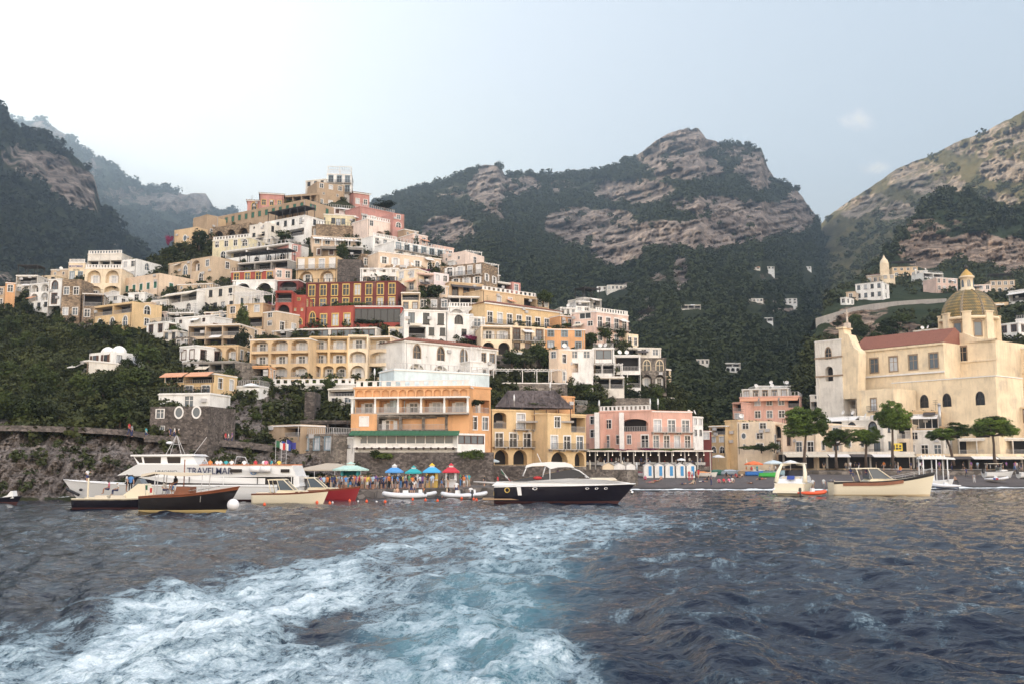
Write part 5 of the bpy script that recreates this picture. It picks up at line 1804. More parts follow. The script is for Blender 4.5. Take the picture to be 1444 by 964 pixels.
thatch(698, 808, 551, 574, 167.)
B('house', 'orange wall with a small terrace at the right end of the thatched roof', 784, 810, 557, 558, 580, 'orange', '_', dep=6, Y=174., ex='')
merge(B('hotel', 'pink seafront hotel with white cornice and long balconies above the beach restaurant', 826, 846, 584, 582, 640, 'salmon', 'w1,w1,_', dep=10, Y=189.5, ex='n', rail=IRON),
B('hotel', 'pink seafront hotel with white cornice and white corner columns', 845, 918, 579, 577, 640, 'salmon', '.4:_,w1@0-.35+L1k@.35-1,D1@.02-.25+w1@.3-.42+w1@.5-.65+D1@.75-1,.4:_', dep=10, Y=188., ex='b', rail=RAILW),
B('hotel', 'pink seafront hotel right wing with a long arched balcony', 917, 976, 578, 579, 640, 'salmon', '.4:_,D3f,D4f,.4:_', dep=10, Y=187., ex='', rail=RAILW))
B('house', 'narrow white house with dark red side wall beside the pink hotel', 977, 991, 586, 587, 634, 'white', 'w2,w2,_', dep=9, Y=193., ex='d')
B('house', 'dark red low house in the gap between the pink hotel and the yellow house', 988, 1003, 606, 606, 640, 'darkred', 'w1,_', dep=6, Y=196., ex='')
for cxp in (842, 877):
    c0 = P(cxp, 640, 187.5); c1 = P(cxp, 581, 187.5)
    q = MB(); q.box(-.45, .45, -.3, .3, 0, c1.z - c0.z); o = q.build('corner_column', TRIM, None, c0)
    tag(o, 'tall square white column on the pink hotel front, ' + ('left' if cxp < 850 else 'right') + ' of the two', 'column')


def arcade_restaurant():
    """open fronted beach restaurant with a planted pergola roof"""
    Ya = 178.; a = P(803, 668, Ya); b_ = P(1003, 668, Ya)
    W = b_.x - a.x
    r = thing('beach_restaurant', 'long open beach restaurant with pale posts and a planted flat roof', 'restaurant', ((a.x + b_.x) / 2, Ya, a.z))
    zf = P(803, 657, Ya).z - a.z; zr = P(803, 636, Ya).z - a.z
    m = MB(); m.box(-W / 2, W / 2, .3, 8, -4, zf); m.build('floor', STONE_G, r)
    m = MB(); m.box(-W / 2 - .3, W / 2 + .3, -.5, 8, zr, zr + .28); m.build('roof', plain('pergola_roof', (.20, .17, .14), .9, var=.3), r)
    m = MB(); m.box(-W / 2 - .35, W / 2 + .35, -.62, -.503, zr - .02, zr + .2); m.build('fascia', plaster(COLS['offwhite'], 'offwhite'), r)
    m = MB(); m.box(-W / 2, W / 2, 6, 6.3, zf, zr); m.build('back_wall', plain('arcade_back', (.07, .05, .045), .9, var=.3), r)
    n = 11
    for i in range(n + 1):
        q = MB(); x = -W / 2 + .1 + (W - .2) * i / n; q.box(x - .11, x + .11, -.1, .12, -1, zr - .02); q.build('post', plain('pale_post', (.36, .34, .32), .8), r)
    for i in range(n):
        put('railing', 'rail', r, (-W / 2 + W * i / n + .25, .42, zf), (W / n - .5, 1, .8), 0, IRON)
    lampm, nt_, bb = newmat('lamp_glow')
    bb.inputs['Emission Color'].default_value = (1, .88, .70, 1); bb.inputs['Emission Strength'].default_value = .9; bb.inputs['Base Color'].default_value = (.9, .8, .6, 1)
    rr = random.Random(2)
    for i in range(18):
        q = MB(); x = -W / 2 + 1 + (W - 2) * i / 17; q.tube([(x, 1.2, zr), (x, 1.2, zr - .5)], .015, 4); q.ball((x, 1.2, zr - .6), .10, n=8, m=6); q.build('lamp', lampm, r)
    for i in range(22):
        x = -W / 2 + 1 + (W - 2) * i / 21; y = 1.3 + 1.6 * (i % 2)
        t = thing('dining_table', 'restaurant table under a white cloth in the open beach restaurant', 'table', (r.location.x + x, Ya + y, a.z + zf), 0, 'white tables in the beach restaurant')
        q = MB(); q.box(-.45, .45, -.45, .45, .72, .76); q.box(-.5, .5, -.5, .5, .25, .765, 0, .06, .06); q.build('tablecloth', TRIM, t)
        q = MB(); q.box(-.05, .05, -.05, .05, 0, .7); q.build('leg', IRON, t)
    return r


arcade_restaurant()
B('sea_wall', 'dark stone sea wall under the yellow seafront hotel behind the yacht', 690, 806, 657, 657, 690, 'stone_d', '_', dep=5, Y=157., ex='n', cat='wall')
B('terrace_wall', 'grey rubble terrace wall with white arched niches before the beach restaurant', 806, 884, 661, 662, 684, 'stone_g', '_', dep=3, Y=164., ex='n', cat='wall', fr='w')


def path(name, pts, width, wall, off=4.5):
    m = MB()
    q = [P(x, y, float(hillY(x, y)) - off) for x, y in pts]
    for a, b_ in zip(q[:-1], q[1:]):
        back = Vector((0, width, .1))
        m.face([a, b_, b_ + back, a + back])
        m.raw([a + Vector((0, -.25, .3)), b_ + Vector((0, -.25, .3)), b_ + Vector((0, .05, .3)), a + Vector((0, .05, .3)), a + Vector((0, -.5, -wall)), b_ + Vector((0, -.5, -wall)), a + Vector((0, .05, 0)), b_ + Vector((0, .05, 0))], [(0, 1, 2, 3), (4, 5, 1, 0), (3, 2, 7, 6)])
    o = m.build(name, STONE_D); o['kind'] = 'structure'


path('cliff_path', [(-60, 602), (0, 602), (60, 603), (120, 605), (170, 608), (205, 612), (212, 616)], 6., .45, 3.2)
path('cliff_path', [(205, 616), (240, 617), (290, 621), (330, 624), (360, 627), (385, 630)], 6., .6, 3.6)
# ------------------------------------------------------------------ eastern quarter
def relY(name, px, py):
    V, rk, PX, PY, Y = RELIEF[name]
    d = (PX - px) ** 2 + (PY - py) ** 2
    i = np.unravel_index(np.argmin(d), d.shape)
    return float(Y[i])


E = dict(fn=eastY)
midY = lambda x, y: relY('middle_mountain', x, y) - 2

merge(B('hotel', 'terracotta pink hotel with peach awnings and a white penthouse floor', 1043, 1127, 559, 557, 593, 'salmon', 'w3+T1@.8-1,w2@0-.8', dep=10, ex='ro', fn=eastY, fr='w'),
      B('hotel', 'penthouse', 1046, 1112, 548, 546, 561, 'offwhite', 'd5', dep=7, ex='dd', off=2, fn=eastY, under=2),
      B('hotel', 'lower', 1033, 1045, 567, 566, 593, 'salmon', 'T1,w1', dep=9, ex='', fn=eastY, off=-.4))
B('house', 'white house with a red roof strip behind the terracotta hotel', 1108, 1148, 543, 544, 560, 'white', 'w3', dep=8, ex='dt', off=4, **E)
B('house', 'low pale house behind the penthouse of the terracotta hotel', 1065, 1108, 543, 543, 552, 'offwhite', 'm3', dep=7, ex='d', off=8, **E)
B('house', 'mustard yellow house with arched windows at the east end of the beach', 1000, 1023, 606, 592, 640, 'yellow', 'T1,w2,a2', dep=9, Y=204., ex='', sr='_')
B('house', 'mustard yellow house with a bare side wall and white roof tanks', 1022, 1041, 592, 591, 638, 'yellow', '_', dep=9, Y=203., ex='td')
B('house', 'cream house with a curved gable and white framed windows', 1039, 1088, 594, 593, 636, 'pale', '_,w1@.4-.9+o1@.08-.3,w1@.4-.9+m1@.1-.3', dep=10, Y=200., ex='n', roof='flat')
B('house', 'narrow cream house with an arched balcony beside the curved gable', 1088, 1103, 597, 596, 638, 'peach', 'A1k,d1b', dep=9, Y=201., ex='', fr='b')
B('house', 'white apartment house with a long balcony and laundry', 1142, 1206, 556, 553, 592, 'offwhite', '.5:_,T3,1:d4', dep=10, Y=228., ex='d', rail=IRON)
B('house', 'small brown walled house below the bell tower', 1150, 1184, 543, 541, 558, 'offwhite', 'w2', dep=8, Y=236., ex='t')
B('house', 'white house with a terrace and awnings left of the tall pine', 1165, 1212, 588, 585, 622, 'white', 'T2,d3', dep=10, Y=213., ex='wd')
B('house', 'cream house behind the biggest pine at the beach', 1102, 1150, 597, 595, 640, 'pale', 'w3,d3', dep=10, Y=202., ex='R')
B('house', 'cream house with an arched white framed window between the pines', 1150, 1187, 600, 598, 640, 'pale', 'w2,_', dep=10, Y=202., ex='')
B('house', 'white house with a low arched window and roof machinery', 1187, 1245, 592, 590, 640, 'offwhite', 'a2,D3', dep=10, Y=206., ex='td')
B('house', 'pale house with a balcony on white pillars left of the shuttered house', 1236, 1284, 598, 597, 640, 'pale', 'T2,d2', dep=9, Y=207., ex='')
B('house', 'orange walled house with wide white shutters under a white awning', 1284, 1324, 579, 578, 607, 'ochre', 'G1', dep=8, Y=210., ex='w', fr='w')
B('house', 'plain white house wall below the wide white shutters', 1276, 1330, 606, 605, 641, 'offwhite', '_,d2', dep=9, Y=205., ex='')
B('house', 'cream house with brown shutters at the right edge of the promenade', 1398, 1422, 584, 582, 640, 'pale', 'w2bx,w1b,_', fr='b', dep=9, Y=209., ex='')
B('house', 'cream house with a tall brown shuttered door at the right edge', 1421, 1475, 574, 571, 640, 'cream', 'd2bx,w2bx,_', fr='b', dep=9, Y=206., ex='')
B('house', 'white annex above the cream houses at the right edge', 1402, 1475, 562, 560, 582, 'offwhite', 'w2', dep=8, Y=216., ex='t')
pipe = MB(); pipe.tube([(0, 0, 0), (0, 0, 4.2)], .28, 10); pipe.tube([(0, 0, 4.2), (0, 0, 4.6)], [.34, .30], 10)
tag(pipe.build('flue_pipe', plain('steel', (.42, .42, .43), .35, .7), None, P(1326, 600, 203)), 'fat grey metal flue pipe rising beside the white shutters', 'flue')

# ---- the church with its tiled dome
nave = B('church', 'large cream church with a green and yellow tiled dome and red nave roof', 1193, 1330, 497, 481, 548, 'church', '.5:_,1.6:W5,1.2:_', dep=13, Y=222., ex='n', fr='t', roof='none', tl=None)
aisle1 = B('church', 'x', 1208, 1260, 551, 546, 640, 'church', 'D1@.3-.6,_,_', dep=9, Y=213., ex='n', fr='t')
aisle2 = B('church', 'x', 1258, 1404, 540, 526, 640, 'church', '.25:_,1:a1@.02-.18+a1@.24-.4+a1@.46-.62+a1@.74-.96,1.1:A1k@.48-.67+A1k@.70-.98,.6:_', dep=11, Y=211., ex='', fr='d')
trans = B('church', 'x', 1324, 1404, 488, 479, 530, 'church', '1.3:W1@.25-.58,.8:_', dep=14, Y=216., ex='n', fr='t')
rightb = B('church', 'x', 1405, 1475, 493, 486, 600, 'church', 'W2@0-.9,W2@0-.9,_', dep=12, Y=217., ex='', fr='b')
belf = B('church', 'x', 1149, 1186, 481, 477, 560, 'offwhite', '1.4:a1@.3-.7,1.2:A1k@.3-.7,1:_', dep=7, Y=226., ex='', fr='t')
for q_, zz in ((belf, (.36, .68)), (aisle2, (.36,)), (aisle1, (.55,)), (trans, (.42,)), (rightb, (.34, .67))):
    w_, d_, h_ = DIMS[q_.name]
    for z_ in zz:
        cm_ = MB(); cm_.box(-w_ / 2 - .15, w_ / 2 + .15, -.22, -.003, h_ * z_, h_ * z_ + .35); cm_.build('string_course', plain('stone_trim', (.30, .22, .15)) if q_ is belf else wallmat('cream'), q_)
    for x_ in (-w_ / 2 + .4, w_ / 2 - .4):
        cm_ = MB(); cm_.box(x_ - .4, x_ + .4, -.14, -.003, -4, h_ - .4); cm_.build('pilaster', wallmat('church') if q_ is not belf else wallmat('offwhite'), q_)
merge(nave, aisle1, aisle2, trans, rightb, belf)


def church_extras():
    root = nave
    inv = (Matrix.Translation(root.location) @ Matrix.Rotation(root.rotation_euler.z, 4, 'Z')).inverted()
    yaw = root.rotation_euler.z
    W = DIMS['church'][0] if 'church' in DIMS else 20

    def loc(px, py, Y):
        return inv @ P(px, py, Y)
    wm = wallmat('church')
    # nave roof
    a = inv @ P(1193, 497, 222 + 2.); H = DIMS[root.name][2]; Wn = DIMS[root.name][0]
    r = MB(); rh = 3.6
    r.raw([(-Wn / 2 + 1.5, -.35, H + .02), (Wn / 2, -.35, H + .02), (Wn / 2, 5.5, H + rh), (-Wn / 2 + 1.5, 5.5, H + rh), (-Wn / 2 + 1.5, 13, H), (Wn / 2, 13, H)], [(0, 1, 2, 3), (3, 2, 5, 4), (0, 3, 4), (1, 5, 2)])
    for i in range(46):
        x = -Wn / 2 + 1.6 + (Wn - 1.8) * i / 45
        r.tube([(x, -.36, H + .04), (x, 5.5, H + rh + .03)], .07, 4, cap=False)
    r.build('roof', TILE, root)
    c = MB(); c.box(-Wn / 2, Wn / 2, -.35, -.003, H - .5, H - .05); c.build('cornice', wm, root)
    c = MB(); c.box(-Wn / 2, Wn / 2, -.3, -.003, H * .31, H * .35); c.build('string_course', TRIM, root)
    # drum, dome, lantern
    Yd = 224.
    ctr = loc(1366.5, 452, Yd)
    mpp = Yd / F
    R = 37 * mpp
    zt = loc(1366, 449, Yd).z; z0 = loc(1366, 500, Yd).z
    d = MB(); d.lathe([(R * .98, z0 - zt), (R * .98, -.2)], 8, 0, (ctr.x, ctr.y, zt), a0=PI / 8, a1=2 * PI + PI / 8, smooth=False)
    d.lathe([(R * .98, -.9), (R * 1.07, -.75), (R * 1.07, -.2), (R * .9, 0)], 32, 0, (ctr.x, ctr.y, zt))
    d.build('drum', wm, root)
    for k in range(8):
        t = PI / 8 + k * PI / 4
        p = MB(); px_, py_ = ctr.x + R * 1.0 * math.cos(t), ctr.y + R * 1.0 * math.sin(t)
        p.box(-.9, .9, -.55, .55, z0 - zt, .6 if k in (4, 5, 6, 7) else -.2); p.box(-1.05, 1.05, -.7, .7, .6 if k in (4, 5, 6, 7) else -.2, .85 if k in (4, 5, 6, 7) else 0.05)
        p.build('buttress', wm, root, (px_, py_, zt), t + PI / 2)
    for k in (4.5, 5.5, 6.5):
        t = (k + .5) * PI / 4 + PI / 8 - PI / 8
        t = PI / 8 + k * PI / 4
        rr = R * .98 * math.cos(PI / 8)
        u = Vector((-math.sin(t), math.cos(t), 0)); n = Vector((math.cos(t), math.sin(t), 0))
        f = put('window', 'frame', root, Vector((ctr.x, ctr.y, zt - 4.6)) + n * (rr + .05) - u * .75, (1.5, 1, 3.0), t + PI / 2, TRIMS['t'])
        put('pane', 'glass', f, (0, -.12, 0), (1, 1, 1), 0, GLASSB)
        pd = MB(); pd.prism([(-1.2, 0), (1.2, 0), (0, .7)], -.25, .1); pd.build('pediment', TRIMS['t'], root, Vector((ctr.x, ctr.y, zt - 1.4)) + n * rr, t + PI / 2)
    dm, nt, b = newmat('dome_tiles')
    b.inputs['Roughness'].default_value = .45
    tcn = nt.nodes.new('ShaderNodeTexCoord'); sp = nt.nodes.new('ShaderNodeSeparateXYZ'); nt.links.new(tcn.outputs['Object'], sp.inputs[0])
    an = mth(nt, 'ARCTAN2', sp.outputs['Y'], sp.outputs['X'])
    seg = mth(nt, 'MULTIPLY', an, 8 / (2 * PI))
    fr_ = mth(nt, 'ABSOLUTE', mth(nt, 'SUBTRACT', mth(nt, 'FRACT', mth(nt, 'ADD', seg, 8.)), .5))     # 0 at the middle of a panel, .5 at a rib
    rib = mth(nt, 'GREATER_THAN', fr_, .435)
    ck = nt.nodes.new('ShaderNodeTexChecker'); ck.inputs['Scale'].default_value = 1.
    cv = nt.nodes.new('ShaderNodeCombineXYZ')
    nt.links.new(mth(nt, 'MULTIPLY', seg, 18.), cv.inputs[0]); nt.links.new(mth(nt, 'MULTIPLY', sp.outputs['Z'], 2.6), cv.inputs[1])
    nt.links.new(cv.outputs[0], ck.inputs['Vector']); ck.inputs['Color1'].default_value = (.50, .42, .33, 1); ck.inputs['Color2'].default_value = (.035, .03, .05, 1)
    # fish scale panels: green and yellow by height and angle
    wv = mth(nt, 'SINE', mth(nt, 'ADD', mth(nt, 'MULTIPLY', sp.outputs['Z'], 9.), mth(nt, 'MULTIPLY', mth(nt, 'SINE', mth(nt, 'MULTIPLY', seg, 60.)), 1.1)))
    rp = ramp(nt, [(.25, (.075, .065, .022)), (.5, (.19, .13, .035)), (.8, (.36, .22, .055))])
    nt.links.new(mth(nt, 'ADD', mth(nt, 'MULTIPLY', wv, .2), mth(nt, 'ADD', noise(nt, tcn.outputs['Object'], .9, 4), mth(nt, 'MULTIPLY', mth(nt, 'LESS_THAN', fr_, .2), -.12))), rp.inputs[0])
    nt.links.new(mixc(nt, rp.outputs[0], ck.outputs[0], rib), b.inputs['Base Color'])
    bump(nt, b, wv, .5, .05)
    do = MB()
    hd = 41 * mpp
    prof = [(R * math.cos(t) * 1.0, hd * math.sin(t)) for t in np.linspace(0, PI / 2 - .23, 20)]
    do.lathe(prof, 64)
    o = do.build('dome', dm, root, (ctr.x, ctr.y, zt))
    o.rotation_euler = (0, 0, math.radians(12))
    for k in range(8):
        t = k * PI / 4
        q = MB(); pts = [((R * math.cos(a_)) * 1.012, 0, hd * math.sin(a_) * 1.006) for a_ in np.linspace(.0, PI / 2 - .23, 18)]
        q.tube(pts, .16, 5); q.build('rib', plain('rib_tiles', (.22, .17, .10), .6, var=.3), o, (0, 0, 0), t)
    zl = zt + hd * math.sin(PI / 2 - .23)
    l = MB()
    rl = 9.2 * mpp
    l.lathe([(rl * 1.15, -.15), (rl * 1.15, .35), (rl * .92, .4), (rl * .92, 2.9), (rl * 1.12, 3.0), (rl * 1.12, 3.35), (rl * .95, 3.4)], 16)
    lo = l.build('lantern', plaster(COLS['cream'], 'cream'), root, (ctr.x, ctr.y, zl - .1))
    for k in range(6):
        t = k * PI / 3 + .25
        put('lantern_window', 'archglass', lo, (rl * .94 * math.cos(t) + .35 * math.sin(t) , rl * .94 * math.sin(t) - .35 * math.cos(t), .8), (.7, .3, 1.7), t + PI / 2, GLASSB)
    cp = MB(); cp.lathe([(rl * .98, 0), (rl * .75, .6), (rl * .3, 1.3), (.12, 1.7)], 16); cp.build('lantern_cap', plain('cap_tiles', (.45, .28, .07), .5, var=.3), lo, (0, 0, 3.38))
    bl = MB(); bl.ball((0, 0, 5.5), .45, n=10, m=8); bl.tube([(0, 0, 5.0), (0, 0, 6.6)], .06, 5); bl.build('finial', IRON, lo)
    # west front seen edge on: scrolled gable with a cross
    g = MB()
    p0 = loc(1184, 500, 224)
    W2 = 30 * 224 / F
    zt2 = loc(1184, 464, 224).z - p0.z
    g.prism([(0, -10), (W2 * .85, -10), (W2, 0), (W2 * .96, .6), (W2 * .75, 1.4), (W2 * .62, 3.), (W2 * .5, zt2 * .75), (W2 * .28, zt2 * .8), (W2 * .25, zt2), (0, zt2)], 0, 3.)
    g.box(-.4, W2 * .3, -.4, 3.4, zt2 + .003, zt2 + .35)
    g.build('front_gable', wm, root, p0)
    cr = MB(); cr.box(-.6, .6, -.5, .5, 0, 1.2); cr.tube([(0, 0, 1.2), (0, 0, 2.6)], [.3, .15], 6); cr.box(-.1, .1, -.1, .1, 2.6, 4.3); cr.box(-.6, .6, -.08, .08, 3.4, 3.6)
    cr.build('cross', plain('pale_stone', (.55, .47, .40), .9, var=.2), root, loc(1195, 463, 224))
    # volute gable over the transept window
    A_, C2 = P(1324, 488, 216), P(1404, 479, 216)
    ta_, tb_ = tan_el(488), tan_el(479); k_ = 2 * 216 / (1 / ta_ + 1 / tb_)
    A_, C2 = P(1324, 488, k_ / ta_), P(1404, 479, k_ / tb_)
    zt_ = (A_.z + C2.z) / 2
    s = MB()
    nrm = Vector((-(C2 - A_).y, (C2 - A_).x, 0)).normalized()
    tops = []
    for i in range(21):
        t = i / 20
        hgt = 2.0 * math.exp(-((t - .40) / .24) ** 2) + .35
        q = A_.lerp(C2, t); q.z = zt_
        tops.append((q - nrm * .06, q - nrm * .06 + Vector((0, 0, hgt)), q + nrm * .7 + Vector((0, 0, hgt)), q + nrm * .7))
    for a_, b_ in zip(tops[:-1], tops[1:]):
        for m_, n_ in ((0, 1), (1, 2), (2, 3)):
            s.face([inv @ a_[m_], inv @ b_[m_], inv @ b_[n_], inv @ a_[n_]])
    s.build('curved_gable', wm, root)


church_extras()
B('house', 'small orange house with three white framed windows behind the nave roof', 1288, 1328, 466, 462, 476, 'ochre', 'w3', dep=7, Y=262., ex='d')
B('house', 'white house with arched porch right of the dome', 1409, 1436, 458, 453, 490, 'white', 'w2,A1k@0-.5+w1@.5-1', dep=8, Y=262., ex='')
B('house', 'white house with a tall dark window at the right edge behind the church', 1432, 1475, 450, 446, 490, 'white', 'w2,d2', dep=8, Y=266., ex='r', fr='d')
B('house', 'bare mustard yellow wall house right of the dome lantern', 1400, 1422, 427, 426, 446, 'ochre', '_', dep=7, Y=300., ex='n')
B('house', 'white balconied house on the slope at the right edge', 1422, 1475, 412, 402, 440, 'white', 'T2,D3', dep=8, Y=310., ex='w')
B('hotel', 'tan arcaded hotel with a dark roof pergola under the crag', 1396, 1431, 396, 395, 413, 'tan', 'w4,a4', dep=9, ex='P', **E)
B('house', 'pale pink house beside the tan arcaded hotel under the crag', 1370, 1397, 402, 401, 420, 'palepink', 'w3,w2', dep=8, ex='', **E)
B('house', 'pink house with two dark windows left of the dome lantern', 1320, 1350, 391, 393, 412, 'pink', 'w3,w2', dep=8, ex='', sh=None, **E)
B('house', 'white terraced house stepping up to the cliff behind the church', 1302, 1330, 384, 386, 400, 'white', 'T2,w3', dep=8, ex='r', **E)
B('house', 'small white house at the foot of the cliff left of the pink house', 1290, 1308, 382, 381, 394, 'offwhite', 'w2,_', dep=8, ex='d', **E)
B('hotel', 'ochre hotel with a long roof on the spur under the cliff', 1258, 1294, 377, 376, 390, 'ochre', 'w4,a3', dep=9, ex='P', **E)
B('villa', 'white villa with dark windows on the spur above the road', 1206, 1244, 401, 397, 422, 'white', 'w4,w3', fr='d', dep=9, ex='', sr='w1,w1', **E)
B('house', 'peach house with a gable behind the white spur villa', 1222, 1246, 389, 387, 400, 'peach', 'w2', dep=8, ex='', roof='hip', off=6, **E)
B('house', 'tan cottage left of the white spur villa', 1193, 1206, 412, 411, 424, 'tan', 'w1', dep=7, ex='', **E)
B('house', 'tiny white cottage at the left end of the spur road', 1185, 1193, 420, 419, 430, 'white', 'w1', dep=6, ex='', **E)
sb = B('chapel', 'pale chapel with a small bell tower on the spur', 1244, 1262, 388, 387, 402, 'cream', 'w2,_', dep=8, ex='', fn=eastY, off=2, cat='chapel')
bt = MB(); bt.box(-1.9, 1.9, -1.9, 1.9, 0, 7.5); bt.box(-2.1, 2.1, -2.1, 2.1, 4.2, 4.5); bt.lathe([(1.9, 7.6), (1.9, 8.2), (1.5, 9.4), (.6, 10.6), (.1, 12)], 10)
bt.build('bell_tower', wallmat('cream'), sb, (-1.5, 3, 2.5))
rw = MB()
pts = [(1150, 449), (1180, 440), (1205, 433), (1231, 428.5), (1265, 425), (1300, 422.5), (1335, 421)]
tops = [P(x, y, eastY(x, y + 5) - 4) for x, y in pts]
for a, c in zip(tops[:-1], tops[1:]):
    rw.raw([a, c, c + Vector((0, .6, 0)), a + Vector((0, .6, 0)), a - Vector((0, 0, 3.)), c - Vector((0, 0, 3.)), c + Vector((0, 7, -3)), a + Vector((0, 7, -3))], [(0, 1, 2, 3), (0, 4, 5, 1), (3, 2, 6, 7)])
tag(rw.build('road_wall', plaster(COLS['grey'], 'grey')), 'long grey parapet wall of the curving road below the spur', 'wall')

# ---- scattered white houses in the dark valley
for (l, r_, y0, y1, c, fl, lb) in [
    (1023, 1044, 511, 523, 'white', 'T2,A3k', 'white two storey house with small arches low in the dark valley'),
    (982, 1000, 506, 514, 'offwhite', 'w3', 'low pale house half hidden in the valley trees left of the arched house'),
    (1104, 1124, 421, 429, 'white', 'w3,w3', 'white two storey house high in the valley on the right'),
    (1056, 1076, 421, 426, 'offwhite', 'w4', 'long low house with a terrace wall high in the valley'),
    (962, 988, 430, 436, 'offwhite', 'T3', 'long pale house beside the rock needle in the valley'),
    (1074, 1090, 448, 453, 'white', 'T2', 'tiny white house alone in the middle of the valley'),
    (1073, 1092, 376, 380, 'white', 'w3', 'tiny white house just below the cliffs'),
    (1134, 1144, 376, 380, 'white', 'w2', 'tiniest white house at the right below the cliffs'),
    (856, 884, 402, 409, 'offwhite', 'w4', 'pale house row on the saddle left of the rock needle'),
    (842, 856, 404, 410, 'white', 'w2', 'small white house at the left end of the saddle'),
    (1060, 1072, 377, 380, 'offwhite', 'w2', 'small pale house left of the tiny white house below the cliffs')]:
    B('house', lb, l, r_, y0, y0, y1, c, fl, dep=10, fn=midY, ex='', under=8)

# ---- shops along the promenade
def shopfront(kind, label, xl, xr, yt, yb, Y, col, n, lettering=None, inter=DARK, upper=None):
    a = P(xl, yb, Y); b_ = P(xr, yb, Y); zt = P((xl + xr) / 2, yt, Y).z - a.z
    W = b_.x - a.x
    r = thing(kind, label, 'shop', ((a.x + b_.x) / 2, Y, a.z))
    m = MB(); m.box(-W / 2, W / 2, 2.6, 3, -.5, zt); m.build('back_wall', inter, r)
    m = MB(); m.box(-W / 2, W / 2, -.3, 3, zt, zt + .55); m.build('fascia', plaster(COLS[col], col), r)
    for i in range(n + 1):
        q = MB(); x = -W / 2 + .2 + (W - .4) * i / n; q.box(x - .18, x + .18, -.1, .25, -.5, zt - .003); q.build('pillar', plaster(COLS['grey'], 'grey'), r)
    for i in range(n):
        x = -W / 2 + .2 + (W - .4) * i / n; w_ = (W - .4) / n
        put('awning', 'awning', r, (x + .1, -.31, zt - .55), (w_ - .2, 1.5, .6), 0, AWN['wcdcw'[(i * 2 + n) % 5]])
    return r


shopfront('shop_row', 'row of dark shops under white awnings behind the pines', 1104, 1290, 640, 656, 197., 'offwhite', 6)
shopfront('shop_row', 'row of dark beach bars with a pale fascia at the right of the promenade', 1292, 1480, 643, 657, 198., 'cream', 5)
B('terrace_restaurant', 'covered terrace restaurant with set tables above the beach bars', 1352, 1480, 617, 616, 641, 'offwhite', 'T5k', dep=6, Y=203., ex='', cat='restaurant')
sg = MB(); sg.box(-1.1, 1.1, -.06, .06, 0, 1.5); o = sg.build('sign_board', plain('sign_yellow', (.75, .55, .06), .6), None, P(1265, 635, 199.))
tag(o, 'yellow square sign with black marks under the second pine', 'sign')
for i, (x, z, w_, h_) in enumerate([(-.8, .25, .35, .9), (-.25, .25, .5, .4), (-.15, .8, .3, .45), (.35, .3, .5, .3), (.45, .75, .4, .4)]):
    q = MB(); q.box(x, x + w_, -.09, -.062, z, z + h_); q.build('mark', IRON, o)
# ------------------------------------------------------------------ boats
GEL = plain('white_gelcoat', (.72, .73, .74), .3)
CRM = plain('cream_gelcoat', (.72, .65, .50), .35)
NAVY = plain('black_hull', (.012, .010, .016), .22)
MAHO = plain('varnished_wood', (.19, .06, .025), .35, var=.3)
DKW = plain('dark_stained_wood', (.009, .0065, .007), .3, var=.3)
TEAK = plain('teak_deck', (.33, .22, .13), .8, var=.2)
REDH = plain('red_hull', (.24, .02, .025), .35)
TINT = plain('tinted_glass', (.012, .011, .015), .15, spec=.3)
BLUEC = plain('blue_canvas', (.03, .06, .25), .8)
ORNG = plain('orange_plastic', (.70, .10, .03), .5)
REDC = plain('red_canvas', (.45, .03, .03), .7)
STEEL = plain('stainless', (.60, .60, .60), .25, .9)
FEND = plain('white_fender', (.70, .70, .72), .5)
TUBEW = plain('inflatable_white', (.66, .67, .70), .55)
BOTT = plain('antifouling', (.06, .02, .02), .7)
PAINTN = plain('navy_lettering', (.012, .02, .075), .5)
CUSH = plain('cream_cushion', (.60, .54, .44), .85)


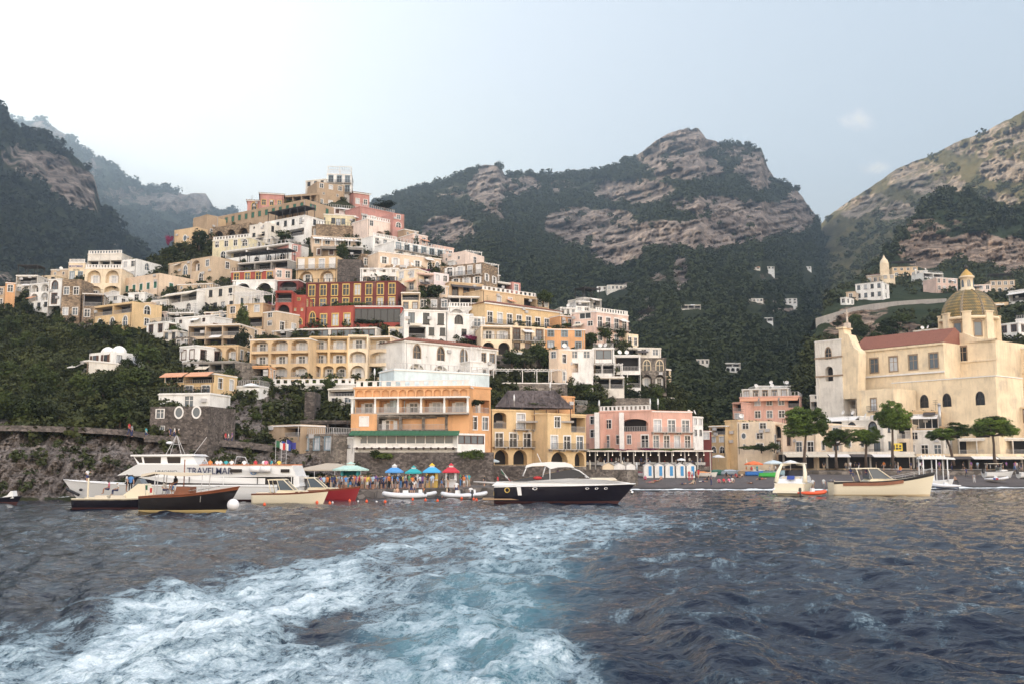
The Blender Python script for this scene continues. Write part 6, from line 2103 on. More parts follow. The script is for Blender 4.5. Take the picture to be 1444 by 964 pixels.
def hull(L, Bm, zb, zm, zs, draft=.5, rake=.8, tw=.8, flare=.75, full=2.2, n=28, sheerk=2., deck=.06, stripe=None, boot=.12, bottom=1, deckm=2, stm=3, rocker=0.):
    """stern at x = 0, bow at x = L on the sheer. materials: 0 topsides, 1 bottom, 2 deck, 3 rubbing strake"""
    m = MB()
    prof = [(-draft, .0), (-draft * .75, .45), (-.05, .80), (boot, .86), (.5, 0), (.86, 0), (.93, 0), (1., 0)]
    rows = []
    for i in range(n + 1):
        s = i / n
        zsh = zm + (zb - zm) * max(0, (s - .35) / .65) ** sheerk + (zs - zm) * max(0, (.35 - s) / .35) ** 2
        if s < .4:
            b = tw + (1 - tw) * math.sin(s / .4 * PI / 2)
        else:
            b = max(0., 1 - ((s - .4) / .6) ** full)
        b = max(b, .012) * Bm / 2
        sw = s ** 3
        lst = []
        for k, (zz, wf) in enumerate(prof):
            if k < 4:
                z = zz + (rocker * s ** 3 if k < 3 else 0)
                wl = wf * (1 - .42 * sw)
            else:
                z = boot + (zsh - boot) * zz
                f0 = .86 * (1 - .42 * sw)
                t = (z - boot) / (zsh - boot)
                wl = f0 + (1 - f0) * t ** flare
            x = s * (L - rake) + rake * (max(0, (z + draft) / (zsh + draft))) * s ** 2
            lst.append((x, b * wl, z))
        rows.append(lst)
    K = len(prof)
    vs_ = []
    for lst in rows:
        vs_ += [(x, -y, z) for x, y, z in lst] + [(x, y, z) for x, y, z in lst]
    base = len(m.v)
    m.v += vs_
    for i in range(n):
        for side in (0, 1):
            for k in range(K - 1):
                a = base + i * 2 * K + side * K + k
                q = (a, a + 2 * K, a + 2 * K + 1, a + 1)
                m.f.append(q); m.m.append(bottom if k < 2 else (0 if k < 5 else (stm if stripe else 0)) if k != 2 else (bottom)); m.sm.append(True)
    # transom
    m.f.append(tuple(base + k for k in range(K)) + tuple(base + K + k for k in range(K - 1, -1, -1))); m.m.append(0); m.sm.append(False)
    # rubbing strake and deck
    for side in (-1, 1):
        m.tube([(lst[-1][0], side * lst[-1][1], lst[-1][2]) for lst in rows], .05 if L < 12 else .07, 5, stm)
    for i in range(n):
        a, b_ = rows[i][-1], rows[i + 1][-1]
        za, zb_ = a[2] - deck, b_[2] - deck
        m.face([(a[0], -a[1] * .97, za), (b_[0], -b_[1] * .97, zb_), (b_[0], b_[1] * .97, zb_), (a[0], a[1] * .97, za)], deckm)
    def half(x):
        s = min(max(x / L, 0), 1); i = min(int(s * n), n - 1); t = s * n - i
        return rows[i][-1][1] * (1 - t) + rows[i + 1][-1][1] * t
    def sheer(x):
        s = min(max(x / L, 0), 1); i = min(int(s * n), n - 1); t = s * n - i
        return rows[i][-1][2] * (1 - t) + rows[i + 1][-1][2] * t
    return m, half, sheer


def boat(kind, label, xs, xb, pyw, Y, cat='boat', yaw=0., group=None, hb=1.3):
    """stern pixel xs, bow pixel xb at waterline pyw; returns root (stern at the origin, bow along +x), length"""
    a = P(xs, pyw, Y + hb)
    L = abs(xb - xs) / F * (Y + hb) / max(.3, math.cos(yaw))
    r = thing(kind, label, cat, (a.x, Y + hb, 0), (0 if xb > xs else PI) + yaw, group)
    return r, L


def rail_tubes(pts, r=.02, posts=True, h=.6):
    m = MB()
    m.tube(pts, r, 5)
    if posts:
        for p in pts[::max(1, len(pts) // 8)]:
            m.tube([p, (p[0], p[1], p[2] - h)], r * .8, 4)
    return m


def text(body, size, mat, parent, loc, rot, name='lettering', ext=.01, bold=.0, sx=1.):
    cu = bpy.data.curves.new('letters', 'FONT')
    cu.body = body; cu.size = size; cu.extrude = ext; cu.offset = bold
    cu.align_x = 'LEFT'; cu.resolution_u = 3
    t = bpy.data.objects.new('letters', cu)
    me = bpy.data.meshes.new_from_object(t)
    bpy.data.objects.remove(t); bpy.data.curves.remove(cu)
    me.materials.clear(); me.materials.append(mat)
    o = link(name, me, parent, loc)
    o.rotation_euler = rot; o.scale = (sx, 1, 1)
    return o


# ---- the white ferry, bow to the left
def ferry():
    r, L = boat('ferry', 'long white passenger ferry with big blue lettering moored before the cliff', 428, 92, 705, 112., 'ferry', hb=2.9)
    m, half, sh = hull(L, 6.2, 2.25, 1.6, 1.5, .6, 2.2, .9, .8, 2.6, sheerk=2.5)
    m.build('hull', [GEL, BOTT, GEL, GEL], r)
    k = L / 336.     # metres per photo pixel

    def X(px): return (428 - px) * k

    def Z(py): return (705 - py) * k
    W = 2.75
    # lower cabin with the long window band
    c = MB(); c.sprism([(X(428), Z(686)), (X(175), Z(686)), (X(190), Z(680)), (X(214), Z(672)), (X(428), Z(672))], lambda x, z: min(W, half(x) * .95)); cab = c.build('cabin', GEL, r)
    c = MB(); c.sprism([(X(420), Z(683.5)), (X(186), Z(683.5)), (X(206), Z(673)), (X(420), Z(673))], lambda x, z: min(W, half(x) * .95) + .03); c.build('window_band', TINT, cab)
    for i in range(14):
        q = MB(); x = X(418 - i * 15.5); q.box(x - .04, x + .04, W + .025, W + .06, Z(683.5), Z(673)); q.build('mullion', TINT if i % 2 else GEL, cab) if i % 3 == 0 else None
    # upper deck bulwark that sweeps down to the foredeck
    c = MB(); c.sprism([(X(424), Z(672)), (X(178), Z(672)), (X(178), Z(671)), (X(206), Z(656)), (X(290), Z(656)), (X(296), Z(657.5)), (X(418), Z(657.5))], lambda x, z: min(W + .08, half(x) * .97)); up = c.build('upper_deck', GEL, r)
    c = MB(); c.sprism([(X(430), Z(686)), (X(424), Z(672)), (X(420), Z(672)), (X(426), Z(686))], lambda x, z: W * .98); c.build('stern_fashion', GEL, r)
    # wheelhouse
    c = MB(); c.sprism([(X(286), Z(657)), (X(205), Z(657)), (X(198), Z(645)), (X(275), Z(645)), (X(281), Z(646))], lambda x, z: 2.15); wh = c.build('wheelhouse', GEL, r)
    c = MB(); c.sprism([(X(285), Z(645)), (X(195), Z(645)), (X(195), Z(643)), (X(280), Z(642))], lambda x, z: 2.4); c.build('wheelhouse_roof', GEL, r)
    for a, b_ in ((214, 236), (246, 263)):
        c = MB(); c.sprism([(X(b_), Z(654.5)), (X(a), Z(654.5)), (X(a - 2), Z(646)), (X(b_), Z(646))], lambda x, z: 2.18); c.build('side_window', TINT, wh)
    c = MB(); c.sprism([(X(211), Z(654)), (X(206.5), Z(654)), (X(199.5), Z(646)), (X(209), Z(646))], lambda x, z: 2.17); c.build('side_window', TINT, wh)
    c = MB()
    for j in range(3):
        y0 = -1.9 + j * 1.28; c.raw([(X(204.5) + .08, y0, Z(654.5)), (X(204.5) + .08, y0 + 1.18, Z(654.5)), (X(199.5) + .08, y0 + 1.18, Z(646)), (X(199.5) + .08, y0, Z(646))], [(0, 1, 2, 3)])
    c.build('windscreen', TINT, wh)
    # rail, rafts, mast
    c = MB(); c.box(X(418), X(292), W - .1, W + .12, Z(657.5) + .003, Z(656.2)); c.box(X(418), X(292), -W - .12, -W + .1, Z(657.5) + .003, Z(656.2)); c.build('orange_rail', plain('rail_orange', (.50, .17, .06), .6), r)
    for x in (369, 383):
        c = MB(); c.tube([(X(x) - .55, W + .35, Z(663)), (X(x) + .55, W + .35, Z(663))], .33, 10); c.tube([(X(x) - .05, W + .35, Z(663)), (X(x) + .05, W + .35, Z(663))], .345, 10); c.build('life_raft', FEND, r)
    c = MB()
    for s_ in (-1, 1):
        c.tube([(X(236), s_ * .7, Z(643)), (X(247), 0, Z(616))], .04, 5)
        c.tube([(X(258), s_ * .7, Z(643)), (X(248), 0, Z(616))], .04, 5)
    c.tube([(X(272), 0, Z(643)), (X(290), 0, Z(618))], .035, 5)
    c.tube([(X(240), 0, Z(628)), (X(254), 0, Z(628))], .03, 5)
    ms = c.build('mast', RAILW, r)
    c = MB(); c.ball((X(238), 0, Z(626)), .32, sz=.5, sx=1.4); c.build('radar', GEL, ms)
    c = MB(); c.tube([(X(345), -1.5, Z(657)), (X(340), -1.5, Z(646)), (X(328), -1.5, Z(645)), (X(325), -1.5, Z(657))], .05, 5); c.build('deck_arch', RAILW, r)
    for px_ in (350, 415):
        c = MB(); c.box(X(px_) - .1 * 0, X(px_ - 16 if px_ == 350 else px_ - 12), W + .081, W + .115, Z(667), Z(662.5)); c.build('vent_window', TINT, r)
    # lettering faces the camera: the ferry's right hand side seen from the stern is its far one, so the near side is +y here
    text('TRAVELMAR', 2.62 * k * 4.9, PAINTN, r, (X(275), W + .10, Z(669.3)), (PI / 2, 0, PI), bold=.004, sx=.88)
    text('URAGANO', .36, IRON, r, (X(232), W + .11, Z(667)), (PI / 2, 0, PI), sx=1.35)
    c = MB(); c.lathe([(.42, 0), (.42, .02), (.36, .03), (.36, 0.001)], 20)
    lg = c.build('emblem', plain('emblem_blue', (.03, .16, .42), .5), r, (X(366), W + .09, Z(665))); lg.rotation_euler = (-PI / 2, 0, 0)
    q = MB()
    for t in (.78, -.78):
        ca, sa = math.cos(t), math.sin(t)
        q.raw([(-.34 * ca - .09 * sa, -.34 * sa + .09 * ca, .035), (.34 * ca - .09 * sa, .34 * sa + .09 * ca, .035), (.34 * ca + .09 * sa, .34 * sa - .09 * ca, .035), (-.34 * ca + .09 * sa, -.34 * sa - .09 * ca, .035)], [(0, 1, 2, 3)])
    q.build('emblem_cross', plain('emblem_blue', (.03, .16, .42), .5), lg)
    for px_, py_ in ((122, 691),):
        c = MB(); c.ball((0, 0, 0), .22, sz=.7, sy=.3); c.build('porthole', TINT, r, (X(px_), half(X(px_)) * .93, Z(py_)))
    c = MB(); c.tube([(X(96) - .2, half(X(100)), Z(690)), (X(120), half(X(122)) + .02, Z(698))], .16, 6); c.build('anchor_pocket', TINT, r)
    return r, X, Z, W


FERRY = ferry()


# ---- dark open motor boat at the left, stern to the left
def tender_boat():
    r, L = boat('motor_boat', 'long black open boat with a cream gunwale and dark boarding ladder at the left', 109, 262, 717, 91., hb=1.5)
    m, half, sh = hull(L, 3.1, 1.15, .92, .92, .4, .8, .92, .8, 2.4, stripe=1, deck=.12)
    m.build('hull', [NAVY, BOTT, CUSH, CRM], r)
    k = L / 153.
    def X(px): return (px - 109) * k
    def Z(py): return (717 - py) * k
    c = MB(); c.sprism([(X(170), .9), (X(215), .9), (X(206), Z(683)), (X(196), Z(683))], lambda x, z: .75); c.build('console', CRM, r)
    c = MB(); c.sprism([(X(188), Z(689)), (X(206), Z(689)), (X(197), Z(676)), (X(195), Z(676))], lambda x, z: .72); c.build('windscreen', GLASSB, r)
    for a, b_ in ((138, 156), (160, 180)):
        c = MB(); c.box(X(a), X(b_), -1., 1., .9, 1.2, 0, .05, .05); c.build('sun_cushion', CUSH, r)
    c = MB(); c.box(X(130) - .06, X(130) + .06, -1.2, -1.08, .9, Z(675)); c.build('post', CRM, r)
    c = MB(); c.raw([(X(133), -1.2, Z(674)), (X(178), -1.2, Z(671)), (X(178), 1.2, Z(671)), (X(133), 1.2, Z(674)), (X(133), -1.2, Z(675)), (X(178), -1.2, Z(672.5)), (X(178), 1.2, Z(672.5)), (X(133), 1.2, Z(675))], [(0, 1, 2, 3), (4, 7, 6, 5), (0, 4, 5, 1), (1, 5, 6, 2), (2, 6, 7, 3), (3, 7, 4, 0)]); c.build('sun_canopy', BLUEC if 0 else AWN['d'], r)
    c = MB(); c.box(-1.6, 0, -1.1, 1.1, .25, .33); c.build('bathing_platform', IRON, r)
    c = MB()
    for y in (-.5, .5):
        c.tube([(-1.55, y, .33), (-1.6, y, 1.0), (-1.0, y, 1.05)], .03, 5)
    c.build('ladder', STEEL, r)
    return r


tender_boat()


# ---- dark wooden gozzo with the cream bimini
def wooden_boat():
    r, L = boat('wooden_boat', 'dark varnished wooden boat with a cream bimini and white round fender', 200, 335, 721, 86.)
    m, half, sh = hull(L, 2.9, 2.1, 1.38, 1.25, .4, 1.3, .7, .85, 2.3, sheerk=1.6, stripe=1, deck=.3)
    m.build('hull', [DKW, plain('cream_boot', (.55, .42, .20), .5), TEAK, MAHO], r)
    k = L / 135.
    def X(px): return (px - 200) * k
    def Z(py): return (721 - py) * k
    c = MB(); c.sprism([(X(246), .9), (X(270), 1.1), (X(270), Z(688)), (X(252), Z(687))], lambda x, z: .95); c.build('cabin_trunk', MAHO, r)
    c = MB()
    c.sprism([(X(203), Z(674)), (X(204), Z(670)), (X(222), Z(667)), (X(246), Z(667.5)), (X(290), Z(669)), (X(291), Z(671)), (X(258), Z(673)), (X(222), Z(669.5))], lambda x, z: 1.15); c.build('bimini', AWN['c'], r)
    for px_ in (221, 225, 286):
        for s_ in (-1, 1):
            c = MB(); c.tube([(X(px_), s_ * 1.1, .8), (X(px_ + 2), s_ * 1.1, Z(669))], .035, 5); c.build('bimini_pole', RAILW, r)
    c = MB(); c.tube([(X(257), 0, 1), (X(257), 0, Z(650))], .05, 6); c.build('mast', MAHO, r)
    c = MB(); c.box(X(233), X(241), -.6, .6, .85, 1.25); c.build('yellow_seat', plain('yellow_cushion', (.60, .40, .05), .7), r)
    c = MB(); c.tube([(X(270), half(X(270)) * .9, 1.75), (X(290), half(X(290)) * .9, 1.95), (X(303), half(X(303)) * .9, 2.1)], .025, 5); c.tube([(X(270), -half(X(270)) * .9, 1.75), (X(290), -half(X(290)) * .9, 1.95), (X(303), -half(X(303)) * .9, 2.1)], .025, 5)
    c.tube([(X(303), half(X(303)) * .9, 2.1), (X(303), -half(X(303)) * .9, 2.1)], .025, 5); c.build('bow_rail', STEEL, r)
    c = MB(); c.tube([(X(205), 0, 1.), (X(203), 0, 2.2)], .025, 5); fl = c.build('flagstaff', RAILW, r)
    for i, mt in enumerate((AWN['g'], TRIM, REDC)):
        q = MB(); q.box(X(203) + .02 + i * .2, X(203) + .22 + i * .2, -.01, .01, 1.8 - i * .12, 2.2 - i * .12); q.build('flag_stripe', mt, fl)
    c = MB(); c.sprism([(X(206), 1.0), (X(212), 1.0), (X(214), Z(682)), (X(204), Z(690))], lambda x, z: .9); c.build('engine_cover', CRM, r) if 0 else None
    f = MB(); f.ball((0, 0, 0), .52, n=14, m=10); o = f.build('fender', FEND, r, (X(330), -.75, .55))
    return r


wooden_boat()


def gozzo(label, xs, xb, pyw, Y, hm, strm, cab=True, roofm=None, scale=1., bowz=1.35, midz=.95, Bm=2.6, rails=False, side=1, botm=None):
    r, L = boat('motor_boat', label, xs, xb, pyw, Y)
    m, half, sh = hull(L, Bm, bowz, midz, midz * .95, .4, .7 * scale, .72, .85, 2.1, sheerk=1.8, stripe=1, deck=.08)
    m.build('hull', [hm, botm or hm, CRM, strm], r)
    if cab:
        z0 = midz * .9
        c = MB(); c.sprism([(L * .30, z0), (L * .76, z0), (L * .70, z0 + .38 * scale), (L * .46, z0 + .46 * scale), (L * .36, z0 + .46 * scale)], lambda x, z: min(half(x) * .78, Bm * .36)); cb = c.build('cabin', CRM, r)
        for i in range(2):
            q = MB(); x = L * (.58 + .065 * i); q.box(x, x + L * .035, -Bm * .5, Bm * .5, z0 + .17 * scale, z0 + .30 * scale); q.box(x, x, 0, 0, 0, 0) if 0 else None
            w2 = min(half(x) * .78, Bm * .36) + .015
            q = MB(); q.box(x, x + L * .035, -w2, w2, z0 + .15 * scale, z0 + .29 * scale); q.build('porthole', TINT, cb)
        # windscreen frame and hard top
        zt = z0 + 1.55 * scale
        c = MB(); c.sprism([(L * .20, zt - .06), (L * .21, zt), (L * .40, zt + .05), (L * .44, zt - .02), (L * .44, zt - .08), (L * .22, zt - .1)], lambda x, z: Bm * .34); c.build('hard_top', roofm or CRM, r)
        for s_ in (-1, 1):
            c = MB(); w2 = Bm * .33 * s_
            c.tube([(L * .42, w2, zt - .05), (L * .56, w2 * .98, z0 + .42 * scale)], .06 * scale, 5); c.tube([(L * .22, w2, zt - .08), (L * .26, w2, z0)], .05 * scale, 5); c.tube([(L * .33, w2, zt - .05), (L * .38, w2, z0 + .3)], .035 * scale, 5)
            c.build('windscreen_frame', CRM, r)
        c = MB(); w2 = Bm * .32
        c.sprism([(L * .34, z0 + .45 * scale), (L * .55, z0 + .43 * scale), (L * .42, zt - .1), (L * .335, zt - .1)], lambda x, z: w2); c.build('windscreen', GLASSB, r)
        c = MB(); c.box(L * .06, L * .24, -Bm * .34, Bm * .34, z0 - .05, z0 + .22, 0, .05, .05); c.build('sunpad', CUSH, r)
    if rails:
        pts = []
        for i in range(11):
            x = L * (.48 + .50 * i / 10); pts.append((x, half(x) * .93, sh(x) + .62 * (.5 + .5 * i / 10)))
        pts2 = [(x, -y, z) for x, y, z in reversed(pts)]
        c = MB(); c.tube(pts + pts2, .028, 5)
        for p in pts[1::2] + pts2[::2]:
            c.tube([p, (p[0] - .12, p[1], sh(p[0]))], .02, 4)
        c.build('bow_rail', RAILW, r)
    return r, L, half, sh


gozzo('cream motor boat with a wooden rubbing strake and red canopy before the ferry', 357, 462, 708, 104., CRM, MAHO, roofm=CRM, midz=1.0)
c_ = MB(); c_.sprism([(0, 0), (1.6, 0), (1.4, .35), (.2, .35)], lambda x, z: .8)
b2, L2, h2, s2 = gozzo('red hulled motor boat with a cream cabin behind the cream one', 398, 507, 702, 114.5, REDH, MAHO, roofm=CRM, midz=1.05, bowz=1.5)
c_.build('red_canopy', REDC, b2, (L2 * .02, 0, 2.35))
big, Lb, hb_, sb_ = gozzo('large cream motor boat with a varnished strake and long bow rail, largest at the right', 1172, 1318, 697, 131., CRM, DKW, scale=1.25, bowz=2.95, midz=1.75, Bm=3.7, rails=True, botm=plain('cream_boot2', (.60, .47, .30), .5))
# varnished band along its side
q = MB(); pts_ = [(Lb * i / 24 * .985, hb_(Lb * i / 24) * 1.005 + .01, sb_(Lb * i / 24) - .28 - .0 * i) for i in range(2, 17)]
for a, c2 in zip(pts_[:-1], pts_[1:]):
    q.face([(a[0], -a[1], a[2] - .22), (c2[0], -c2[1], c2[2] - .22 + .0), (c2[0], -c2[1], c2[2] + .2), (a[0], -a[1], a[2] + .2)])
q.build('varnished_band', MAHO, big)


# ---- the black motor yacht
def yacht():
    r, L = boat('motor_yacht', 'black hulled motor yacht with white deck and curved white hardtop, largest in the centre', 697, 894, 707, 106., 'yacht', hb=1.9)
    m, half, sh = hull(L, 4.0, 1.95, 1.72, 1.62, .6, 2.3, .9, .7, 2.7, sheerk=1.5, deck=.05)
    m.build('hull', [NAVY, BOTT, GEL, GEL], r)
    k = L / 197.
    def X(px): return (px - 697) * k
    def Z(py): return (707 - py) * k
    c = MB(); c.sprism([(X(694), Z(684)), (X(892), Z(683)), (X(885), Z(680)), (X(850), Z(676)), (X(800), Z(674)), (X(740), Z(678)), (X(700), Z(679))], lambda x, z: max(.15, half(x) * (.99 - .18 * max(0, (z - Z(683)) / (Z(674) - Z(683))))))
    c.build('deck', GEL, r)
    # dark side glass with white windscreen frame
    c = MB(); c.sprism([(X(722), Z(677)), (X(764), Z(669)), (X(800), Z(662)), (X(812), Z(661.5)), (X(824), Z(671)), (X(800), Z(675)), (X(750), Z(678))], lambda x, z: 1.45 - .12 * (z - 1.7)); c.build('side_glass', TINT, r)
    c = MB()
    for s_ in (-1, 1):
        c.tube([(X(804), s_ * 1.25, Z(660)), (X(815), s_ * 1.35, Z(664)), (X(828), s_ * 1.42, Z(673.5))], .07, 6)
    c.build('windscreen_frame', GEL, r)
    pts = [(X(740), Z(660)), (X(742), Z(656)), (X(752), Z(653)), (X(775), Z(651.5)), (X(795), Z(652)), (X(804), Z(655)), (X(808), Z(660)), (X(798), Z(658.5)), (X(785), Z(659)), (X(775), Z(661.5)), (X(768), Z(657)), (X(750), Z(657.5))]
    c = MB(); c.sprism(pts, lambda x, z: 1.5); c.build('hardtop', GEL, r)
    for s_ in (-1, 1):
        for a, b_ in (((742, 659), (737, 671)), ((774, 660), (774, 676)), ((768, 657), (764, 672))):
            c = MB(); c.tube([(X(a[0]), s_ * 1.38, Z(a[1])), (X(b_[0]), s_ * 1.42, Z(b_[1]))], .05, 5); c.build('hardtop_strut', GEL, r)
    c = MB(); c.tube([(X(763), 0, Z(653)), (X(757), 0, Z(640))], .03, 5); c.build('antenna', GEL, r)
    c = MB(); c.box(X(681), X(735), -1.7, 1.7, .28, .42); c.build('bathing_platform', TEAK, r)
    c = MB(); c.box(-.06, .0, -.55, .55, .7, 1.1); c.build('stern_crest', plain('gold', (.55, .40, .12), .35, .6), r)
    q = MB(); q.lathe([(.30, 0), (.30, .02), (.2, .03), (.2, 0)], 12); o = q.build('stern_emblem', plain('gold', (.55, .40, .12), .35, .6), r, (X(715), -half(X(715)) * 1.0 - .02, Z(690))); o.rotation_euler = (PI / 2, 0, 0)
    c = MB(); x = X(731); c.face([(X(727), -half(X(727)) - .03, Z(680)), (X(733), -half(X(733)) - .03, Z(680)), (X(735), -half(X(735)) * .985 - .04, Z(697)), (X(730), -half(X(730)) * .985 - .04, Z(697))]); c.build('white_flash', GEL, r)
    for px_, ry in ((753, .28), (825, .2), (838, .2), (851, .2)):
        q = MB(); q.lathe([(ry, 0), (ry, .03), (ry * .6, .04), (ry * .6, .0)], 12, sy=.6); o = q.build('porthole', STEEL, r, (X(px_), -half(X(px_)) * (.985 if px_ < 800 else .95) - .015, Z(688))); o.rotation_euler = (PI / 2, 0, 0)
    c = MB(); c.box(X(828), X(868), -1., 1., Z(677), Z(673.5), 0, .3, .1); c.build('sunpad', CUSH, r)
    c = MB(); c.tube([(X(720), 0, Z(680)), (X(706), 0, Z(661))], .03, 5); fl = c.build('flagstaff', RAILW, r)
    for i, mt in enumerate((AWN['g'], TRIM, REDC)):
        q = MB(); q.raw([(X(706 + i * 5), -.02, Z(661 + i * 6)), (X(711 + i * 5), -.02, Z(667 + i * 6)), (X(713 + i * 5), .15, Z(672 + i * 5)), (X(707 + i * 5), .15, Z(667 + i * 5))], [(0, 1, 2, 3)]); q.build('flag_stripe', mt, fl)
    c = MB(); c.tube([(X(668), 0, Z(679)), (X(702), 0, Z(681))], [.08, .12], 6); c.build('gangway', RAILW, r)
    c = MB(); c.ball((X(757), -1.45, Z(673.5)), .3, sx=1.6, sz=.6); c.build('red_cover', REDC, r)
    c = MB(); c.tube([(X(886), 0, Z(690)), (X(891), 0, Z(694))], .12, 6); c.ball((X(889), 0, Z(694)), .22, n=6, m=4); c.build('anchor', STEEL, r)
    return r


yacht()


# ---- white cruiser seen from the stern quarter
def cruiser():
    a = P(1110, 697, 133.)
    r = thing('motor_cruiser', 'white sports cruiser seen from its stern with a curved radar arch at the right', 'boat', (a.x + .3, 133, 0), math.radians(62))
    L = 9.5
    m, half, sh = hull(L, 4.2, 1.9, 1.55, 1.5, .5, 1.5, .92, .8, 2.5, deck=.05)
    m.build('hull', [CRM, BOTT, GEL, GEL], r)
    c = MB(); c.box(-.9, .15, -2.0, 2.0, .25, .62, 0, .08, .1); c.box(-.35, .5, -1.95, 1.95, .625, 1.5, 0, .15, .15); c.build('stern_platform', CRM, r)
    c = MB(); c.sprism([(.8, 1.5), (7.2, 1.7), (6.6, 2.1), (4.6, 2.5), (1.2, 2.1)], lambda x, z: min(1.9, half(x) * .92) - .12 * (z - 1.5)); c.build('superstructure', GEL, r)
    c = MB(); c.sprism([(4.0, 2.3), (5.9, 2.25), (4.6, 3.2), (4.2, 3.2)], lambda x, z: 1.45); c.build('windscreen', TINT, r)
    for s_ in (-1, 1):
        c = MB(); c.tube([(.9, s_ * 1.9, 1.6), (1.6, s_ * 1.8, 2.9), (2.6, s_ * 1.5, 3.9), (3.2, s_ * .4, 4.1)], [.32, .26, .2, .2], 8); c.build('radar_arch', CRM, r)
    c = MB(); c.box(2.5, 4.6, -1.5, 1.5, 4.1, 4.2, 0, .1, .1); c.build('bimini', AWN['c'], r)
    c = MB(); c.box(1.2, 3., -1.2, 1.2, 2.1, 2.35, 0, .05, .05); c.build('sunpad', CUSH, r)
    c = MB(); c.raw([(.6, -.6, 2.0), (1.3, -.5, 2.5), (1.3, .5, 2.5), (.6, .4, 2.0)], [(0, 1, 2, 3)]); c.build('blue_towel', BLUEC, r)
    for y in (-1.5, 1.9):
        f = MB(); f.tube([(-.2, y * 1.0, .9), (-.25, y * 1.0, .25)], .16, 8); f.build('fender', FEND, r)
    return r


cruiser()


def dinghy(label, px, pyw, Y, L, yaw, tub=TUBEW, engine=True, inner=None, cat='dinghy', z=0., kind='inflatable_dinghy', fl=TERR):
    a = P(px, pyw, Y)
    r = thing(kind, label, cat, (a.x, Y, z), yaw)
    w_ = L * .22; rt = L * .062
    pts = [(-L * .5, -w_, .32)] + [(-L * .2, -w_, .32), (L * .15, -w_, .34), (L * .34, -w_ * .8, .42), (L * .46, -w_ * .4, .52), (L * .5, 0, .56), (L * .46, w_ * .4, .52), (L * .34, w_ * .8, .42), (L * .15, w_, .34), (-L * .2, w_, .32), (-L * .5, w_, .32)]
    c = MB(); c.tube(pts, [rt * .55] + [rt] * (len(pts) - 2) + [rt * .55], 10); c.build('tube', tub, r)
    c = MB(); c.sprism([(-L * .42, .0), (L * .3, .0), (L * .42, .32), (L * .3, .30), (-L * .42, .22)], lambda x, z: w_ * (.75 if x < L * .2 else .5)); c.build('hull', inner or fl, r)
    if engine:
        c = MB(); c.box(-L * .5 - .12, -L * .5 + .18, -.17, .17, .55, 1.0, 0, .04, .04); c.box(-L * .5 - .03, -L * .5 + .12, -.06, .06, -.3, .55); c.build('outboard', IRON, r)
    c = MB(); c.box(-L * .08, L * .06, -.35, .35, .25, .95, 0, .05, .05); c.build('console', GEL, r)
    return r


dinghy('white inflatable boat with passengers on the water before the quay, left of the kiosks', 571, 701, 119.5, 4.9, PI + .25)
dinghy('grey inflatable dinghy moored right of the boat with passengers', 593, 697, 123., 3.6, .2)
dinghy('white inflatable dinghy with a seated crew before the dark quay', 645, 701, 119.5, 3.7, PI - .2)
dinghy('long white inflatable tender tied up right of the seated crew', 668, 697, 123., 3.2, .35)
dinghy('bright orange life raft boat between the white cruiser and the cream boat', 1146, 697, 130., 3.4, .1, tub=ORNG)
dinghy('blue hulled dinghy with a grey outboard on the shore behind the cream boat', 1333, 681, 166.5, 4.3, PI, inner=BLUEC, z=.15)
dd = dinghy('white inflatable dinghy with red and blue marks on the dark sand at the right', 1405, 677, 176., 3.6, -.6, engine=False, z=1.15)
q = MB(); q.box(-.35, .05, -1.02, -1.0, .2, .5); q.build('blue_mark', BLUEC, dd)
q = MB(); q.box(.1, .5, -1.02, -1.0, .2, .5); q.build('red_mark', REDC, dd)


def beached(label, px, py, L, yaw, hm, stm, deckm, topm=None):
    p = on_beach(px, py)
    r = thing('motor_boat', label, 'boat', (p.x, p.y, p.z + .35), yaw)
    m, half, sh = hull(L, L * .34, 1.0, .75, .75, .35, .7, .85, .8, 2.3, deck=.1)
    m.build('hull', [hm, hm, deckm, stm], r)
    c = MB(); c.sprism([(L * .45, .7), (L * .8, .8), (L * .68, 1.1), (L * .5, 1.15)], lambda x, z: L * .11); c.build('foredeck', deckm, r)
    c = MB(); c.sprism([(L * .45, 1.05), (L * .62, 1.0), (L * .5, 1.6), (L * .47, 1.6)], lambda x, z: L * .1); c.build('windscreen', GLASSB, r)
    if topm:
        c = MB(); c.box(L * .1, L * .55, -L * .13, L * .13, 2.2, 2.28, 0, .05, .05); c.build('bimini', topm, r)
        for x in (.14, .5):
            for s_ in (-1, 1):
                c = MB(); c.tube([(L * x, s_ * L * .12, .7), (L * x, s_ * L * .12, 2.2)], .03, 5); c.build('bimini_pole', STEEL, r)
    c = MB(); c.box(-.3, .1, -.22, .22, .5, 1.25, 0, .04, .04); c.build('outboard', IRON, r)
    c = MB(); c.box(L * .2, L * .3, -L * .15, L * .15, -.37, -.2); c.box(L * .6, L * .7, -L * .1, L * .1, -.37, -.2); c.build('cradle', TRIMS['b'], r)
    return r


beached('white motor boat with a cream bimini drawn up on the dark sand at the right', 1388, 673, 6.0, .15, GEL, NAVY, GEL, AWN['c'])
beached('white motor boat cut off by the right edge above the beach', 1436, 668, 6., .1, GEL, GEL, GEL)


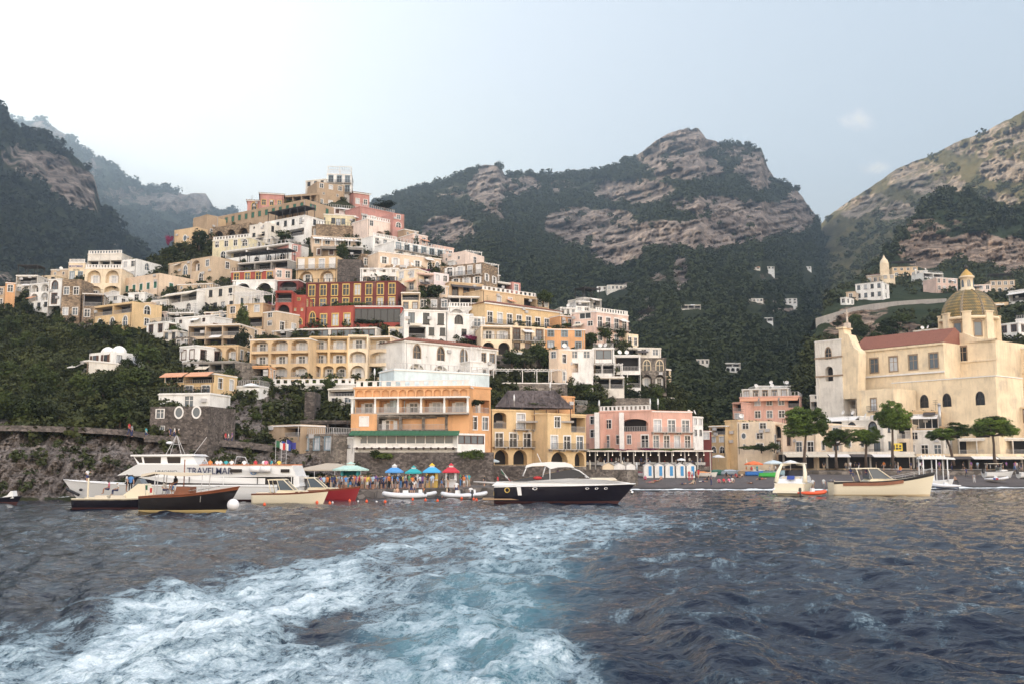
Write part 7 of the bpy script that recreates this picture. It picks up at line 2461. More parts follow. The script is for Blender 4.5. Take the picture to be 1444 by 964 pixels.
def ttop():
    r, L = boat('motor_boat', 'white boat with a hardtop on white posts behind the big cream boat', 1296, 1345, 681, 170.)
    m, half, sh = hull(L, 2.3, 1.5, 1.2, 1.2, .4, .7, .9, .8, 2.3, deck=.05)
    m.build('hull', [GEL, BOTT, GEL, GEL], r)
    c = MB(); c.sprism([(.2, 4.9), (.3, 5.2), (L * .5, 5.4), (L * .97, 5.1), (L, 4.8), (L * .5, 4.9)], lambda x, z: 1.1); c.build('hardtop', GEL, r)
    for x in (.5, 2.7, 4.6):
        for s_ in (-1, 1):
            c = MB(); c.tube([(x, s_ * .9, 1.1), (x, s_ * .95, 4.9)], .1, 6); c.build('hardtop_post', GEL, r)
    for i in range(7):
        c = MB(); c.lathe([(.12, 0), (.12, .3), (.02, .4)], 8, 0, (.6 + i * .65, 0, 5.2)); c.build('lamp', STEEL, r)
    c = MB(); c.box(1.6, 2.6, -.5, .5, 1.1, 2.5, 0, .1, .05); c.build('console', GEL, r)
    return r


ttop()
r, L = boat('motor_boat', 'small dark boat with a white windscreen at the left edge under the cliff', -14, 30, 708, 104.)
m, half, sh = hull(L, 1.5, .75, .55, .5, .3, .6, .9, .8, 2.3); m.build('hull', [NAVY, BOTT, GEL, IRON], r)
c = MB(); c.sprism([(L * .35, .5), (L * .8, .5), (L * .75, 1.25), (L * .7, 1.25), (L * .6, .8)], lambda x, z: .5); c.build('cabin', GEL, r)

# small craft drawn up in front of the bathing huts
SMALL = [(866, 672, 'yellow plastic kayak lying before the restaurant wall', (.62, .42, .05), 2.2), (882, 673, 'white and red rowing boat on the sand left of the huts', (.62, .6, .58), 3.2), (899, 672, 'dark red covered dinghy on the sand', (.25, .03, .05), 3.4),
         (914, 671, 'white sailing dinghy hull on the sand before the huts', (.66, .66, .68), 3.6), (930, 669, 'pale blue kayak before the blue doors', (.25, .45, .60), 3.2), (946, 667, 'bright blue covered boat before the blue doors', (.04, .13, .42), 4.0), (962, 667, 'deep blue dinghy beside the bright blue covered boat', (.05, .16, .50), 3.4),
         (990, 664, 'orange covered kayak at the right of the huts', (.62, .25, .08), 3.), (996, 669, 'white rowing boat right of the huts', (.68, .66, .62), 3.8), (1012, 664, 'green covered dinghy on the sand by the terrace wall', (.04, .16, .12), 3.4), (1030, 667, 'pale grey dinghy with blue covers on the sand', (.35, .42, .50), 3.8),
         (1052, 667, 'tan canvas covered dinghy near the orange parasol', (.45, .33, .22), 3.), (1064, 670, 'bright blue paddle board boat near the orange parasol', (.05, .2, .6), 3.2), (1084, 672, 'bright green kayak beside the white cruiser', (.08, .5, .10), 3.4), (1092, 669, 'pale blue rowing boat beside the white cruiser', (.35, .52, .62), 4.), (1070, 666, 'white covered dinghy under the orange parasol', (.6, .6, .58), 3.)]
for i, (px_, py_, lb, cc, L) in enumerate(SMALL):
    p = on_beach(px_, py_)
    t = thing('rowing_boat' if 'boat' in lb or 'dinghy' in lb else 'kayak', lb, 'boat' if 'kayak' not in lb else 'kayak', (p.x - L / 2, p.y, p.z + .22), random.Random(i).uniform(-.35, .35))
    m, half, sh = hull(L, L * .32, .62, .48, .46, .22, .3, .7, .8, 2.1, n=12, deck=.06)
    cm = plain('boat_paint_%d' % i, cc, .5)
    m.build('hull', [cm, cm, TRIM if i % 3 else cm, cm], t)
    if 'cover' in lb:
        c = MB(); c.sprism([(L * .05, .46), (L * .9, .55), (L * .6, .8), (L * .3, .78)], lambda x, z: half(x) * (.98 if z < .6 else .5)); c.build('cover', cm, t)
    else:
        for f_ in (.3, .6):
            c = MB(); c.box(L * f_, L * f_ + .25, -half(L * f_) * .9, half(L * f_) * .9, .40, .46); c.build('thwart', TEAK, t)

# buoys on the water
for i, px_ in enumerate([335, 373, 406, 447, 465, 493, 517, 543, 582, 600, 617, 651, 668, 672]):
    py_ = 711 - 7.5 * (px_ - 335) / 340 + 1.5 * math.sin(i * 2.1)
    p = G(px_, py_)
    c = MB(); c.lathe([(.01, -.1), (.12, -.07), (.16, .05), (.13, .16), (.04, .22), (.03, .28), (.01, .3)], 10)
    tag(c.build('buoy', ORNG, None, p), 'small orange mooring buoy floating in the line before the ferry and quay', 'buoy', 'orange buoys in a line on the water')
for i, px_ in enumerate([390, 421, 451, 469, 505, 531]):
    p = G(px_, 709 - 5 * (px_ - 335) / 340 + i % 2)
    c = MB(); c.ball((0, 0, .03), .11, n=8, m=6)
    tag(c.build('buoy', FEND, None, p), 'small white mooring buoy floating among the orange ones', 'buoy', 'white buoys among the orange ones')

# ------------------------------------------------------------------ ticket kiosks on the quay
def kiosk(label, px, Y, w_, py_eave, py_top, roofc, bodyc, topc=None, big=False):
    a = P(px, 690, Y); z0 = .97
    r = thing('kiosk', label, 'kiosk', (a.x, Y, z0))
    ze = P(px, py_eave, Y).z - z0; zt = P(px, py_top, Y).z - z0
    hw = w_ / 2
    rm = plain('kiosk_roof_' + roofc[0], roofc[1], .7, var=.1); bm = plain('kiosk_body_' + bodyc[0], bodyc[1], .7)
    b_ = MB()
    bw = hw * .66
    b_.box(-bw, bw, -bw, bw, 0, 1.0); b_.box(-bw, -bw + .25, -bw, bw, 1.003, ze - .1); b_.box(bw - .25, bw, -bw, bw, 1.003, ze - .1); b_.box(-bw, bw, -bw, bw, ze - .1, ze + .1); b_.box(-bw + .25, bw - .25, bw - .1, bw, 1.003, ze - .1)
    b_.build('booth', bm, r)
    c = MB(); c.box(-bw - .1, bw + .1, -bw - .25, -bw - .003, .95, 1.05); c.build('counter', TRIM, r)
    n = 4 if not big else 8
    c = MB(); zz = ze + (zt - ze) * .5
    c.lathe([(hw * 1.41, ze - .18), (hw * 1.41, ze), (hw * .5, zz), (hw * .38, zz)], n, 0, (0, 0, 0), a0=PI / 4, a1=2 * PI + PI / 4, smooth=False)
    c.build('roof', rm, r)
    c = MB(); c.box(-hw * .26, hw * .26, -hw * .26, hw * .26, zz - .2, zz + (zt - zz) * .4); c.build('lantern', TRIM, r)
    c = MB(); c.lathe([(hw * .5, zz + (zt - zz) * .4), (hw * .2, zt - .15), (.03, zt)], 4, 0, (0, 0, 0), a0=PI / 4, a1=2 * PI + PI / 4, smooth=False); c.build('roof_cap', plain('kiosk_top_' + (topc or roofc)[0], (topc or roofc)[1], .7), r)
    return r


kiosk('large pale green octagonal kiosk at the end of the ferry awning', 494, 131., 3.4, 661, 650, ('mint', (.42, .60, .54)), ('teal', (.05, .33, .36)), big=True)
kiosk('blue roofed ticket kiosk with a white top', 556, 131., 2.2, 664, 653, ('blue', (.08, .28, .60)), ('white', (.60, .60, .62)), ('white', (.62, .62, .6)))
kiosk('teal roofed ticket kiosk with a white arched counter', 583, 132., 2.1, 665, 655.5, ('teal', (.02, .33, .36)), ('white', (.60, .60, .62)))
kiosk('sky blue roofed ticket kiosk with a yellow top', 609, 133., 2.3, 664, 652, ('sky', (.06, .36, .68)), ('yellow', (.58, .40, .10)), ('gold', (.68, .46, .03)))
kiosk('red roofed ticket kiosk with a white arched counter', 636, 134., 2.2, 664, 652, ('red', (.50, .03, .05)), ('white', (.60, .60, .62)))

# the ferry company's beige awning
a = P(420, 661, 138); b_ = P(514, 661, 138)
t = thing('awning_tent', 'wide beige pitched awning beside the pale green kiosk', 'awning', ((a.x + b_.x) / 2, 138, .97))
W = b_.x - a.x; z1 = a.z - .97 + .3
c = MB(); c.raw([(-W / 2, -2.4, z1 - .35), (W / 2, -2.4, z1 - .35), (W / 2, 3, z1 - .35), (-W / 2, 3, z1 - .35), (-W * .08, .2, z1 + .55), (W * .1, .2, z1 + .5), (-W / 2, -2.4, z1 - .5), (W / 2, -2.4, z1 - .5)], [(0, 1, 5, 4), (1, 2, 5), (2, 3, 4, 5), (3, 0, 4), (6, 7, 1, 0)])
c.build('canopy', plain('beige_canvas', (.42, .36, .29), .85), t)
for x in (-.48, -.2, .1, .3, .48):
    c = MB(); c.tube([(W * x, -2.3, 0), (W * x, -2.3, z1 - .36)], .05, 6); c.build('pole', RAILW, t)

# three flags above the ferry stern
for i, (px_, pyt, cols) in enumerate([(388, 620, (AWN['g'], TRIM, REDC)), (396, 621, (BLUEC, TRIM, BLUEC)), (403, 619, (plain('flag_navy', (.03, .03, .2), .8),) * 3)]):
    Yf = 136.; p = P(px_, 660, Yf); zt = P(px_, pyt, Yf).z - p.z
    t = thing('flagpole', ['pole flying the green white and red flag', 'pole flying the blue and white flag between the two others', 'pole flying the plain dark blue flag'][i], 'flag', p)
    c = MB(); c.tube([(0, 0, -3), (0, 0, zt)], [.05, .03], 6); c.build('pole', RAILW, t)
    fl = MB()
    nn = 9
    for j in range(nn - 1):
        x0, x1 = 1.25 * j / (nn - 1), 1.25 * (j + 1) / (nn - 1)
        fz = lambda x: -.35 * x + .08 * math.sin(x * 6); fy = lambda x: .16 * math.sin(x * 5)
        fl.face([(x0 + .04, fy(x0), zt - .95 + fz(x0)), (x1 + .04, fy(x1), zt - .95 + fz(x1)), (x1 + .04, fy(x1), zt - .05 + fz(x1)), (x0 + .04, fy(x0), zt - .05 + fz(x0))], min(2, j * 3 // (nn - 1)))
    fl.build('flag', list(cols), t)

# ------------------------------------------------------------------ bathing huts
for i, px_ in enumerate([857, 873]):
    p = P(px_, 671, 173.5); p.z = float(beachz(px_, 173.5)) + .35
    t = thing('beach_hut', ['cream bathing hut with a low gable at the left of the row', 'white bathing hut with a blank side wall, second from the left'][i], 'beach hut', p)
    m = MB(); m.prism([(-1.0, -.3), (1.0, -.3), (1.0, 1.75), (0, 2.25), (-1.0, 1.75)], -1, 1); m.build('cabin', plaster(COLS['cream'] if i == 0 else COLS['white'], 'cream' if i == 0 else 'white'), t)
    m = MB(); m.raw([(-1.12, -1.1, 1.74), (0, -1.1, 2.31), (1.12, -1.1, 1.74), (-1.12, 1.1, 1.74), (0, 1.1, 2.31), (1.12, 1.1, 1.74)], [(0, 1, 4, 3), (1, 2, 5, 4)]); m.build('roof', TRIM, t)
for i, px_ in enumerate([886.5, 901, 934 - 20.5, 947 - 20 + 1, 960 - 20, 973 - 20 - .5, 966.5][:6]):
    px_ = [889, 914, 929, 944, 959, 974][i]
    p = P(px_, 668.5, 174.5); p.z = float(beachz(px_, 174.5)) + .3
    t = thing('beach_hut', ['white bathing hut with a wide blank front left of the blue doors', 'white gabled bathing hut with a blue door, first from the left', 'white gabled bathing hut with a blue door, second from the left', 'white gabled bathing hut with a blue door, third from the left', 'white gabled bathing hut with a blue door, fourth from the left', 'white gabled bathing hut with a blue door, last at the right'][i], 'beach hut', p, 0, 'white bathing huts on the beach')
    hw = .78
    m = MB(); m.prism([(-hw, -.3), (hw, -.3), (hw, 1.8), (0, 2.2), (-hw, 1.8)], -.8, .8); m.build('cabin', plaster(COLS['white'], 'white'), t)
    m = MB(); m.raw([(-hw - .1, -.9, 1.79), (0, -.9, 2.27), (hw + .1, -.9, 1.79), (-hw - .1, .9, 1.79), (0, .9, 2.27), (hw + .1, .9, 1.79)], [(0, 1, 4, 3), (1, 2, 5, 4)]); m.build('roof', TRIM, t)
    if i:
        m = MB(); m.box(-.02, .5, -.84, -.803, .05, 1.7); m.build('door', plain('hut_door_blue', (.05, .25, .52), .6), t)


# ------------------------------------------------------------------ parasols
def parasol(label, p, r_, h_, mat, closed=False, group=None, peak=.28):
    t = thing('parasol', label, 'parasol', p, random.Random(int(p.x * 10)).uniform(0, 1), group)
    c = MB(); c.tube([(0, 0, 0), (0, 0, h_)], .035, 6); c.build('pole', TRIM, t)
    c = MB()
    if closed:
        c.lathe([(.05, h_ * .45), (.17, h_ * .5), (.15, h_ * .8), (.05, h_ * 1.02), (.01, h_ * 1.04)], 8)
    else:
        c.lathe([(r_ * .99, h_ - .22), (r_, h_ - .03), (r_ * .5, h_ + r_ * peak * .6), (.02, h_ + r_ * peak)], 8, smooth=False)
    c.build('canopy', mat, t)
    return t


def prom(px, py, Y):
    p = P(px, py, Y)
    return p


PZ = 2.78
OR = plain('parasol_orange', (.70, .16, .05), .8); WHP = plain('parasol_white', (.66, .68, .70), .8); PBL = plain('parasol_blue_white', (.50, .58, .62), .8)
for px_, pyb, Y, r_, pye, mt, lb in [(1063, 660, 180, 1.75, 653, OR, 'orange parasol on the upper beach'), (1091, 660, 180, 1.9, 652, PBL, 'pale blue white parasol right of the orange one'), (1115, 660, 182, 1.4, 651, WHP, 'white parasol behind the white cruiser'), (1125, 545 + 40, 204, 1.3, 582, WHP, 'small white parasol on the roof terrace left of the biggest pine'),
                                      (1013, 650, 186, 1.2, 643, WHP, 'white parasol on the terrace beside the mustard yellow house'), (961, 658, 176, .75, 647, WHP, 'small white parasol behind the bathing huts'), (354, 548, 160, 1.4, 543, WHP, 'cream parasol on the lido terrace left of the yellow hotel'), (1385, 600, 205, .1, 590, WHP, ''),
                                      (692, 655, 150, 1.3, 649, PBL, 'pale blue parasol at the foot of the yellow seafront hotel')]:
    if not lb:
        continue
    p = P(px_, pyb, Y)
    if Y in (180, 182, 176): p.z = float(beachz(px_, Y))
    h_ = P(px_, pye, Y).z - p.z
    parasol(lb, p, r_, h_, mt)
for i, px_ in enumerate([832, 852, 878]):
    p = P(px_, 668, 174); p.z = float(beachz(px_, 174))
    parasol('closed cream parasol standing in the row before the beach restaurant', p, .3, 2.9, AWN['c'], True, 'closed parasols before the beach restaurant')
p = on_beach(898, 671); parasol('tall closed white parasol on the sand near the yacht bow', p, .3, 2.5, WHP, True)
p = on_beach(1053, 662); parasol('closed cream parasol in front of the orange one', p, .3, 2.9, AWN['c'], True)
for i, (px_, py_, Y) in enumerate([(845, 579, 176), (917, 577, 175), (928, 577, 175.5), (592, 540, 160), (614, 541, 160), (636, 541, 160), (648, 541, 160), (562, 538, 158), (528, 536, 158), (544, 536, 158), (776, 553, 181), (725, 572, 165)]):
    p = P(px_, py_, Y)
    parasol('closed white parasol standing on a hotel roof terrace', p, .25, 1.9, WHP, True, 'closed white parasols on the hotel roof terraces')

# the hotel's blue letters on the left slope
Wd, Dd, Hd = DIMS[H_SIGN.name]
q = MB(); q.box(-Wd / 2 + .1, Wd / 2 - .1, -.12, -.02, Hd - 1.75, Hd - .75); q.build('sign_board', plaster(COLS['cream'], 'cream'), H_SIGN)
text('MONTEMARE', .92, plain('sign_blue', (.05, .06, .24), .6), H_SIGN, (-Wd / 2 + .2, -.14, Hd - 1.2 - .3), (PI / 2, 0, 0), bold=.015, sx=(Wd - .4) / 6.0)
text('HOTEL', .62, IRON, H_SIGN, (-Wd / 2 + Wd * .28, -.03, Hd - 2.45), (PI / 2, 0, 0), bold=.01)
# ------------------------------------------------------------------ trees and shrubs
TRUNKS = [trunk_mesh('trunk', i) for i in range(3)]


def tree(kind, label, p, rx, rz, th, group=None, rng=rnd):
    """crown radius rx, half height rz, trunk height th"""
    t = thing('tree', label, 'tree', p, rng.uniform(0, 6.28), group)
    c = link('crown', rng.choice(CROWNS[kind]), t, (0, 0, th + rz * .55)); c.scale = (rx, rx, rz)
    k = link('trunk', rng.choice(TRUNKS), t, (0, 0, 0)); k.scale = (rx * 1.2, rx * 1.2, th + rz * .3)
    return t


def shrub(kind, label, p, rx, rz, group=None, rng=rnd, name='shrub', cat='shrub', ry=None):
    o = link(name, rng.choice(CROWNS[kind]), None, (p[0], p[1], p[2] + rz * .35), rng.uniform(0, 6.28) if ry is None else rng.uniform(-.2, .2))
    o.scale = (rx, ry or rx, rz)
    return tag(o, label, cat, group)


# ground scrub over the near slopes, too much to count
def scrub(name, rel, count, size, seed, mat, cond, rockmax=.55):
    return scatter(name, rel, count, size, seed, mat, rockmax, cond)


scrub('undergrowth', 'town_hill', 26000, 2.1, 11, leafmat('scrub', (.034, .040, .013), .7), lambda x, y: (x < 1060) & (y < 655) & ~((x > 300 + (y - 300) * .0) & (x < 930) & (y < 548) & (fbm(x / 12, y / 8, 2, 5) < .18)))
scrub('undergrowth', 'east_hill', 14000, 2.6, 12, leafmat('scrub', (.034, .040, .013), .7), lambda x, y: (y > 372) & (y < 575) & off_road(x, y) & ~((x < 1345) & (y < 482) & (fbm(x / 12, y / 8, 2, 5) < .15)))
scrub('undergrowth', 'town_hill', 1500, 1.4, 13, leafmat('scrub2', (.045, .055, .02), .6), lambda x, y: (x < 520) & (y > 590) & (y < 690), 1.2)

HOUSE_BOXES = []


def sit(px, py, fn=hillY):
    Y = float(fn(px, py))
    return P(px, py, Y)


tr = random.Random(99)
# left slope
n = 0
while n < 95:
    x = tr.uniform(-60, 250); y = tr.uniform(436, 600)
    if 100 < x < 240 and 418 < y < 470 and tr.random() < .75: continue
    if x > 205 and y > 500: continue
    if 104 < x < 160 and 486 < y < 530: continue
    if 200 < x < 236 and 445 < y < 478: continue
    if x < 20 and y < 445: continue
    p = sit(x, y)
    s = tr.uniform(1.2, 2.9)
    tree(tr.choice(['bushy', 'bushy', 'olive', 'bushy']), 'dark bushy tree among many on the steep slope at the left', p - Vector((0, 0, .5)), s, s * tr.uniform(.75, 1.1), s * .5, 'trees on the left slope', tr)
    n += 1
# trees one can point to
for (px_, py_, rx, rz, kind, lb) in [
    (543, 298, 3.8, 2.0, 'round', 'dark umbrella shaped tree on the skyline right of the summit'),
    (410, 296, 2.8, 1.6, 'bushy', 'dark tree under the summit garden pillars'),
    (283, 352, 3.6, 3.4, 'bushy', 'tall bright green tree below the ridge villas'),
    (262, 358, 3.2, 2.0, 'olive', 'low green tree left of the tall bright one below the ridge'),
    (243, 364, 2.6, 1.8, 'bushy', 'dark tree at the left end of the ridge garden'),
    (402, 342, 3.4, 1.9, 'bushy', 'dark tree behind the white arched hotel'),
    (484, 372, 2.6, 3.2, 'bushy', 'dark tree growing against the tall stone retaining wall'),
    (610, 424, 3.6, 2.4, 'bushy', 'dark tree below the pink arches'),
    (592, 428, 2.4, 1.8, 'bushy', 'dark tree left of the white villa arches'),
    (384, 438, 2.2, 3.0, 'bushy', 'dark tree left of the red tower'),
    (346, 480, 2.0, 4.4, 'bushy', 'tall narrow dark tree in the gully left of the yellow hotel'),
    (343, 500, 2.0, 3.0, 'bushy', 'dark tree in the gully below the tall narrow one'),
    (332, 535, 2.4, 1.6, 'olive', 'yellowish green tree left of the lido terrace'),
    (326, 550, 2.6, 1.8, 'bushy', 'dark tree below the yellowish one by the lido terrace'),
    (374, 552, 2.4, 1.7, 'bushy', 'dark tree right of the lido terrace'),
    (722, 520, 3.0, 2.2, 'bushy', 'dark green tree at the left of the walled garden'),
    (740, 518, 3.2, 2.4, 'olive', 'yellow green tree in the middle of the walled garden'),
    (760, 516, 3.2, 2.8, 'bushy', 'tall dark tree in the walled garden'),
    (776, 522, 3.2, 2.4, 'bushy', 'green tree at the right end of the walled garden'),
    (766, 432, 2.6, 2.2, 'bushy', 'dark tree at the end of the yellow palace'),
    (850, 484, 3.2, 2.4, 'bushy', 'dark tree in front of the pink villa'),
    (868, 484, 3.0, 2.2, 'bushy', 'dark tree right of the first one in front of the pink villa'),
    (834, 486, 2.2, 1.6, 'bushy', 'small dark tree left of the pink villa garden'),
    (212, 522, 3.0, 2.6, 'bushy', 'big bright green tree at the edge of the left slope'),
    (196, 512, 2.8, 2.4, 'bushy', 'green tree left of the big bright one at the slope edge'),
    (70, 585, 2.0, 1.4, 'olive', 'yellow green tree above the cliff path at the left'),
    (90, 590, 1.8, 1.2, 'olive', 'smaller yellow green tree above the cliff path'),
    (1345, 305, 4.0, 3.0, 'bushy', ''), (466, 560, 1.6, 2.2, 'bushy', 'dark tree beside the ramp wall left of the orange hotel'),
    (1092, 636, 1.7, 1.1, 'bushy', 'leafy tree in front of the narrow cream house by the beach'),
    (1074, 637, 1.8, 1.0, 'bushy', 'leafy tree left of the other by the curved gable'),
    (1425, 470, 3., 2.2, 'bushy', 'dark tree above the white houses right of the dome'),
    (1405, 478, 2.6, 2.0, 'bushy', 'dark tree close to the dome drum at the right')]:
    if not lb: continue
    fn_ = eastY if px_ > 1000 else hillY
    Yx = {1092: 197., 1074: 197., 1425: 285., 1405: 256.}.get(px_)
    p = P(px_, py_, Yx) if Yx else sit(px_, py_, fn_)
    if not Yx: p.y -= 1.5
    tree(kind, lb, p, rx, rz, rz * .35, None, tr)
# clumps along terraces and gaps of the town
n = 0
for _ in range(2000):
    if n >= 95: break
    x = tr.uniform(240, 985); 
    ridge_ = float(np.interp(x, [200, 300, 350, 420, 470, 520, 620, 700, 800, 880, 930, 985], [380, 330, 318, 292, 284, 308, 372, 414, 458, 496, 534, 600]))
    y = tr.uniform(ridge_, 620 if x < 480 or x > 820 else 560)
    if 500 < x < 700 and y > 535: continue
    p = sit(x, y); s = tr.uniform(.7, 1.5)
    p.y -= .2
    shrub('shrub', 'dark green shrub growing between the stacked houses of the town', p, s, s * .8, 'shrubs between the houses', tr); n += 1
for i in range(46):
    x = tr.uniform(815, 1000); y = tr.uniform(540 + max(0, (x - 900) * .5), 600)
    p = sit(x, y); s = tr.uniform(1.3, 2.4); p.y -= .5
    tree('bushy', 'dark tree on the terraces at the right foot of the town', p, s, s * .8, s * .4, 'trees on the right terraces', tr)
for i in range(40):
    x = tr.uniform(300, 470); y = tr.uniform(545, 625)
    p = sit(x, y); s = tr.uniform(.5, 1.3)
    shrub('shrub', 'low shrub clinging to the rock below the yellow hotel', p, s, s * .7, 'shrubs on the rock below the yellow hotel', tr)
for i in range(30):
    x = tr.uniform(1175, 1340); y = tr.uniform(456, 486)
    p = sit(x, y, eastY); s = tr.uniform(1.6, 3.4)
    tree('bushy', 'dark tree on the spur behind the church', p, s, s * .7, s * .3, 'trees on the spur behind the church', tr)
for (px_, py_, rx, rz, ry, kind, Y, lb) in [
    (500, 433, 4.5, .7, 1., 'vine', None, 'leafy vine hanging along the middle balcony of the red hotel'), (540, 414, 4., .8, 1., 'vine', None, 'pale green creeper under the top balcony of the red hotel'),
    (420, 458, 3., 1., 1., 'shrub', None, 'hedge along the foot of the red tower'), (520, 458, 5., .9, 1., 'shrub', None, 'hedge under the glass veranda of the red hotel'),
    (388, 442, 1.8, 2.4, 1.2, 'boug', None, 'purple bougainvillea beside the red tower'), (330, 378, 2.4, 1.4, 1.2, 'boug', None, 'purple bougainvillea left of the glazed terrace'), (243, 344, 1.6, 2.4, 1., 'boug', None, 'magenta bougainvillea at the left end of the ridge'),
    (600, 386, 2., .9, 1., 'boug', None, 'magenta bougainvillea over the pink arches terrace'), (720, 458, 5., .8, 1., 'shrub', None, 'hedge on the roof below the yellow palace'), (800, 462, 4.5, .8, 1., 'shrub', None, 'roof garden hedge on the orange house'),
    (670, 480, 2.6, 1.0, 1., 'boug', None, 'reddish creeper beside the tiled roof of the arched villa'), (820, 548, 4., 1.0, 1., 'vine', None, 'vine on the pergola below the white loggias'), (870, 548, 4., .9, 1., 'shrub', None, 'hedge along the terrace below the white loggias'),
    (880, 635, 2.2, .4, 1., 'boug', 178., 'purple bougainvillea on the restaurant roof, left patch'), (918, 634, 2.2, .45, 1., 'boug', 178., 'purple bougainvillea on the restaurant roof, right patch'), (850, 634, 3.2, .4, 1., 'vine', 178., 'green creeper on the restaurant roof'), (945, 635, 3., .4, 1., 'vine', 178., 'green creeper at the right of the restaurant roof'),
    (666, 645, 2.4, 1.4, .8, 'vine', 146., 'dark creeper hanging on the sea wall under the bright veranda windows'), (540, 645, 2., .8, .8, 'vine', 147., 'green creeper on the sea wall above the blue kiosk'), (529, 642, 1.2, .9, .8, 'shrub', 146.8, 'small shrub by the lamp on the sea wall'),
    (1060, 632, 3.4, .8, 1., 'vine', 196., 'vine covered pergola by the curved gable'), (380, 545, 2., .6, 1., 'vine', None, 'vine along the terrace wall under the yellow hotel'), (450, 541, 6., .5, 1., 'vine', None, 'dark vine canopy under the yellow hotel balconies'),
    (760, 572, 4., .5, 1., 'shrub', 166., 'potted greenery along the thatched terrace'), (672, 570, 1.6, 1.0, 1., 'shrub', 153.5, 'round potted plants on the corner balcony of the orange hotel')]:
    p = P(px_, py_, Y) if Y else sit(px_, py_)
    if not Y: p.y -= 2.6
    shrub(kind, lb, p, rx, rz, None, tr, 'creeper' if kind in ('vine', 'boug') else 'hedge' if 'hedge' in lb else 'shrub', 'plant', ry)


def pine(label, px, pyb, Y, crowns, lean=0., z0=None):
    """stone pine: crowns = [(px, py, rx_px, ry_px)] foliage masses"""
    p = P(px, pyb, Y)
    if z0 is not None: p.z = z0
    t = thing('pine_tree', label, 'pine tree', p)
    k = Y / F
    mb = MB()
    top = None
    fork = None
    cs = []
    for (cx, cy, rx, ry) in crowns:
        c = P(cx, cy, Y) - p; cs.append((c, rx * k * 1.1, ry * k * 1.15))
    mean = sum((c for c, _, _ in cs), Vector()) / len(cs)
    fork = Vector((mean.x * .75 + lean, .2, min(c.z - b_ * .7 for c, _, b_ in cs)))
    mb.tube([(0, 0, -.5), (fork.x * .25 + lean * .2, .1, fork.z * .35), (fork.x * .6, 0, fork.z * .7), fork], [.34, .26, .22, .2], 8)
    r2 = random.Random(int(px))
    for c, a, b_ in cs:
        for j in range(6):
            e = c + Vector((r2.uniform(-.75, .75) * a, r2.uniform(-.6, .6) * a, r2.uniform(-.3, .4) * b_))
            mb.tube([fork, fork.lerp(e, .5) - Vector((0, 0, .15)), e], [.12, .08, .03], 5)
    mb.build('trunk', BARK, t)
    for i, (c, a, b_) in enumerate(cs):
        me = crown_mesh('crown', int(px) + i * 7, 60, 80, 1., leaf=.085, mat=L_PINE, spread=.82, cl=.27, hollow=.3, needle=True)
        o = link('crown', me, t, c); o.scale = (a * 1.08, a * .9, b_ * 1.12)
    return t


PZ0 = None
pine('biggest pine at the beach, with a broad dense crown before cream houses', 1134, 656, 186., [(1128, 588, 22, 14), (1148, 592, 19, 16), (1116, 606, 13, 8), (1136, 604, 20, 9), (1160, 602, 8, 9)])
pine('tall round crowned pine before the church aisle, right of the biggest one', 1259, 656, 186., [(1258, 580, 18, 14), (1272, 590, 16, 12), (1245, 588, 13, 11), (1262, 597, 18, 8)])
pine('low leaning pine with a dark crown right of the biggest pine', 1180, 656, 186., [(1182, 614, 20, 8), (1168, 622, 9, 7), (1194, 618, 8, 9)], -.3)
pine('low pine with a spreading crown between the leaning and the tall one', 1221, 656, 187., [(1212, 613, 16, 9), (1232, 611, 12, 8), (1224, 620, 14, 6)])
pine('flat crowned pine at the left of the right hand pair', 1345, 652, 189., [(1330, 611, 20, 8), (1352, 606, 16, 9), (1316, 614, 10, 6)])
pine('flat wide crowned pine with a thick trunk at the right end of the promenade', 1403, 652, 188., [(1398, 601, 26, 11), (1420, 606, 15, 9), (1380, 606, 14, 10), (1402, 593, 16, 7)])

# ------------------------------------------------------------------ people
SKIN = [plain('skin_light', (.50, .30, .21), .6), plain('skin_tan', (.36, .19, .12), .6)]
HAIR = [plain('hair_dark', (.02, .014, .01), .7), plain('hair_brown', (.08, .045, .02), .7), plain('hair_blond', (.30, .20, .09), .7), plain('hat_white', (.62, .60, .56), .8)]
CLOTH = {'white': (.68, .68, .68), 'black': (.02, .02, .025), 'navy': (.03, .04, .12), 'blue': (.08, .22, .50), 'red': (.48, .04, .05), 'pink': (.62, .18, .27), 'orange': (.62, .20, .05), 'yellow': (.62, .45, .08), 'teal': (.05, .32, .36),
         'grey': (.24, .24, .26), 'pale blue': (.36, .48, .62), 'beige': (.45, .36, .26), 'green': (.07, .24, .10), 'purple': (.20, .09, .26)}
CM = {k: plain('cloth_' + k.replace(' ', '_'), v, .85) for k, v in CLOTH.items()}
POSES = {}


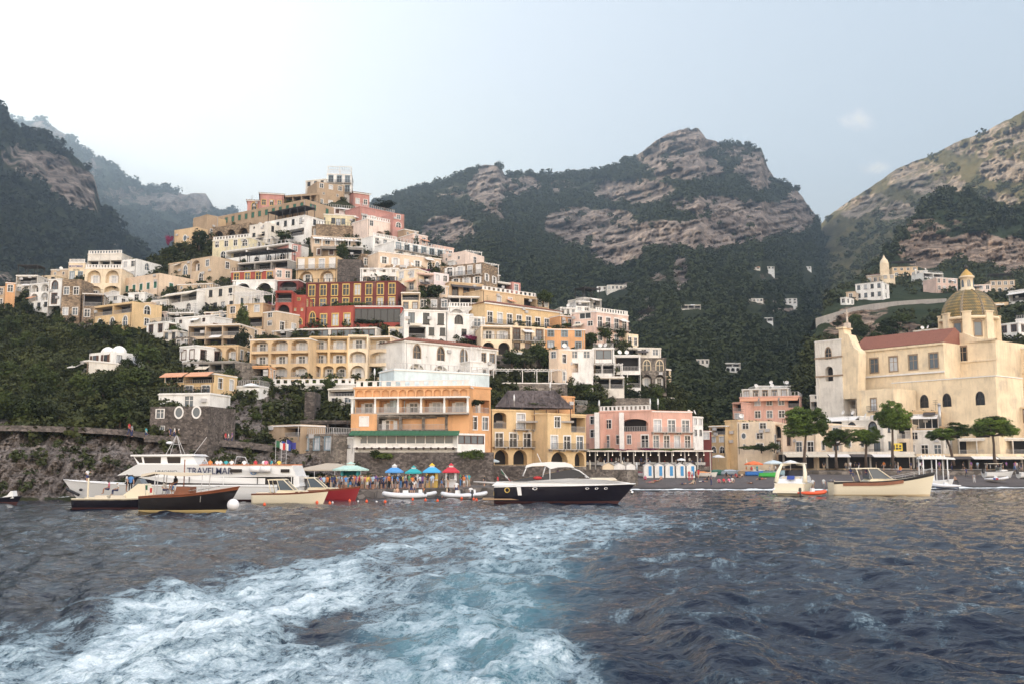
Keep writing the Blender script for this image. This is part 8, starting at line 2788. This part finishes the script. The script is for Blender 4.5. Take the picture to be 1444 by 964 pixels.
def person_mesh(pose):
    if pose in POSES:
        return POSES[pose]
    # joints: facing -y, feet at z = 0, standing height 1.72
    J = {'pel': (0, 0, .95), 'waist': (0, .0, 1.08), 'chest': (0, .01, 1.30), 'neck': (0, .01, 1.47), 'head': (0, -.01, 1.58), 'top': (0, 0, 1.66)}
    for s, n in ((1, 'l'), (-1, 'r')):
        J['hip' + n] = (s * .09, 0, .90); J['kn' + n] = (s * .10, -.01, .50); J['an' + n] = (s * .10, .02, .09); J['toe' + n] = (s * .11, -.15, .035)
        J['sh' + n] = (s * .18, .01, 1.40); J['el' + n] = (s * .25, .03, 1.13); J['wr' + n] = (s * .26, -.06, .90); J['ha' + n] = (s * .26, -.08, .83)
    if pose == 'walk':
        J['knl'] = (.09, -.16, .53); J['anl'] = (.09, -.20, .12); J['toel'] = (.09, -.37, .08)
        J['knr'] = (-.09, .04, .50); J['anr'] = (-.09, .24, .14); J['toer'] = (-.10, .12, .03)
        J['ell'] = (.24, .16, 1.15); J['wrl'] = (.23, .14, .92); J['hal'] = (.23, .11, .85); J['elr'] = (-.24, -.08, 1.14); J['wrr'] = (-.22, -.24, .98); J['har'] = (-.22, -.29, .92)
    elif pose == 'arm':
        J['ell'] = (.30, -.12, 1.24); J['wrl'] = (.20, -.30, 1.38); J['hal'] = (.17, -.33, 1.44)
        J['elr'] = (-.27, .06, 1.16); J['wrr'] = (-.14, -.12, 1.04); J['har'] = (-.08, -.16, 1.03)
    elif pose == 'sit':
        for k in list(J):
            x, y, z = J[k]
            if k in ('pel', 'waist', 'chest', 'neck', 'head', 'top') or k[:2] in ('sh', 'el', 'wr', 'ha'): J[k] = (x, y, z - .48)
        for s, n in ((1, 'l'), (-1, 'r')):
            J['hip' + n] = (s * .09, -.02, .45); J['kn' + n] = (s * .13, -.44, .50); J['an' + n] = (s * .12, -.47, .09); J['toe' + n] = (s * .13, -.63, .035)
            J['wr' + n] = (s * .18, -.26, .57); J['ha' + n] = (s * .16, -.34, .56)
    elif pose == 'ground':      # sitting on the ground, leaning back
        for k in list(J):
            x, y, z = J[k]
            if k in ('pel', 'waist', 'chest', 'neck', 'head', 'top') or k[:2] in ('sh',): J[k] = (x, y + (z - .95) * .35, .12 + (z - .95) * .93)
        for s, n in ((1, 'l'), (-1, 'r')):
            J['hip' + n] = (s * .09, -.04, .11); J['kn' + n] = (s * .12, -.40, .34 if s > 0 else .16); J['an' + n] = (s * .12, -.68 if s > 0 else -.80, .07); J['toe' + n] = (s * .13, -.80 if s > 0 else -.88, .10)
            J['el' + n] = (s * .27, .34, .32); J['wr' + n] = (s * .26, .40, .08); J['ha' + n] = (s * .27, .34, .03)
    elif pose == 'lie':
        for k in list(J):
            x, y, z = J[k]
            J[k] = (x * 1.1, .9 - z, .11 + (-y if k[:3] == 'toe' else 0) * .5)
        for s, n in ((1, 'l'), (-1, 'r')):
            J['an' + n] = (s * .12, .80, .06); J['toe' + n] = (s * .15, .84, .18); J['kn' + n] = (s * .12, .42, .12)
            J['el' + n] = (s * .30, -.22, .07); J['wr' + n] = (s * .34, .02, .05); J['ha' + n] = (s * .35, .10, .04)
    R = {'pel': .135, 'waist': .125, 'chest': .15, 'neck': .058, 'head': .095, 'top': .075, 'hip': .095, 'kn': .062, 'an': .042, 'toe': .034, 'sh': .068, 'el': .046, 'wr': .032, 'ha': .04}
    names = list(J)
    idx = {n: i for i, n in enumerate(names)}
    bones = [('pel', 'waist', 2), ('waist', 'chest', 2), ('chest', 'neck', 2), ('neck', 'head', 0), ('head', 'top', 1)]
    for n in 'lr':
        bones += [('pel', 'hip' + n, 3), ('hip' + n, 'kn' + n, 3), ('kn' + n, 'an' + n, 4), ('an' + n, 'toe' + n, 0), ('chest', 'sh' + n, 2), ('sh' + n, 'el' + n, 2), ('el' + n, 'wr' + n, 0), ('wr' + n, 'ha' + n, 0)]
    me = bpy.data.meshes.new('skel')
    me.from_pydata([J[n] for n in names], [(idx[a], idx[b_]) for a, b_, _ in bones], [])
    ob = bpy.data.objects.new('skel', me); COL.objects.link(ob)
    md = ob.modifiers.new('s', 'SKIN'); ob.modifiers.new('u', 'SUBSURF').levels = 1
    for i, n in enumerate(names):
        r = R.get(n) or R[n[:-1]]
        sv = me.skin_vertices[0].data[i]
        sv.radius = (r, r); sv.use_root = (n == 'pel')
    dg = bpy.context.evaluated_depsgraph_get(); dg.update()
    ev = bpy.data.meshes.new_from_object(ob.evaluated_get(dg))
    bpy.data.objects.remove(ob)
    mb = MB()
    for p in ev.polygons:
        c = Vector(p.center)
        best = 9; mi = 0
        for a, b_, k in bones:
            A, Bv = Vector(J[a]), Vector(J[b_]); d = Bv - A
            t = max(0, min(1, (c - A).dot(d) / max(d.length_squared, 1e-6)))
            q = (c - A - d * t).length - (R.get(a) or R[a[:-1]]) * .5
            if q < best:
                best = q; mi = k
                if a[:3] == 'hip' and t > .75: mi = 4
                if a[:2] == 'sh' and t > .6: mi = 0
        hd = Vector(J['head']); up = (Vector(J['top']) - hd).normalized()
        if mi == 0 and (c - hd).length < .15 and ((c - hd).dot(up) > .02 or (c - hd).dot(Vector((0, 1, 0)) if pose != 'lie' else Vector((0, 0, -1))) > .045):
            mi = 1
        mb.raw([ev.vertices[v].co for v in p.vertices], [tuple(range(len(p.vertices)))], mi, True)
    # face and fingers
    hd = Vector(J['head']); fw = Vector((0, -1, 0)) if pose != 'lie' else Vector((0, 0, 1)); up = (Vector(J['top']) - hd).normalized()
    mb.tube([hd + fw * .09 + up * .015, hd + fw * .122 - up * .015], [.012, .018], 5, 0)
    for s in (-1, 1):
        e = hd + fw * .094 + up * .025 + Vector((s * .034, 0, 0)); mb.ball(e, .011, 1, 6, 4)
        mb.ball(hd + Vector((s * .096, .01, 0)), .022, 0, 6, 4, sx=.5)
    mb.tube([hd + fw * .097 - up * .05 + Vector((-.022, 0, 0)), hd + fw * .097 - up * .05 + Vector((.022, 0, 0))], .007, 4, 1)
    for n in 'lr':
        w_, h_ = Vector(J['wr' + n]), Vector(J['ha' + n]); d = (h_ - w_).normalized(); sd_ = d.cross(fw).normalized() if abs(d.dot(fw)) < .9 else Vector((1, 0, 0))
        for q, ln in zip((-.03, -.01, .01, .03), (.07, .082, .078, .06)):
            b0 = h_ + d * .02 + sd_ * q; mb.tube([b0, b0 + d * ln * .6, b0 + d * ln * .9 + fw * .02], [.0095, .009, .007], 5, 0)
        mb.tube([w_ + d * .03 + sd_ * .03, w_ + d * .07 + sd_ * .06 + fw * .01], [.012, .009], 5, 0)
    POSES[pose] = mb.mesh('person_' + pose, [SKIN[0], HAIR[0], CM['white'], CM['navy'], SKIN[0]])
    return POSES[pose]


def person(p, pose, top, bottom, label, group=None, rz=0., hair=None, skin=None, rng=rnd, s=None):
    o = link('person', person_mesh(pose), None, p, rz)
    sk = SKIN[rng.randint(0, 1)] if skin is None else SKIN[skin]
    ms = [sk, HAIR[rng.randint(0, 2)] if hair is None else HAIR[hair], CM[top] if top else sk, CM[bottom], sk if rng.random() < .45 or pose in ('lie', 'ground') else CM[bottom]]
    for i, m in enumerate(ms):
        o.material_slots[i].link = 'OBJECT'; o.material_slots[i].material = m
    k = s or rng.uniform(.93, 1.06)
    o.scale = (k, k, k)
    return tag(o, label, 'person', group)


pr2 = random.Random(5)
TOPS = ['white'] * 5 + ['black'] * 4 + ['navy'] * 3 + ['grey'] * 2 + ['blue', 'red', 'pink', 'orange', 'yellow', 'teal', 'pale blue', 'pale blue', 'beige', 'beige', 'green', 'purple', 'purple']
BOTS = ['navy', 'black', 'beige', 'white', 'grey', 'blue', 'black', 'navy']
pts_q = []
tries = 0
while len(pts_q) < 150 and tries < 8000:
    tries += 1
    x = pr2.uniform(452, 662)
    if x > 588 and pr2.random() < .7: continue
    Y = quayY(x) + .6 + abs(pr2.gauss(0, 1)) * 4.2
    if Y > quayY(x) + 14: continue
    q = (bx(x, Y), Y)
    if any((a - q[0]) ** 2 + (b_ - q[1]) ** 2 < .24 for a, b_ in pts_q): continue
    if any(abs(q[0] - bx(kx, kY)) < 1.3 and abs(Y - kY) < 1.4 for kx, kY in ((494, 131), (556, 131), (583, 132), (609, 133), (636, 134))): continue
    pts_q.append(q)
for (x, Y) in pts_q:
    c = pr2.choice(TOPS)
    far_ = Y > 0
    person((x, Y, .97), pr2.choice(['stand', 'stand', 'walk', 'arm']), c, pr2.choice(BOTS), 'person in a %s top standing in the packed crowd on the quay' % c, 'people in %s tops in the quay crowd' % c, pr2.uniform(-PI, PI), rng=pr2)

# on the ferry's upper deck
fr_, FX, FZ, FW = FERRY
for i, (px_, c) in enumerate([(294, 'grey'), (300, 'orange'), (308, 'white'), (316, 'white'), (322, 'teal'), (328, 'white'), (349, 'white'), (363, 'red'), (373, 'white'), (379, 'pink'), (385, 'teal'), (392, 'black'), (397, 'yellow')]):
    lp = Vector((FX(px_), 1.6 - (i % 3) * .5, FZ(657.5) - 1.0))
    wp = fr_.matrix_basis @ lp if False else Vector((fr_.location.x - lp.x, fr_.location.y - lp.y, lp.z))
    person(wp, 'stand', c, 'navy', 'passenger in %s on the upper deck of the white ferry' % {'white': 'a white shirt', 'teal': 'a teal shirt'}.get(c, 'a ' + c + ' top'), 'passengers in %s on the ferry deck' % c, pr2.uniform(-1, 1), rng=pr2, s=1.)
person((FERRY[0].location.x - FX(125), FERRY[0].location.y, FZ(682)), 'arm', 'white', 'navy', 'crew member in white on the foredeck of the ferry', None, 1.2)


def onboat(px, py, Y, pose, top, bottom, label, rz=0., **kw):
    p = P(px, py, Y)
    return person(p, pose, top, bottom, label, None, rz, rng=pr2, **kw)


onboat(153, 696, 94.5, 'sit', 'pink', 'navy', 'person in a pink shirt sitting on the dark open boat', -1.3)
onboat(165, 697, 94.6, 'sit', 'white', 'navy', 'person in white reclining behind the pink shirted one on the dark open boat', -.8)
onboat(183.5, 695, 94.6, 'stand', 'blue', 'black', 'skipper in a bright blue shirt standing at the console of the dark open boat', .4, hair=0)
onboat(178, 693, 95.2, 'stand', 'white', 'black', 'person with dark hair behind the skipper of the dark open boat', 2.)
onboat(231, 697, 87.5, 'sit', 'white', 'navy', 'person with dark hair seated at the left in the wooden boat', 1.2, hair=0)
onboat(242, 697, 87.6, 'sit', 'blue', 'beige', 'child in a blue top seated in the wooden boat', .6, s=.8)
onboat(247, 690, 87.8, 'sit', 'black', 'navy', 'person in dark clothes seated at the wheel of the wooden boat', -.6)
onboat(787, 676, 107.5, 'sit', 'purple', 'navy', 'person in a purple top sitting under the yacht hardtop', .3)
onboat(797, 675, 107.8, 'sit', 'white', 'white', 'person in white at the helm of the black yacht', -.9)
onboat(683, 687, 140, 'stand', 'black', 'navy', 'person in black walking on the quay behind the yacht stern', 1.2)
onboat(702, 687, 142, 'stand', 'red', 'navy', 'person in red on the quay right behind the yacht stern', 1.2)
for i, (px_, c) in enumerate([(1200, 'navy'), (1222, 'purple'), (1232, 'grey'), (1270, 'orange')]):
    onboat(px_, 672 if i < 3 else 668, 132., 'sit', c, 'navy', 'passenger in %s seated in the large cream motor boat' % ('an orange top' if c == 'orange' else 'a ' + c + ' top'), pr2.uniform(-1, 1))
for i, (px_, c, w_) in enumerate([(1146.5, 'white', 'pale'), (1162, 'white', 'grey'), (1172, 'grey', 'small'), (1177, 'beige', 'small')]):
    onboat(px_, 691 - (5 if i > 1 else 0), 137. + i, 'stand' if i < 2 else 'sit', c, 'beige' if i == 0 else 'grey', ['man in a white shirt standing with his back turned right of the white cruiser', 'second man in a white shirt left of the cream boat stern', 'child in grey beside the two men in white shirts', 'person in beige close to the stern of the large cream boat'][i], 2.8 - i * .5, hair=0)
for i, (px_, Y, c, ps) in enumerate([(556, 120.5, 'beige', 'sit'), (560, 120.8, None, 'sit'), (580, 121, 'black', 'stand'), (584, 121.2, 'white', 'stand'), (630, 121, 'beige', 'sit'), (632, 121.4, 'black', 'sit'), (643.5, 121, 'white', 'stand'), (664, 124, 'white', 'sit'), (598, 124, 'orange', 'sit')]):
    p = P(px_, 700, Y); p.z = .28 if ps == 'stand' else .05
    person(p, ps, c, 'navy', ['person in beige seated at the bow of the passenger inflatable', 'bare chested person seated in the passenger inflatable', 'person in black standing in the passenger inflatable', 'person in white standing at the console of the passenger inflatable', 'person in beige crouching in the inflatable before the dark quay', 'person in black sitting in the inflatable before the dark quay',
                               'person in all white standing in the inflatable before the dark quay', 'person in white at the outboard of the long white tender', 'person in orange in the grey dinghy'][i], None, pr2.uniform(-2, 2), rng=pr2)

# on the beach
for i, (px_, py_, ps, c, b_, lb) in enumerate([
    (1003, 684, 'stand', 'navy', 'navy', 'woman in a dark swimsuit standing at the edge of the surf'), (972, 677, 'stand', 'red', 'red', 'person in a long red dress standing on the sand'), (976, 676, 'stand', 'white', 'red', 'person in white beside the red dress'),
    (981, 677, 'stand', 'black', 'black', 'person in black right of the red dress'), (985, 674, 'walk', 'red', 'red', 'person in red walking near the white rowing boat'), (977, 682, 'ground', 'beige', 'beige', 'child in beige sitting before the red dress'),
    (1014, 680, 'ground', 'pink', 'pink', 'person on a pink towel sitting near the water'), (1021, 680, 'ground', 'red', 'black', 'person in red sitting near the pink towel'), (1029, 680, 'ground', 'pink', 'white', 'person in pink sitting right of the red one'), (1032, 679, 'ground', 'white', 'navy', 'person in white sitting at the end of the pink group'),
    (1058, 681, 'lie', None, 'black', 'sunbather lying on a white towel left of the cruiser'), (1072, 676, 'ground', 'black', 'black', 'person in black sitting near the cruiser'), (1076, 675, 'lie', 'red', 'black', 'sunbather in red lying near the cruiser'),
    (925, 678, 'lie', None, 'red', 'sunbather lying near the dark red dinghy'), (918, 680, 'lie', None, 'pink', 'sunbather stretched out closest to the yacht bow'), (932, 676, 'ground', None, 'red', 'bare backed bather sitting before the white sailing dinghy'), (910, 676, 'ground', 'pink', 'red', 'bather in pink sitting by the yacht bow'),
    (991, 679, 'lie', 'white', 'navy', 'sunbather in white lying right of the child in beige'), (998, 676, 'ground', 'black', 'black', 'bather in black sitting behind the swimsuit woman'), (963, 682, 'lie', 'navy', 'black', 'sunbather in navy lying left of the red dress'),
    (1025, 671, 'ground', 'black', 'black', 'person in black sitting by the grey dinghy'), (1031, 673, 'ground', 'navy', 'grey', 'person in navy sitting by the grey dinghy'), (1039, 673, 'ground', 'red', 'black', 'person in red sitting right of the grey dinghy'), (1046, 672, 'ground', 'beige', 'black', 'person in beige under the orange parasol'),
    (1053, 668, 'stand', 'orange', 'navy', 'person in orange standing under the orange parasol'), (1060, 668, 'stand', 'red', 'black', 'person in red standing under the orange parasol'), (1068, 668, 'stand', 'teal', 'navy', 'person in teal standing under the orange parasol'), (1086, 668, 'stand', 'white', 'white', 'person in white under the pale parasol'), (1094, 668, 'walk', 'white', 'black', 'person in white walking under the pale parasol'),
    (1363, 672, 'walk', 'navy', 'black', 'man in navy walking on the sand left of the beached boat'), (1374, 680, 'walk', 'grey', 'white', 'boy in white shorts walking on the sand before the beached boat'), (1347, 682, 'sit', None, 'black', 'bare backed man sitting on the blue hulled dinghy'), (1338, 676, 'stand', 'white', 'white', 'person in white standing behind the blue hulled dinghy'),
    (1335, 682, 'sit', 'black', 'black', 'person in black bending in the blue hulled dinghy'), (884, 668, 'stand', 'white', 'black', 'person in white at the left of the huts'), (874, 675, 'ground', 'black', 'black', 'person in black sitting behind the yacht bow'), (880, 674, 'stand', 'navy', 'navy', 'person in navy standing left of the tall closed parasol')]):
    p = on_beach(px_, py_)
    if ps == 'sit' : p.z += .15
    person(p, ps, c, b_, lb, None, pr2.uniform(-PI, PI), rng=pr2)
# on the promenade and at the bars
for i in range(34):
    px_ = pr2.uniform(1090, 1444); Y = pr2.uniform(189.5, 194.)
    if 1125 < px_ < 1140: continue
    c = pr2.choice(TOPS)
    person((bx(px_, Y), Y + .6, 2.82), pr2.choice(['stand', 'walk']), c, pr2.choice(BOTS), 'person in a %s top strolling on the promenade before the shops' % c, 'people in %s tops on the promenade' % c, pr2.uniform(-PI, PI), rng=pr2)
for i in range(30):
    px_ = pr2.uniform(808, 998); c = pr2.choice(['white', 'white', 'white', 'black', 'navy', 'pale blue', 'red'])
    p = P(px_, 657, 178.); 
    person((bx(px_, 179.6), 178 + pr2.uniform(.9, 3.6), p.z), pr2.choice(['sit', 'stand']), c, 'black', 'guest in a %s top in the open beach restaurant' % c, 'guests in %s tops in the beach restaurant' % c, pr2.uniform(-PI, PI), rng=pr2)
# on the cliff path and the landing
for i, (px_, py_, c) in enumerate([(206, 613, 'teal'), (240, 613, 'navy'), (246, 613, 'white'), (253, 613, 'white'), (296, 619, 'navy'), (302, 619, 'white'), (311, 619, 'pale blue'), (318, 620, 'red'), (322, 620, 'white'), (327, 620, 'purple'), (182, 608, 'red'), (186, 609, 'grey')]):
    p = P(px_, py_, float(hillY(px_, py_)) - 4.2)
    person(p - Vector((0, 0, .6)), pr2.choice(['walk', 'stand']), c, 'navy', 'walker in a %s top on the cliff path' % c, 'walkers in %s tops on the cliff path' % c, pr2.choice([-1.4, 1.4]), rng=pr2)
